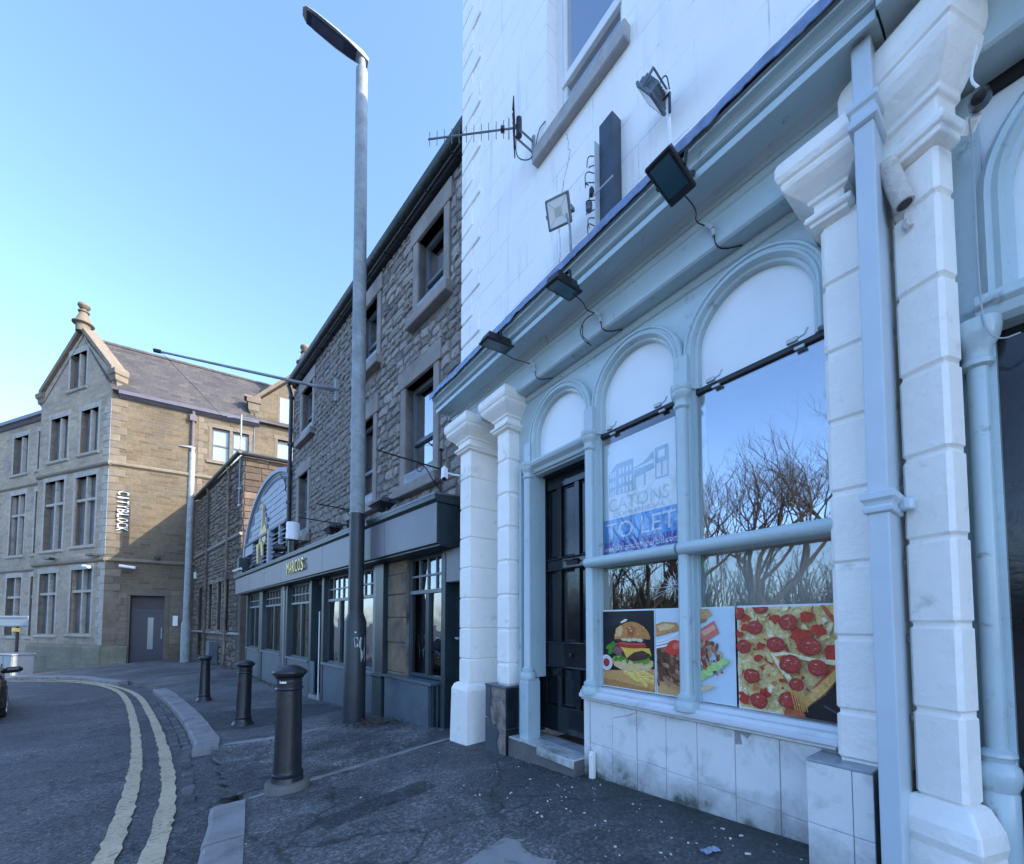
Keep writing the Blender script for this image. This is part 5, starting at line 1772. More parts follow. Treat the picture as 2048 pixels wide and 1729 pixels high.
# stallrisers with sills
for (a, b, z, m_) in ((-5.15, -2.45, .60, 'stall_grey'), (-8.0, -6.15, .57, 'stall_grey'), (-10.85, -8.65, .60, 'stall_grey'), (-13.2, -11.3, .60, 'stall_grey')):
    MB().box(a, b, -.35, .005, -.8, z - .04).build('stallriser', m_, SB)
    MB().cbox(a - .03, b + .03, -.14, .06, z - .04, z + .008, .008).build('shop_sill', 'frame_light', SB)
MB().box(-1.95, -.60, -.20, .10, -.5, .60).build('stallriser', 'stall_grey', SB, bev=.006)
MB().cbox(-1.98, -.50, -.22, .13, .602, .645, .008).build('shop_sill', 'stall_grey', SB)
for u in (-.575, -.49, -.41):
    MB().box(u, u + .05, -.2, .06 - (u + .575) * .3, -.5, .60).build('door_post', 'dark_green', SB)
MB().box(-.40, -.30, -.28, .02, -.4, GZ1).box(-.30, .4, -.28, -.02, 2.05, GZ1).build('door_post', 'dark_green', SB)
MB().box(-.395, .4, .0, .012, 2.06, GZ1 - .01).build('door_head_panel', 'shop_grey', SB)
sd = MB().box(-.30, .4, -.22, -.17, .0, 2.05).build('side_door', 'dark_green', SB)
for z0, z1 in ((.15, .75), (.85, 1.35), (1.45, 1.95)):
    MB().loft(-.24, .05, -.17, -.165, [(.0, z0), (-.012, z0 + .015), (-.012, z1 - .015), (0, z1)]).build('door_panel', 'dark_green', sd)
MB().tube([Vector((-.22, .165, 1.28)), Vector((-.22, .10, 1.28)), Vector((-.15, .09, 1.27))], .012, 8).build('door_handle', 'galv_light', sd)
MB().cbox(-.33, .25, -.2, .12, -.2, .035, .01).build('door_step', 'kerb', SB)
# bare stone pier
sp = MB().box(-2.10, -1.47, -.6, -.03, -.8, GZ1).build('stone_pier', 'mortar', SB)
z = -.3
r = random.Random(8)
while z < GZ1 - .05:
    h = min(r.uniform(.30, .48), GZ1 - z)
    MB().cbox(-2.09, -1.475, -.3, -.005 + r.uniform(-.012, .008), z + .006, z + h - .006, .014).build('block', 'ochre_stone', sp)
    z += h
# recessed entrance
MB().box(-6.0, -5.28, -.52, -.50, -.5, GZ1).build('recess_wall', 'dark_green', SB)
ed = MB().box(-5.95, -5.33, -.49, -.45, -.3, 2.05).build('entrance_door', 'black_gloss', SB)
MB().box(-5.98, -5.70, .0, .03, -.4, .58).build('gate_panel', 'stall_grey', SB)
MB().tube([Vector((-5.34, -.04, -.25)), Vector((-5.34, -.04, 1.75))], .014, 8).build('handrail', 'white_plastic', SB, smooth=True)
MB().cbox(-6.0, -5.28, -.4, .05, -.6, -.19, .01).build('entrance_step', 'kerb', SB)
MB().box(-14.2, .4, -1.6, -.70, -.8, GZ1).build('bar_rear', 'interior', SB)
MB().box(-13.9, .4, -.75, -.1, GZ1 - .01, GZ1).build('bar_ceiling', 'interior', SB)

# hanging-sign brackets of black iron
def sign_bracket(label, u, z, L=.85, w0=-.10, post=.5, drop=.0):
    o = empty('sign_bracket', Bw(u, w0, z))
    o.rotation_euler = (0, 0, B_ANG)
    tag(o, label, 'bracket', 'iron sign brackets on the stone front')
    mb = MB().tube([Vector((0, 0, -.45)), Vector((0, 0, .28))], .013, 6)
    mb.lathe(0, 0, [(.013, .28), (.035, .285), (.035, .30), (.01, .32)], 8)
    mb.build('post', 'iron', o)
    MB().tube([Vector((0, .02, 0)), Vector((0, -L, .0)), Vector((0, -L - .02, .02))], .011, 6).build('arm', 'iron', o)
    MB().tube([Vector((0, -.02, -.30)), Vector((0, -.12, -.22)), Vector((0, -.24, -.06)), Vector((0, -.32, -.01))], .008, 6).build('brace', 'iron', o)
    MB().tube([Vector((0, -.36 + .07 * math.cos(t) * (1 - t / 14), -.08 + .07 * math.sin(t) * (1 - t / 14))) for t in [k * .5 for k in range(16)]], .006, 5).build('scroll', 'iron', o)
    MB().tube([Vector((0, -.07 + .05 * math.cos(t) * (1 - t / 14), -.20 + .05 * math.sin(t) * (1 - t / 14))) for t in [k * .5 for k in range(14)]], .006, 5).build('scroll', 'iron', o)
    return o
sign_bracket('black iron sign bracket nearest the white pier', -.62, 3.78, .98)
sign_bracket('black iron sign bracket just left of the lamp post', -3.55, 3.72, .80)
sign_bracket('black iron sign bracket above the middle of the bar fascia', -4.15, 3.55, .95)
sign_bracket('small black iron sign bracket by the far window of the stone wall', -6.6, 3.55, .9)

# fascia uplighters: flat lantern heads
def lantern(label, u, w, z, s=1.0, rz=0.0):
    o = empty('fascia_lamp', Bw(u, w, z))
    o.rotation_euler = (0, 0, B_ANG + rz)
    tag(o, label, 'lamp', 'grey lantern heads on the bar fascia')
    h = MB()
    h.v = [(-.30 * s, -.13 * s, 0), (.22 * s, -.16 * s, 0), (.22 * s, .16 * s, 0), (-.30 * s, .13 * s, 0), (-.34 * s, -.10 * s, .05 * s), (.26 * s, -.13 * s, .06 * s), (.26 * s, .13 * s, .06 * s), (-.34 * s, .10 * s, .05 * s), (-.18 * s, -.07 * s, .085 * s), (.16 * s, -.07 * s, .09 * s), (.16 * s, .07 * s, .09 * s), (-.18 * s, .07 * s, .085 * s)]
    h.f = [(3, 2, 1, 0), (0, 1, 5, 4), (1, 2, 6, 5), (2, 3, 7, 6), (3, 0, 4, 7), (4, 5, 9, 8), (5, 6, 10, 9), (6, 7, 11, 10), (7, 4, 8, 11), (8, 9, 10, 11)]
    h.build('hood', 'grey_metal', o, bev=.008)
    g = MB()
    g.v = [(-.27 * s, -.11 * s, -.002), (.20 * s, -.14 * s, -.002), (.20 * s, .14 * s, -.002), (-.27 * s, .11 * s, -.002), (-.12 * s, -.06 * s, -.10 * s), (.12 * s, -.07 * s, -.09 * s), (.12 * s, .07 * s, -.09 * s), (-.12 * s, .06 * s, -.10 * s)]
    g.f = [(0, 1, 5, 4), (1, 2, 6, 5), (2, 3, 7, 6), (3, 0, 4, 7), (4, 5, 6, 7)]
    g.build('bowl', 'black_plastic', o, bev=.006)
    MB().tube([Vector((.10 * s, .0, -.06 * s)), Vector((.18 * s, .06, -.16 * s)), Vector((.2 * s, .1, -.30 * s))], .022, 8).build('stem', 'black_plastic', o, smooth=True)
    MB().tube([Vector((.24 * s, .0, .02)), Vector((.42 * s, .06, .03))], .016, 8).build('arm', 'iron', o)
    return o
lantern('large grey lantern head on the fascia just right of the lamp post', -1.95, .18, 3.47, 1.0)
lantern('grey lantern head on the fascia left of the lamp post', -4.25, .18, 3.44, .95)
lantern('dark lantern head at the far end of the bar fascia', -11.0, .20, 3.30, 1.15)
# white beacon and twin black speakers on the fascia
o = empty('alarm_beacon', Bw(-7.35, .10, 3.24)); o.rotation_euler = (0, 0, B_ANG)
tag(o, 'white drum shaped beacon standing on the bar fascia', 'beacon')
MB().lathe(0, 0, [(.15, .42), (.17, .44), (.17, .60), (.16, .62), (.165, .86), (.15, .90), (.05, .915)], 16).build('drum', 'white_plastic', o, smooth=True)
MB().lathe(0, 0, [(.12, -.02), (.12, .40), (.10, .42)], 12).build('base', 'black_plastic', o)
for k, (u, z) in enumerate(((-8.05, 3.28), (-8.05, 3.52))):
    o = empty('spot_lamp', Bw(u, .15, z)); o.rotation_euler = (0, 0, B_ANG)
    tag(o, ['lower', 'upper'][k] + ' of two round black spot lamps beside the white beacon', 'spot lamp', 'black spot lamps on the fascia')
    MB().tube([Vector((.10, .06, .0)), Vector((.0, -.06, .02)), Vector((-.10, -.16, .03))], [.07, .11, .125], 14).build('can', 'black_plastic', o, smooth=True)
    MB().tube([Vector((-.10, -.16, .03)), Vector((-.11, -.17, .031))], [.10, .10], 14).build('lens', 'lens_bright', o)
    MB().tube([Vector((.10, .06, .0)), Vector((.25, .1, -.02)), Vector((.3, .1, -.1))], .02, 6).build('arm', 'iron', o)
o = empty('flood_tube', Bw(-13.2, .25, 3.24)); o.rotation_euler = (0, 0, B_ANG)
tag(o, 'white tube light on a dark bracket at the far end of the fascia', 'lamp')
MB().tube([Vector((-.75, -.1, .18)), Vector((.55, -.1, .16))], .045, 10).build('tube', 'white_plastic', o, smooth=True)
MB().box(-.6, .5, -.2, .05, -.08, .1).build('tray', 'black_plastic', o)

# flag pole on a bracket high on the stone wall
o = empty('flag_pole', Bw(-4.95, UW, 6.85))
tag(o, 'bare grey flag pole leaning out from the stone wall over the street', 'flag pole')
bpy.context.view_layer.update()
tip = Bw(-6.35, 2.9, 7.02)
fb = Bw(-4.95, UW + .08, 6.80)
world_tube('pole', [fb, fb.lerp(tip, .5), tip], [.035, .03, .022], 'galv', o, 10, 0)
world_tube('pole_tip', [tip, tip + (tip - fb).normalized() * .12], .04, 'iron', o, 8, 0)
for du, dz in ((-.10, -.14), (.12, -.02), (.0, -.22), (-.06, .10)):
    world_tube('stay', [Bw(-4.95 + du, UW + .04, 6.82 + dz), fb.lerp(tip, .16)], .016, 'galv', o, 6, 0)
world_tube('wall_plate', [Bw(-4.95, UW + .03, 6.55), Bw(-4.95, UW + .03, 7.05)], .07, 'galv', o, 6, 0)
world_tube('halyard', [tip, Vector((-9.7, 14.9, 8.05))], .006, 'iron', o, 4, 0)

# ------------------------------------------------------------------ arched hall behind the far half of the fascia
AH = empty('arched_hall', Bw(-10.6, -.05, 0), B_ANG)
tag(AH, 'pale grey barrel arched gable with louvres above the bar fascia', 'building')
def ell(a, b, n=40, zc=3.6):
    return [(-a * math.cos(math.pi * k / n), zc + b * math.sin(math.pi * k / n)) for k in range(n + 1)]
MB().prism(ell(4.05, 2.75) + [(4.05, 2.6), (-4.05, 2.6)], -.30, -.12).build('backing_wall', 'arch_grey', AH)
MB().rail(ell(4.0, 2.72, 48), [(-.24, -.30), (-.24, -.10), (-.20, -.06), (-.10, -.05), (-.08, .02), (.02, .03), (.05, .0), (.05, -.30)]).build('arch_rim', 'arch_grey', AH, smooth=True, ang=30)
MB().rail(ell(3.86, 2.58, 48), [(-.02, -.12), (-.02, -.035), (.09, -.035), (.09, -.12)]).build('arch_rim_dark_band', 'stall_grey', AH)  # narrow darker blue-grey band along the inner part of the rim
# painted brick courses in the head of the arch
zz = 4.5
row = 0
mes = {}
while zz < 6.1:
    half = 3.72 * math.sqrt(max(0, 1 - ((zz + .2 - 3.6) / 2.5) ** 2))
    u = -half + (.3 if row % 2 else 0)
    while u < half - .1:
        u1 = min(u + .58, half)
        MB().cbox(u + .006, u1 - .006, -.12, -.055 + rng.uniform(-.006, .006), zz + .006, zz + .196, .008).build('brick', 'arch_grey', AH)
        u = u1
    zz += .2; row += 1
MB().box(-3.9, 3.9, -.12, .03, 4.42, 4.5).build('louvre_head', 'stall_grey', AH)
MB().box(-3.6, 3.9, -.14, -.118, 2.7, 4.42).build('louvre_backing', 'interior', AH)
for (a, b) in ((-2.35, -1.12), (-1.02, .02), (.30, 1.30), (1.40, 2.35), (2.45, 3.4)):
    z = 3.15
    while z < 4.36:
        MB().add([(a, .08, z + .06), (b, .08, z + .06), (b, -.0, z), (a, -.0, z), (a, .08, z + .08), (b, .08, z + .08), (b, -.0, z + .02), (a, -.0, z + .02)], [(0, 1, 2, 3), (7, 6, 5, 4), (0, 4, 5, 1), (1, 5, 6, 2), (2, 6, 7, 3), (3, 7, 4, 0)]).build('slat', 'arch_grey', AH)
        z += .135
    MB().box(b, b + .10, -.1, .03, 3.0, 4.42).build('louvre_post', 'arch_grey', AH)
MB().box(.10, .28, -.1, .07, 2.9, 4.5).build('wide_post', 'arch_grey', AH)
MB().box(-3.75, -2.45, -.12, -.02, 4.05, 4.42).build('side_panel', 'arch_grey', AH)
MB().tube(smooth_path([Vector((1.3, -.02, 6.0)), Vector((2.0, -.02, 5.55)), Vector((1.9, -.03, 5.35)), Vector((2.3, -.03, 5.2)), Vector((2.35, -.03, 4.8))], 2), .018, 5).build('cable', 'cable', AH)
# gold emblem
em = MB()
em.prism([(-1.06, 4.66), (-.96, 4.66), (-.93, 5.55), (-.99, 5.6), (-1.05, 5.5)], -.05, .0)
em.prism([(-1.45, 4.2), (-.55, 4.12), (-.42, 4.62), (-.7, 4.86), (-.95, 4.66), (-1.2, 4.78), (-1.42, 4.55)], -.05, -.005)
em.prism([(-1.38, 4.2), (-1.05, 4.2), (-1.08, 3.55), (-1.16, 3.3), (-1.24, 3.55)], .04, .08)
em.prism([(-.80, 4.2), (-.52, 4.2), (-.40, 3.72), (-.62, 3.72)], .04, .08)
em.build('emblem', 'gold', AH)
for (u, z) in ((-.72, 5.35), (-.66, 5.15), (-.45, 4.95), (-.28, 4.9), (-.36, 4.7)):
    MB().prism([(u - .05, z), (u, z + .09), (u + .05, z + .02), (u + .02, z - .08)], -.05, -.02).build('emblem_spark', 'stall_grey', AH)
MB().box(-4.05, -3.6, -.1, .2, 2.6, 4.0).build('side_pier', 'dark_green', AH)
# hall roof runs back
mb = MB()
e_ = ell(4.0, 2.72, 32)
mb.v = [(u, .30, z) for u, z in e_] + [(u, 6.0, z) for u, z in e_]
n = len(e_)
mb.f = [(i, i + 1, n + i + 1, n + i) for i in range(n - 1)]
mb.build('barrel_roof', 'slate_plain', AH, smooth=True)

# the hall stops where the taller stone building begins
for ch in list(AH.children):
    bm = bmesh.new()
    bm.from_mesh(ch.data)
    bmesh.ops.bisect_plane(bm, geom=list(bm.verts) + list(bm.edges) + list(bm.faces), plane_co=(2.03, 0, 0), plane_no=(1, 0, 0), clear_outer=True)
    n_left = len(bm.faces)
    bm.to_mesh(ch.data)
    bm.free()
    if n_left == 0:
        bpy.data.objects.remove(ch)

def uv_plane(name, quads, mat, parent, thick=.06, **kw):
    """roof slopes: world/local quads (eave0, eave1, ridge1, ridge0) with slate uv in metres, given thickness"""
    me = bpy.data.meshes.new(name)
    V, F, UV = [], [], []
    for q in quads:
        q = [Vector(p) for p in q]
        ex = (q[1] - q[0]).normalized()
        nrm = ex.cross(q[3] - q[0]).normalized()
        ey = nrm.cross(ex)
        o = len(V)
        V += [tuple(p) for p in q] + [tuple(p - nrm * thick) for p in q]
        n = len(q)
        F.append(tuple(range(o, o + n)))
        UV += [((p - q[0]).dot(ex), (p - q[0]).dot(ey)) for p in q]
        F.append(tuple(range(o + 2 * n - 1, o + n - 1, -1)))
        UV += [(0, 0)] * n
        for i in range(n):
            j = (i + 1) % n
            F.append((o + i, o + n + i, o + n + j, o + j))
            UV += [(0, 0)] * 4
    me.from_pydata(V, [], F)
    ul = me.uv_layers.new(name='UVMap')
    for i, c in enumerate(UV):
        ul.data[i].uv = c
    return put(name, me, mat, parent, **kw)

# ------------------------------------------------------------------ old dark stone building beyond the hall
C_LOC = Vector((-10.87, 16.4, 0))
C_A1 = math.radians(-43.18); C_A2 = math.radians(32.66)
CB = empty('old_sandstone_building', C_LOC)
tag(CB, 'low blackened sandstone building with a hipped roof, beyond the arched hall', 'building')
c1x = Vector((math.cos(C_A1), math.sin(C_A1), 0)); c2x = Vector((math.cos(C_A2), math.sin(C_A2), 0))
CE = 8.30
cw_ = [(-2.45, -1.75, 1.15, 3.35), (-3.75, -3.05, 1.15, 3.35), (-5.6, -4.9, 1.15, 3.35), (-7.9, -7.1, -.2, 3.3)]
s1 = MB()
wall_open(s1, -9.35, 0, -1.2, CE, cw_, -.5, 0)
w1 = s1.build('street_wall', 'mortar_brown', CB, rz=C_A1)
s2 = MB().box(.0, 6.0, -.5, 0, -1.0, CE).build('end_wall', 'mortar_brown', CB, rz=C_A2)
hs = [(a - .12, b + .12, c - .15, d + .22) for a, b, c, d in cw_]
st_ = lay_stones(-9.3, -.42, -.9, CE - .1, (.17, .30), (.28, .62), hs + [(-9.4, 1, 5.0, 5.16), (-9.4, 1, .95, 1.1)], 91)
put_stones(st_, 0, stone_templates(8, 700), 'cstone', w1, .06, 120, 6)
# squared blocks on the end wall and corner
zz = 3.0
k = 0
r = random.Random(12)
while zz < CE - .12:
    h = r.uniform(.20, .30)
    u = .02 if k % 2 else .0
    MB().cbox(-.40 + (.12 if k % 2 else 0), -.005, -.3, .03 + r.uniform(-.01, .02), zz + .008, zz + h - .008, .02).build('corner_block', 'cstone', w1)
    while u < 3.0:
        L = r.uniform(.38, .85)
        MB().cbox(u + .01, u + L - .01, -.2, .03 + r.uniform(-.015, .015), zz + .009, zz + h - .009, .018).build('block', 'cstone_warm', s2)
        u += L
    zz += h; k += 1
for (a, b, c, d) in cw_:
    sr = MB().cbox(a - .12, a, -.3, .04, c, d, .01).cbox(b, b + .12, -.3, .04, c, d, .01).cbox(a - .16, b + .16, -.3, .05, d, d + .22, .01).cbox(a - .16, b + .16, -.3, .09, c - .14, c, .01).build('window_surround', 'cstone', w1)
    MB().box(a, a + .05, -.28, -.22, c, d).box(b - .05, b, -.28, -.22, c, d).box(a + .05, b - .05, -.28, -.22, c + (d - c) * .55, c + (d - c) * .55 + .05).build('sash', 'sash_grey', sr)
    MB().box(a, b, -.30, -.27, c, d).build('pane', 'black_gloss', sr)
MB().sweep([(-.1, 5.02), (.06, 5.02), (.11, 5.06), (.11, 5.13), (-.1, 5.15)], -9.35, -.0).build('string_course', 'ashlar_dark', CB, rz=C_A1)
MB().sweep([(-.1, .97), (.07, .97), (.10, 1.0), (.05, 1.08), (-.1, 1.09)], -9.35, -.0).build('base_course', 'ashlar_dark', CB, rz=C_A1)
MB().tube([Vector((-9.4, -.2, CE + .02)), Vector((.25, -.22, CE + .02))], .085, 10).build('gutter', 'moss_gutter', CB, rz=C_A1, smooth=True)
MB().tube([Vector((-.15, -.2, CE - .02)), Vector((6.0, -.2, CE - .02))], .075, 10).build('gutter', 'gutter', CB, rz=C_A2, smooth=True)
for u in (-5.9, -1.9):
    MB().tube([Vector((u, -.12, -.8)), Vector((u, -.12, CE - .35)), Vector((u, -.2, CE - .05))], .05, 8).build('downpipe', 'cstone', CB, rz=C_A1, smooth=True)
pA = c1x * -9.4 + Vector((0, 0, CE + .08)); p0_ = Vector((0, 0, CE + .08)); pB = c2x * 6.2 + Vector((0, 0, CE + .08))
rA = c1x * -9.4 + c2x * 3 + Vector((0, 0, CE + 1.5)); rB = c2x * 3.2 - c1x * 2.6 + Vector((0, 0, CE + 1.0))
uv_plane('roof', [[pA - c2x * .15, p0_ + c1x * .1, rB, rA], [p0_ + c1x * .1, pB, c2x * 6.2 - c1x * 2.6 + Vector((0, 0, CE + 1.0)), rB]], 'roof_slate', CB)
ap = empty('aerial_mast', C_LOC + Vector((-.35, .25, 7.2)))
tag(ap, 'thin grey aerial mast at the corner of the old sandstone building', 'mast')
MB().tube([Vector((0, 0, -1.0)), Vector((0, 0, 2.9))], .03, 8).build('mast', 'galv', ap)
MB().tube([Vector((-.5, -.1, 2.75)), Vector((.4, .1, 2.78))], .02, 6).build('cross_arm', 'galv', ap)
for z in (-.2, -.9):
    MB().tube([Vector((-.05, 0, z)), Vector((.65, .0, z + .03))], .035, 6).build('stand_off', 'galv_light', ap)
wc_ = MB().box(-.9, -.35, .05, .40, -1.0, .62).build('wall_box', 'stall_grey', None, loc=C_LOC + c1x * -2.9, rz=C_A1, bev=.02)
tag(wc_, 'dark utility box standing against the old sandstone wall behind the far bollard', 'utility box')
al = MB().cbox(-9.05, -8.75, .02, .12, 3.9, 4.25, .01).build('alarm_box', 'white_plastic', None, loc=C_LOC, rz=C_A1)
tag(al, 'small white alarm box on the old sandstone wall', 'alarm box')

# ------------------------------------------------------------------ gabled stone building at the bend
D_LOC = Vector((-20.954, 21.0, 0))
A_R = math.radians(32.12); A_L = math.radians(-19.83)
DB = empty('gabled_stone_building', D_LOC)
tag(DB, 'large buff stone building with ball topped gable and slate roof at the bend', 'building')
drx = Vector((math.cos(A_R), math.sin(A_R), 0)); dlx = Vector((math.cos(A_L), math.sin(A_L), 0))
dro = Vector((math.sin(A_R), -math.cos(A_R), 0)); dlo = Vector((math.sin(A_L), -math.cos(A_L), 0))

def stone_window(par, rz, u0, u1, z0, z1, cols, trans, mat='gable_trim', pane='glass_town', w=0.0, mw=.13, sill=True):
    fr = MB().box(u0 - .16, u0, w - .32, w + .012, z0, z1).box(u1, u1 + .16, w - .32, w + .012, z0, z1).box(u0 - .22, u1 + .22, w - .32, w + .014, z1, z1 + .30)
    o = fr.build('window', mat, par, rz=rz)
    if sill:
        MB().sweep([(w - .3, z0 - .22), (w + .05, z0 - .22), (w + .10, z0 - .17), (w + .10, z0 - .10), (w - .1, z0 - .002), (w - .3, z0 - .002)], u0 - .22, u1 + .22).build('sill', mat, o)
    for k in range(1, cols):
        u = u0 + (u1 - u0) * k / cols
        MB().box(u - mw / 2, u + mw / 2, w - .30, w - .05, z0, z1).build('mullion', mat, o)
    for t in trans:
        MB().box(u0, u1, w - .29, w - .055, t - .07, t + .07).build('transom', mat, o)
    MB().box(u0, u1, w - .27, w - .25, z0, z1).build('pane', pane, o)
    f2 = MB()
    for k in range(cols):
        a = u0 + (u1 - u0) * k / cols; b = u0 + (u1 - u0) * (k + 1) / cols
        zs_ = [z0] + list(trans) + [z1]
        for c, d in zip(zs_, zs_[1:]):
            f2.box(a + mw * .4, a + mw * .4 + .04, w - .25, w - .22, c, d)
    f2.build('glazing_bar', 'sash_grey', o)
    return o

# gable front (left face)
ops_L = [(-2.98, -1.10, .92, 4.30), (-6.08, -4.40, .85, 4.22), (-2.98, -1.09, 5.62, 9.34), (-5.94, -4.06, 5.55, 9.42), (-2.72, -1.14, 10.66, 13.0), (-5.65, -3.95, 10.62, 13.02)]
g = MB()
wall_open(g, -6.75, 0, -2.5, 14.35, ops_L, -.5, 0)

g.prism([(-6.75, 14.35), (-3.98, 14.35), (-3.98, 16.9 - .35), (-6.75, 14.6)][:4], -.5, 0)
g.prism([(-2.45, 14.35), (0, 14.35), (0, 14.6), (-2.45, 16.85)], -.5, 0)
g.prism([(-3.98, 16.4), (-2.45, 16.4), (-2.45, 16.85), (-2.95, 17.5), (-3.98, 16.75)], -.5, 0)
g.prism([(-6.75, 14.6), (-3.98, 16.549), (-3.98, 16.75)], -.5, 0)
gw_ = g.build('gable_wall', 'grey_wall', DB, rz=A_L)
MB().box(-6.75, 0, -.5, -.46, -2.5, 14.6).build('inner_wall', 'interior', DB, rz=A_L)
for (a, b, c, d) in ops_L:
    hgt = d - c
    stone_window(DB, A_L, a, b, c, d, 2, (() if hgt < 2.6 else ((c + hgt * .66),)))
stone_window(DB, A_L, -3.98, -2.45, 14.45, 16.4, 2, ())
# string courses wrap the corner
for zc, pr in ((9.78, .10), (4.72, .12)):
    for rz, a, b in ((A_L, -6.80, .08), (A_R, -.05, 6.2)):
        MB().sweep([(-.1, zc - .10), (.03, zc - .10), (pr, zc - .03), (pr, zc + .06), (.02, zc + .13), (-.1, zc + .13)], a, b).build('string_course', 'string', DB, rz=rz)
# gable coping, kneelers, ball finial
cop = MB()
for (x0, z0), (x1, z1) in (((-6.85, 14.72), (-2.95, 17.72)), ((-2.95, 17.72), (.10, 14.72))):
    cop.prism([(x0, z0 - .10), (x1, z1 - .10), (x1, z1 + .20), (x0, z0 + .20)], -.55, .14)
cop.build('gable_coping', 'quoin', DB, rz=A_L, bev=.02)
for u, s_ in ((-6.85, -1), (.06, 1)):
    MB().loft(u - .25, u + .25, -.5, .05, [(-.12, 13.9), (-.10, 14.1), (.0, 14.2), (.02, 14.45), (.08, 14.5), (.10, 14.75), (-.1, 14.95)]).build('kneeler', 'quoin', DB, rz=A_L, bev=.02)
MB().lathe(-2.95, .0, [(.30, 17.5), (.30, 17.9), (.46, 17.95), (.46, 18.0), (.35, 18.06), (.17, 18.6), (.24, 18.64), (.24, 18.69), (.14, 18.74), (.12, 18.8), (.2, 18.86), (.27, 18.98), (.24, 19.10), (.13, 19.17), (.04, 19.2)], 16).build('finial', 'quoin', DB, rz=A_L, smooth=True, ang=40)
# plinth course, stained green
MB().sweep([(-.1, -2.5), (.14, -2.5), (.14, .18), (.10, .30), (.02, .34), (-.1, .34)], -6.8, .10).build('plinth', 'base_wall', DB, rz=A_L)
MB().sweep([(-.1, -2.5), (.12, -2.5), (.12, .12), (.08, .24), (.02, .28), (-.1, .28)], -.08, .98).build('plinth', 'base_wall', DB, rz=A_R)
# left wing set back
lw = [(-10.9, -9.25, 10.65, 12.95), (-8.1, -7.35, 10.65, 12.95), (-10.9, -9.25, 5.6, 9.3), (-8.1, -7.35, 5.6, 9.3), (-10.9, -9.25, .7, 4.2), (-8.2, -7.3, .7, 4.2), (-14.5, -12.5, 5.6, 9.3), (-14.5, -12.5, .7, 4.2)]
g = MB()
wall_open(g, -17, -6.76, -2.8, 13.8, lw, -1.0, -.45)
g.build('wing_wall', 'grey_wall', DB, rz=A_L)
for (a, b, c, d) in lw:
    stone_window(DB, A_L, a, b, c, d, 2 if b - a > 1.2 else 1, (() if d - c < 2.6 else (c + (d - c) * .66,)), w=-.45)
for zc in (9.78, 4.6):
    MB().sweep([(-.5, zc - .10), (-.42, zc - .10), (-.36, zc), (-.5, zc + .1)], -17, -6.8).build('string_course', 'string', DB, rz=A_L)
MB().sweep([(-.5, 13.55), (-.36, 13.6), (-.25, 13.72), (-.12, 13.75), (-.12, 13.95), (-.5, 14.0)], -17, -6.9).build('wing_gutter', 'gutter_blue', DB, rz=A_L)
q0 = dlx * -17 + dlo * -.2 + Vector((0, 0, 13.95)); q1 = dlx * -6.9 + dlo * -.2 + Vector((0, 0, 13.95))
up_ = -dlo * 3.6 + Vector((0, 0, 3.2))
uv_plane('wing_roof', [[q0, q1, q1 + up_, q0 + up_]], 'roof_slate', DB)

# right face
opR = [(1.03, 2.42, -1.0, 2.92), (4.26, 5.10, 10.85, 12.78), (5.24, 6.06, 10.85, 12.78)]
g = MB()
wall_open(g, 0, 6.3, -2.5, 13.5, opR, -.5, 0)
g.build('side_wall', 'buff_wall', DB, rz=A_R)
MB().box(0, 6.3, -.55, -.5, -2.5, 13.5).build('inner_wall', 'interior', DB, rz=A_R)
wf = MB().box(4.12, 4.26, -.3, .012, 10.85, 12.78).box(5.10, 5.24, -.3, .012, 10.85, 12.78).box(6.06, 6.20, -.3, .012, 10.85, 12.78).box(4.05, 6.27, -.3, .014, 12.78, 13.02).build('window', 'quoin', DB, rz=A_R)
MB().box(4.05, 6.27, -.3, .10, 10.68, 10.85).build('sill', 'quoin', wf)
for a, b in ((4.26, 5.10), (5.24, 6.06)):
    MB().box(a, a + .06, -.2, -.12, 10.85, 12.78).box(b - .06, b, -.2, -.12, 10.85, 12.78).box(a + .06, b - .06, -.2, -.12, 11.75, 11.83).box(a + .06, b - .06, -.2, -.12, 10.85, 10.92).box(a + .06, b - .06, -.2, -.12, 12.70, 12.78).build('sash', 'sash_grey', wf)
    MB().box(a + .06, b - .06, -.17, -.165, 10.92, 12.70).build('pane', 'pale_blind', wf)
# quoins at the corner, each a block
for i in range(38):
    z = -1.0 + i * .375
    if 4.55 < z + .2 < 4.95 or 9.6 < z + .2 < 10.0: continue
    L = .62 if i % 2 else .36
    L2 = .36 if i % 2 else .58
    MB().cbox(.0, L, -.02, .022, z + .006, z + .369, .01).build('quoin', 'quoin', DB, rz=A_R)
    MB().cbox(-L2, .0, -.02, .024, z + .006, z + .369, .01).build('quoin', 'gable_trim', DB, rz=A_L)
for i in range(24):
    z = 5.0 + i * .36
    L = .42 if i % 2 else .24
    MB().cbox(3.62, 3.62 + L, -.02, .016, z + .006, z + .354, .01).build('quoin', 'quoin', DB, rz=A_R)
# doorway
dr = MB().box(.93, 1.03, -.4, .01, -1.0, 2.92).box(2.42, 2.62, -.4, .01, -1.0, 2.92).box(.85, 2.70, -.4, .03, 2.92, 3.25).build('door_surround', 'quoin', DB, rz=A_R)
dd = MB().box(1.03, 2.42, -.32, -.26, -1.0, 2.2).build('door', 'navy_door', DB, rz=A_R)
MB().box(1.03, 2.42, -.30, -.22, 2.02, 2.16).build('door_transom', 'navy_door', dd)
MB().box(1.03, 2.42, -.30, -.27, 2.16, 2.92).build('fanlight', 'brown_panel', dd)
MB().box(1.72, 1.95, -.26, -.252, .05, 1.75).build('door_glass', 'pale_blind', dd)
MB().box(2.28, 2.34, -.26, -.18, .6, 1.2).build('door_pull', 'galv', dd)
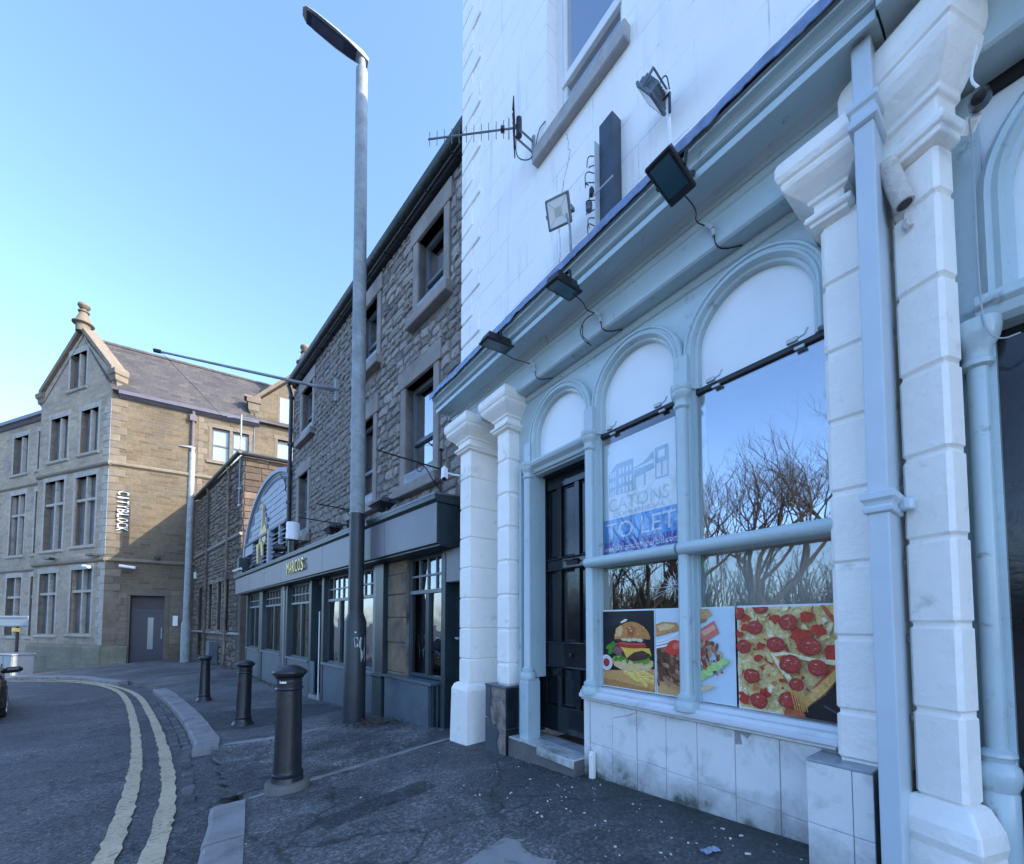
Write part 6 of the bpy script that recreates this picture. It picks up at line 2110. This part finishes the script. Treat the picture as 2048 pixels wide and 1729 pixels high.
# coursed blocks round the door foot, each its own stone
r = random.Random(31)
for side in ((.10, .92), (2.64, 3.3)):
    z = .32
    while z < 3.0:
        h = r.uniform(.26, .36); u = side[0]
        while u < side[1] - .15:
            L = min(r.uniform(.35, .7), side[1] - u)
            MB().cbox(u + .008, u + L - .008, -.02, .016 + r.uniform(-.008, .010), z + .008, z + h - .008, .012).build('block', 'quoin', DB, rz=A_R)
            u += L
        z += h
pnl = MB().cbox(2.80, 3.02, .03, .08, 1.3, 1.85, .01).build('entry_panel', 'white_plastic', None, loc=D_LOC, rz=A_R)
tag(pnl, 'small pale entry panel right of the navy door', 'entry panel')
# vertical name letters
L = 'CITYBLOCK'
zt, zb = 8.38, 6.25
step = (zt - zb) / len(L)
for i, ch in enumerate(L):
    mb = MB()
    z1 = zt - i * step
    zh = step * (.30 if ch == 'I' else .80)
    thick_text(mb, ch, .40, .84, z1 - step * .5 - zh / 2, z1 - step * .5 + zh / 2, .06, .12, down=True)
    mb.build('letter', 'letter_white', DB, rz=A_R)
# eaves, roof
MB().sweep([(-.2, 13.30), (.05, 13.32), (.22, 13.45), (.30, 13.48), (.30, 13.66), (-.2, 13.70)], .30, 6.55).build('eaves_gutter', 'gutter_blue', DB, rz=A_R)
MB().tube([Vector((3.4, -.10, -1.0)), Vector((3.4, -.10, 13.1)), Vector((3.4, -.22, 13.4))], .075, 10).build('downpipe', 'pipe_purple', DB, rz=A_R, smooth=True)
MB().box(3.26, 3.54, .0, .22, 12.85, 13.2).build('rainwater_head', 'pipe_purple', DB, rz=A_R)
ra = dlx * -2.95 + Vector((0, 0, 17.25))
e0 = dro * .30 + drx * .05 + Vector((0, 0, 13.62)); e1 = dro * .30 + drx * 7.0 + Vector((0, 0, 13.62))
rb = ra + drx * 11.0
uv_plane('roof', [[e0, e1 + drx * 2, rb, ra]], 'roof_slate', DB)
l0 = dlx * -6.6 + Vector((0, 0, 14.2)); l1 = l0 + drx * 9
uv_plane('roof', [[l1, l0, ra, rb]], 'roof_slate', DB)
MB().tube([ra + Vector((0, 0, .04)), rb + Vector((0, 0, .04))], .10, 8).build('ridge_tiles', 'slate_plain', DB)
# cross gable at the right with its own kneeler and ball
g = MB()
wall_open(g, 6.32, 11.5, -2.5, 14.2, [(7.55, 8.75, 10.9, 12.85)], -.5, .05)
g.prism([(6.32, 14.2), (11.5, 14.2), (11.5, 14.8), (8.95, 17.5), (6.32, 14.8)], -.5, .05)
g.build('cross_gable_wall', 'buff_wall', DB, rz=A_R)
cop = MB()
for (x0, z0), (x1, z1) in (((6.2, 14.95), (8.95, 17.85)), ((8.95, 17.85), (11.7, 14.95))):
    cop.prism([(x0, z0 - .14), (x1, z1 - .14), (x1, z1 + .14), (x0, z0 + .14)], -.55, .18)
cop.build('gable_coping', 'quoin', DB, rz=A_R, bev=.02)
MB().loft(6.0, 6.5, -.5, .08, [(-.1, 13.7), (-.08, 14.1), (.03, 14.3), (.05, 14.7), (.12, 14.75), (.12, 15.05), (-.1, 15.2)]).build('kneeler', 'quoin', DB, rz=A_R, bev=.02)
MB().box(5.75, 6.6, -.5, .16, 15.02, 15.16).build('kneeler', 'quoin', DB, rz=A_R)
MB().lathe(8.95, .0, [(.34, 17.6), (.34, 18.05), (.50, 18.1), (.50, 18.16), (.38, 18.24), (.18, 18.8), (.28, 18.85), (.14, 18.95), (.24, 19.05), (.30, 19.18), (.26, 19.3), (.05, 19.4)], 14).build('finial', 'quoin', DB, rz=A_R, smooth=True, ang=40)
wf = MB().box(7.40, 7.55, -.3, .065, 10.9, 12.85).box(8.75, 8.9, -.3, .065, 10.9, 12.85).box(7.35, 8.95, -.3, .07, 12.85, 13.1).box(7.35, 8.95, -.3, .15, 10.72, 10.9).build('window', 'quoin', DB, rz=A_R)
MB().box(7.55, 8.75, -.2, -.18, 10.9, 12.85).build('pane', 'pale_blind', wf)
g = MB().box(7.5, 8.3, .0, .066, 13.6, 15.6).build('window', 'quoin', DB, rz=A_R)
MB().box(7.62, 8.2, .066, .075, 13.7, 15.5).build('pane', 'pale_blind', g)
# cameras and vents on the string course
for rz, u, lab in ((A_L, -.9, 'white security camera on the shaded gable near the corner'), (A_R, 1.0, 'white security camera on the sunlit side above the navy door')):
    o = empty('security_camera', D_LOC, rz)
    tag(o, lab, 'camera')
    MB().tube([Vector((u - .4, -.28, 4.42)), Vector((u + .25, -.34, 4.34))], [.08, .075], 10).build('housing', 'white_plastic', o, smooth=True)
    MB().tube([Vector((u - .2, -.05, 4.36)), Vector((u - .15, -.28, 4.38))], .04, 6).build('mount', 'white_plastic', o)
for u in (-1.0, -4.9):
    o = MB().cbox(u, u + .55, .10, .35, 4.92, 5.04, .01).build('wall_light', 'iron', None, loc=D_LOC, rz=A_L)
    tag(o, 'flat dark wall light on the string course, ' + ('right' if u > -3 else 'left') + ' one of the gable', 'wall light', 'flat wall lights on the gable')
o = MB().cbox(1.95, 2.2, .10, .3, 4.9, 5.02, .01).build('wall_light', 'iron', None, loc=D_LOC, rz=A_R)
tag(o, 'flat dark wall light on the string course of the sunlit side', 'wall light')
# dark gate in the gap beside the old building
o = MB().box(3.42, 4.4, -.3, -.2, -1.0, 2.1).build('alley_gate', 'iron', None, loc=D_LOC, rz=A_R)
tag(o, 'black gate in the narrow gap right of the gabled building', 'gate')

# ------------------------------------------------------------------ street furniture
def lamp_post(label, x, y, h, r0, r1, r2, head_dir, head_len, paint=3.35, comp=1.72, lean=(0, 0), green=True):
    zb = gz(x, y)
    o = empty('street_lamp', (x, y, zb))
    tag(o, label, 'street lamp', 'street lamps')
    low = 'post_green' if green else 'galv'
    MB().lathe(0, 0, [(r0 * 1.02, -.3), (r0, .02), (r0, comp), (r1 * 1.02, comp + .14), (r1, comp + .16)], 28, y=0).build('base_compartment', low, o, smooth=True, ang=30)
    MB().lathe(0, 0, [(r1, comp + .15), (r1 * .985, paint)], 28, y=0).build('lower_shaft', low, o, smooth=True)
    sh = MB().tube([Vector((0, 0, paint)), Vector((lean[0] * .5, lean[1] * .5, paint + (h - paint) * .5)), Vector((lean[0], lean[1], h))], [r1 * .975, (r1 + r2) * .49, r2], 28).build('upper_shaft', 'galv', o, smooth=True)
    MB().tube([Vector((lean[0], lean[1], h)), Vector((lean[0], lean[1], h + .22))], r2 * .62, 16).build('spigot', 'galv', o, smooth=True)
    hd = Vector((head_dir[0], head_dir[1], 0)).normalized()
    an = math.atan2(hd.y, hd.x)
    hm = MB()
    # flattened lantern: sections along the head
    secs = [(-.10, .055, .0, .075), (.02, .085, -.01, .105), (.22, .115, -.005, .085), (head_len * .45, .13, .0, .065), (head_len * .8, .125, .012, .052), (head_len * .95, .10, .018, .045), (head_len, .05, .024, .04)]
    for x_, hw, zb_, zt in secs:
        hm.v += [(x_, -hw, zb_), (x_, hw, zb_), (x_, hw * 1.0, zb_ + (zt - zb_) * .35), (x_, hw * .72, zt), (x_, -hw * .72, zt), (x_, -hw, zb_ + (zt - zb_) * .35)]
    n = len(secs)
    hm.f = [(i * 6 + k, i * 6 + (k + 1) % 6, (i + 1) * 6 + (k + 1) % 6, (i + 1) * 6 + k) for i in range(n - 1) for k in range(6)] + [(5, 4, 3, 2, 1, 0), tuple((n - 1) * 6 + k for k in range(6))]
    head = hm.build('lamp_head', 'grey_head', o, smooth=True, ang=45)
    head.location = (lean[0], lean[1], h + .22)
    head.rotation_euler = (0, math.radians(-9), an)
    MB().box(.10, head_len * .93, -.095, .095, -.016, -.006).build('underside', 'lens_blue', head)
    MB().box(head_len * .32, head_len * .85, -.07, .07, -.022, -.0165).build('led_panel', 'lens_grey', head)
    return o
M['grey_head'] = mk('pale_grey_lantern', (.38, .41, .40), .45, .08, 4, .05, 20)
M['lens_blue'] = mk('dark_lantern_base', (.035, .045, .085), .35, .15, 6, .05, 20)
M['lens_grey'] = mk('lantern_glass', (.085, .10, .15), .15, .2, 9, 0, 20)
lp = lamp_post('tall street lamp with dark painted base and torn sticker, in front of the bar', -2.58, 6.77, 11.25, .172, .122, .098, (-.86, -.5), .95, 3.42, 1.62, (-.05, 0))
st = MB()
R_ = .1735
def curved(mb, pts, R, a0):
    """paper wrapped on the post; pts (arc metres, z)"""
    c = sum((Vector(p) for p in pts), Vector((0, 0))) / len(pts)
    P = [(R * math.cos(a0 + x / R), R * math.sin(a0 + x / R), z) for x, z in pts]
    C = (R * 1.008 * math.cos(a0 + c.x / R), R * 1.008 * math.sin(a0 + c.x / R), c.y)
    n = len(P)
    mb.add(P + [C], [(i, (i + 1) % n, n) for i in range(n)])
a0 = math.atan2(-6.77, 2.58)
fl = [(-.07, 1.36), (-.02, 1.375), (.05, 1.37), (.13, 1.375), (.135, 1.25), (.12, 1.12), (.13, .98), (.05, .975), (.08, 1.03), (.085, 1.12), (.05, 1.17), (.02, 1.22), (-.015, 1.28), (-.03, 1.22), (-.05, 1.21), (-.06, 1.30)]
curved(st, fl[:8] + fl[8:], R_, a0 + .25)
st.build('torn_sticker', 'paper', lp)
mbx = MB(); curved(mbx, [(-.012, 1.44), (.012, 1.44), (.012, 1.465), (-.012, 1.465)], R_, a0); mbx.build('number_tag', 'white_plastic', lp)
lamp_post('distant pale street lamp standing beside the gabled stone building', -16.27, 20.5, 10.6, .20, .15, .125, (-1, .1), .78, 2.1, 1.9, (.02, 0), green=False)

def bollard(label, x, y, plinth=False, tilt=(0, 0)):
    zb = pz(x, y)
    o = empty('bollard', (x, y, zb))
    o.rotation_euler = (tilt[0], tilt[1], 0)
    tag(o, label, 'bollard', 'black bollards along the kerb')
    MB().lathe(0, 0, [(.165, -.10), (.165, .03), (.15, .05), (.135, .075), (.128, .10), (.124, .12), (.130, .13), (.130, .145), (.120, .152), (.114, .18), (.102, .885), (.112, .89), (.117, .90), (.112, .912), (.103, .916), (.103, .935), (.110, .94), (.110, .95), (.103, .955), (.103, .985), (.114, .99), (.116, 1.0), (.106, 1.005)], 28, y=0).build('shaft', 'bollard', o, smooth=True, ang=38)
    MB().lathe(0, 0, [(.106, 1.005), (.125, 1.012), (.142, 1.03), (.146, 1.045), (.140, 1.06), (.118, 1.075), (.09, 1.09), (.055, 1.105), (.02, 1.11)], 28, y=0).build('cap', 'bollard', o, smooth=True, ang=38)
    if plinth:
        MB().lathe(0, 0, [(.185, -.1), (.182, .06), (.172, .075), (.15, .08)], 28, y=0).build('concrete_foot', 'concrete', o, smooth=True, ang=38)
        r = random.Random(2)
        sc = MB()
        for k in range(11):
            a = -1.9 + k * .055; hh = r.uniform(.008, .022)
            P = [(.1042 * math.cos(a + d), .1042 * math.sin(a + d), .955 + e) for d, e in ((-.03, -hh), (.03, -hh * .6), (.035, hh), (-.02, hh * .8))]
            sc.add(P, [(0, 1, 2, 3)])
        sc.build('scraped_paint', 'white_plastic', o)
    return o
bollard('nearest black bollard, standing on a round concrete foot', -2.03, 3.77, True)
bollard('middle black bollard of the three', -4.61, 7.10, tilt=(0, .02))
bollard('farthest black bollard, beside the kerb at the bend', -7.52, 10.11)

# utility cover and litter
o = empty('utility_cover', (-.47, 2.93, pz(-.47, 2.93)))
tag(o, 'small worn oblong utility cover set in the pavement', 'utility cover')
o.rotation_euler = (0, 0, math.radians(30))
MB().box(-.145, .145, -.07, .07, -.03, .006).build('frame', 'cover_iron', o, bev=.003)
MB().cbox(-.13, .13, -.056, .056, .0, .012, .003).build('lid', 'cover_iron', o)
for dx in (-.07, .0, .07):
    MB().box(dx - .012, dx + .012, -.008, .008, .0125, .0135).build('keyhole', 'black_plastic', o)
pk = MB()
r = random.Random(4)
nx_ = 7
for j in range(4):
    for i in range(nx_):
        pk.v.append(((i / (nx_ - 1) - .5) * .10, (j / 3 - .5) * .042 + r.uniform(-.003, .003), .004 + r.uniform(0, .012)))
pk.f = [(j * nx_ + i, j * nx_ + i + 1, (j + 1) * nx_ + i + 1, (j + 1) * nx_ + i) for j in range(3) for i in range(nx_ - 1)]
px_, py_ = 1.07, 2.27
o = pk.build('crisp_packet', 'packet', None, loc=(px_, py_, pz(px_, py_) + .006), rz=.35)
sm = o.modifiers.new('solid', 'SOLIDIFY'); sm.thickness = .004; sm.offset = 1
tag(o, 'crushed blue grey crisp packet lying on the pavement by the tiled wall', 'litter')
lt = MB()
r = random.Random(77)
def on_front(u, w):
    p = Aw(u, w, 0)
    return p.x, p.y
for k in range(120):
    if k < 95:
        u = r.uniform(1.2, 3.9); w = .10 + abs(r.gauss(0, .45))
        x, y = on_front(u, w)
    else:
        x, y = r.uniform(-2.2, .8), r.uniform(2.2, 5.2)
    s = r.choice([.002, .0025, .003, .0035, .005]) * r.uniform(.7, 1.3)
    L = s * r.uniform(1, 3.2)
    a = r.uniform(0, 3.1)
    z = pz(x, y) + s * .55
    ca, sa = math.cos(a), math.sin(a)
    b = [(-L, -s), (L, -s * .8), (L * .9, s), (-L * .8, s * .9)]
    P = [(x + p * ca - q * sa, y + p * sa + q * ca, z - s * .6) for p, q in b] + [(x + (p * ca - q * sa) * .8, y + (p * sa + q * ca) * .8, z + s * .5) for p, q in b]
    lt.add(P, [(3, 2, 1, 0), (4, 5, 6, 7), (0, 1, 5, 4), (1, 2, 6, 5), (2, 3, 7, 6), (3, 0, 4, 7)])
o = lt.build('grit_and_litter', 'litter_white')
tag(o, 'pale grit, cigarette ends and paper scraps scattered over the pavement', 'litter', kind='stuff')
lv = MB()
for k in range(420):
    t = r.random()
    bx0, by0 = (-2.2 + r.gauss(0, .30), 6.55 + r.gauss(0, .25)) if k < 300 else (-1.9 + r.gauss(0, .25), 6.35 + r.gauss(0, .15))
    z = pz(bx0, by0) + r.uniform(.005, .05)
    s = r.uniform(.012, .03)
    a, b_ = r.uniform(0, 6.3), r.uniform(-.6, .6)
    dx, dy = Vector((math.cos(a), math.sin(a), b_)) * s, Vector((-math.sin(a), math.cos(a), r.uniform(-.5, .5))) * s * .6
    c = Vector((bx0, by0, z))
    lv.add([c - dx, c + dy, c + dx, c - dy], [(0, 1, 2, 3)])
o = lv.build('leaf_litter', 'leaf_litter')
tag(o, 'drift of dead brown leaves against the wall behind the lamp post', 'leaves', kind='stuff')
# tufts of weeds and moss at the foot of the walls
wd = MB()
for k in range(260):
    q = r.random()
    if q < .5:
        p = Bw(r.uniform(-13, -8), .04 + abs(r.gauss(0, .05)), 0)
    else:
        p = C_LOC + c1x * r.uniform(-6, 0) + Vector((math.sin(C_A1), -math.cos(C_A1), 0)) * (.10 + abs(r.gauss(0, .12)))
    z = pz(p.x, p.y)
    a = r.uniform(0, 6.3); h = r.uniform(.03, .12)
    d = Vector((math.cos(a), math.sin(a), 0)) * .012
    t = Vector((r.uniform(-.05, .05), r.uniform(-.05, .05), h))
    c = Vector((p.x, p.y, z))
    wd.add([c - d, c + d, c + t], [(0, 1, 2)])
M['weed'] = mk('weed_green', (.07, .11, .035), .8, .4, 8, 0, 10)
o = wd.build('wall_weeds', 'weed')
tag(o, 'thin green weeds along the foot of the far walls', 'weeds', kind='stuff')

# far left: street sign and cabinet
sx_, sy_ = -24.2, 20.1
zb = gz(sx_, sy_)
o = empty('street_sign', (sx_, sy_, zb))
tag(o, 'back of a grey blue street sign with a small yellow plate on a dark post', 'sign')
MB().tube([Vector((0, 0, -.2)), Vector((0, 0, 2.95))], .06, 10).build('post', 'iron', o, smooth=True)
MB().cbox(-1.5, .62, .07, .10, 2.35, 2.88, .01).build('panel', 'sign_back', o)
MB().box(-1.5, .62, .10, .13, 2.40, 2.44).box(-1.5, .62, .10, .13, 2.79, 2.83).build('stiffener', 'sign_back', o)
MB().cbox(-.18, .22, .07, .09, 2.10, 2.28, .005).build('yellow_plate', 'yellow_plate', o)
cx_, cy_ = -23.35, 19.35
o = empty('utility_cabinet', (cx_, cy_, gz(cx_, cy_) - .02))
o.rotation_euler = (0, 0, math.radians(-18))
tag(o, 'pale grey utility cabinet in front of the gabled building, left of the corner', 'cabinet')
MB().cbox(-.75, .70, -.35, .35, -.1, .98, .015).build('body', 'cabinet', o)
MB().cbox(-.80, .75, -.40, .40, .98, 1.06, .02).build('lid', 'cabinet', o)
MB().box(-.70, -.03, .352, .37, .05, .93).build('door', 'cabinet', o)
MB().box(.03, .65, .352, .37, .05, .93).build('door', 'cabinet', o)
MB().box(-.1, -.06, .37, .39, .45, .6).build('handle', 'iron', o)

# ------------------------------------------------------------------ cars
def make_car(label, paint, loc, heading, seedz=0):
    o = empty('car', loc, heading)
    tag(o, label, 'car', 'cars on the road and in the car park')
    # x forward, stations across the width for a rounded body
    prof = [(-2.05, .32), (-2.10, .62), (-2.02, .86), (-1.55, .98), (-.2, .97), (.75, .94), (1.55, .86), (1.95, .72), (2.05, .52), (2.0, .28), (1.75, .20), (-1.8, .20)]
    n = len(prof)
    b = MB()
    ysec = [(-.86, .93, .06), (-.80, .985, .02), (-.55, 1.0, 0), (0, 1.01, 0), (.55, 1.0, 0), (.80, .985, .02), (.86, .93, .06)]
    for y, s, ins in ysec:
        b.v += [(x * s, y, .55 + (z - .55) * (1 - ins * 2.2)) for x, z in prof]
    m = len(ysec)
    b.f = [(i * n + k, i * n + (k + 1) % n, (i + 1) * n + (k + 1) % n, (i + 1) * n + k) for i in range(m - 1) for k in range(n)] + [tuple(range(n)), tuple((m - 1) * n + k for k in range(n - 1, -1, -1))]
    b.build('body', paint, o, smooth=True, ang=50, bev=.02)
    cab = [(-1.72, .95), (-1.35, 1.34), (-.85, 1.46), (.15, 1.45), (.55, 1.34), (1.05, .93)]
    k_ = len(cab)
    g = MB()
    for y, s in ((-.76, 0), (-.60, 1), (.60, 1), (.76, 0)):
        for x, z in cab:
            if s: g.v.append((x, y, z))
            else: g.v.append((x, y, .95 + (z - .95) * .15 if z > .96 else z))
    g.f = [(i * k_ + j, i * k_ + j + 1, (i + 1) * k_ + j + 1, (i + 1) * k_ + j) for i in range(3) for j in range(k_ - 1)] + [tuple(range(k_)), tuple(3 * k_ + j for j in range(k_))]
    g.build('cabin_glass', 'car_glass', o, smooth=True, ang=30)
    rf_ = MB()
    for y in (-.585, .585):
        rf_.v += [(-1.05, y, 1.44), (-.85, y, 1.475), (.15, y, 1.468), (.32, y, 1.43)]
    rf_.f = [(0, 1, 5, 4), (1, 2, 6, 5), (2, 3, 7, 6)]
    rr_ = rf_.build('roof_panel', paint, o, smooth=True)
    s_ = rr_.modifiers.new('solid', 'SOLIDIFY'); s_.thickness = .03
    for sy in (-1, 1):
        for xs_ in ((-1.72, .95, -.95, 1.45), (1.05, .93, .25, 1.45), (-.35, .95, -.30, 1.45)):
            MB().tube([Vector((xs_[0], sy * .755, xs_[1])), Vector(((xs_[0] + xs_[2]) / 2, sy * .69, (xs_[1] + xs_[3]) / 2 + .02)), Vector((xs_[2], sy * .595, xs_[3]))], .028, 6).build('pillar', paint, o)
        mr = MB().tube([Vector((.62, sy * .80, .98)), Vector((.64, sy * .90, 1.02)), Vector((.64, sy * 1.06, 1.03)), Vector((.62, sy * 1.12, 1.03))], [.03, .075, .075, .04], 10).build('wing_mirror', 'black_plastic', o, smooth=True)
        for x in (-1.30, 1.32):
            wh = empty('wheel', (x, sy * .80, .31), 0, o)
            ty = MB()
            seg = 24
            for (r_, y) in ((.20, -.10), (.29, -.10), (.315, -.07), (.315, .07), (.29, .10), (.20, .10)):
                ty.v += [(r_ * math.cos(2 * math.pi * k / seg), y, r_ * math.sin(2 * math.pi * k / seg)) for k in range(seg)]
            ty.f = [(i * seg + k, i * seg + (k + 1) % seg, (i + 1) * seg + (k + 1) % seg, (i + 1) * seg + k) for i in range(5) for k in range(seg)]
            ty.build('tyre', 'rubber', wh, smooth=True, ang=40)
            rim = MB()
            for k in range(5):
                a = 2 * math.pi * k / 5
                rim.tube([Vector((0, sy * .085, 0)), Vector((.19 * math.cos(a), sy * .09, .19 * math.sin(a)))], [.05, .035], 6)
            rim.tube([Vector((0, -.06 * sy, 0)), Vector((0, -.05 * sy, 0))], .20, 20)
            rim.build('rim', 'alloy', wh)
        MB().cbox(-2.10, -1.90, -sy * .80 - .06 if sy > 0 else .62, -sy * .80 + .18 if sy > 0 else .86, .62, .84, .02).build('rear_light', 'lamp_red', o)
        MB().cbox(1.80, 2.02, -.78 if sy > 0 else .50, -.50 if sy > 0 else .78, .58, .74, .02).build('headlight', 'lens_bright', o)
    MB().cbox(-2.12, -2.02, -.26, .26, .44, .56, .005).build('number_plate', 'yellow_plate', o)
    MB().box(-2.0, 2.0, -.75, .75, .16, .21).build('underbody', 'black_plastic', o)
    return o
M['car_glass'] = mk('dark_car_glass', (.015, .018, .02), .06, .1, 2, 0, 10)
hd = math.radians(141)
f_ = Vector((math.cos(hd), math.sin(hd)))
rt_ = Vector((f_.y, -f_.x))
corner = Vector((-11.02, 8.95))
c0 = corner + f_ * 2.0 - rt_ * .84
make_car('dark bronze car at the left edge of the picture, on the road', 'car_dark', (c0.x, c0.y, gz(c0.x, c0.y) - .11), hd + math.pi)
# cars parked across the street: seen mirrored in the shop windows
for k, (x, y, p, a, lab) in enumerate(((-11.5, .3, 'car_silver', 20, 'silver car parked across the street, mirrored in the shop window'), (-11.2, -3.0, 'car_red', 15, 'red car parked across the street, mirrored in the shop window'), (-12.2, 3.6, 'car_white', 25, 'white car parked across the street, mirrored in the shop window'))):
    make_car(lab, p, (x, y, gz(x, y) - .12), math.radians(a))

# ------------------------------------------------------------------ bare winter trees across the street
def bare_tree(label, loc, h, seed, depth=8):
    o = empty('bare_tree', loc)
    tag(o, label, 'tree', 'bare trees across the street')
    r = random.Random(seed)
    trunk, crown = MB(), MB()
    def grow(p, d, L, rad, lev):
        n = 3 if lev < 3 else 2
        pts = [p]; q = p.copy(); dd = d.copy()
        for k in range(n):
            dd = (dd + Vector((r.uniform(-.22, .22), r.uniform(-.22, .22), r.uniform(-.05, .18)))).normalized()
            q = q + dd * (L / n)
            pts.append(q.copy())
        rr = [rad * (1 - .42 * k / n) for k in range(n + 1)]
        (trunk if lev < 2 else crown).tube(pts, rr, 7 if lev < 2 else (4 if lev < 4 else 3))
        if lev >= depth: return
        m = r.choice([2, 3, 3]) if lev < 4 else r.choice([2, 2, 3])
        for k in range(m):
            t = r.uniform(.45, 1.0) if k else 1.0
            i = min(n - 1, int(t * n))
            bp = pts[i].lerp(pts[i + 1], t * n - i) if t < 1 else pts[-1]
            ax_ = Vector((r.uniform(-1, 1), r.uniform(-1, 1), r.uniform(-.2, .6))).normalized()
            nd = (dd * r.uniform(.7, 1.1) + ax_ * r.uniform(.45, .85)).normalized()
            grow(bp, nd, L * r.uniform(.62, .84), rad * r.uniform(.5, .66), lev + 1)
    grow(Vector((0, 0, -.3)), Vector((0, 0, 1)), h * .30, h * .022, 0)
    trunk.build('trunk', 'bark', o, smooth=True)
    crown.build('crown', 'bark', o)
    return o
spots = [(-14.0, -4.8, 12.5, 1), (-14.6, -1.0, 10.5, 2), (-15.5, 2.6, 9.5, 3), (-16.5, 6.4, 9.5, 4), (-13.0, -8.8, 13, 5), (-20, -2.8, 12.5, 6), (-20, 2.2, 11.5, 7)]
sides = ['first', 'second', 'third', 'fourth', 'nearest', 'back left', 'back right']
for (x, y, h, s_), nm in zip(spots, ('tall bare tree mirrored at the right of the big shop window', 'bare tree mirrored in the middle of the big shop window', 'bare tree mirrored at the left of the big shop window', 'bare tree mirrored in the letting board window', 'tallest bare tree, across the street beside the camera', 'bare tree in the back row behind the silver car', 'bare tree in the back row behind the white car')):
    bare_tree(nm, (x, y, gz(x, y) - .12), h, s_ * 11)
# tangle of bare scrub and saplings behind the trees, read as one mass
hb = MB()
r = random.Random(19)
for k in range(150):
    y = r.uniform(-30, 9); x = -24 + r.uniform(-4, 3) - .15 * abs(y + 3)
    z0 = gz(x, y) - .2
    hh = r.uniform(4.5, 8.0)
    for j in range(38):
        a = r.uniform(0, 6.28); sp = r.uniform(.05, .55)
        d = Vector((math.cos(a) * sp, math.sin(a) * sp, 1)).normalized()
        st0 = r.uniform(0, .55) * hh
        p0 = Vector((x, y, z0)) + Vector((math.cos(a) * sp * st0 * .5, math.sin(a) * sp * st0 * .5, st0))
        L = r.uniform(.25, .5) * hh
        p1 = p0 + d * L * .5 + Vector((r.uniform(-.25, .25), r.uniform(-.25, .25), 0))
        p2 = p1 + d * L * .5 + Vector((r.uniform(-.4, .4), r.uniform(-.4, .4), 0))
        rad = .035 * (1 - st0 / hh) + .012
        hb.tube([p0, p1, p2], [rad, rad * .7, rad * .35], 3)
        for q in range(2):
            t = p1.lerp(p2, r.random())
            hb.tube([t, t + Vector((r.uniform(-.7, .7), r.uniform(-.7, .7), r.uniform(.1, .8)))], [.014, .008], 3)
for k in range(6000):
    y = r.uniform(-32, 10); x = -26 + r.uniform(-1.5, 1.5)
    z = gz(x, y) + r.uniform(0, 1) ** 1.3 * 2.6
    s = r.uniform(.08, .2)
    d1 = Vector((r.uniform(-1, 1), r.uniform(-1, 1), r.uniform(-1, 1))).normalized() * s
    d2 = d1.orthogonal().normalized() * s * .6
    c = Vector((x, y, z))
    hb.add([c - d1, c + d2, c + d1, c - d2], [(0, 1, 2, 3)])
M['hedge'] = mk('scrub_twigs', (.06, .055, .04), .8, .4, 2, 0, 10)
o = hb.build('scrub_wood', 'hedge')
tag(o, 'tangled bare scrub and undergrowth across the street, mirrored in the windows', 'scrub', kind='stuff')
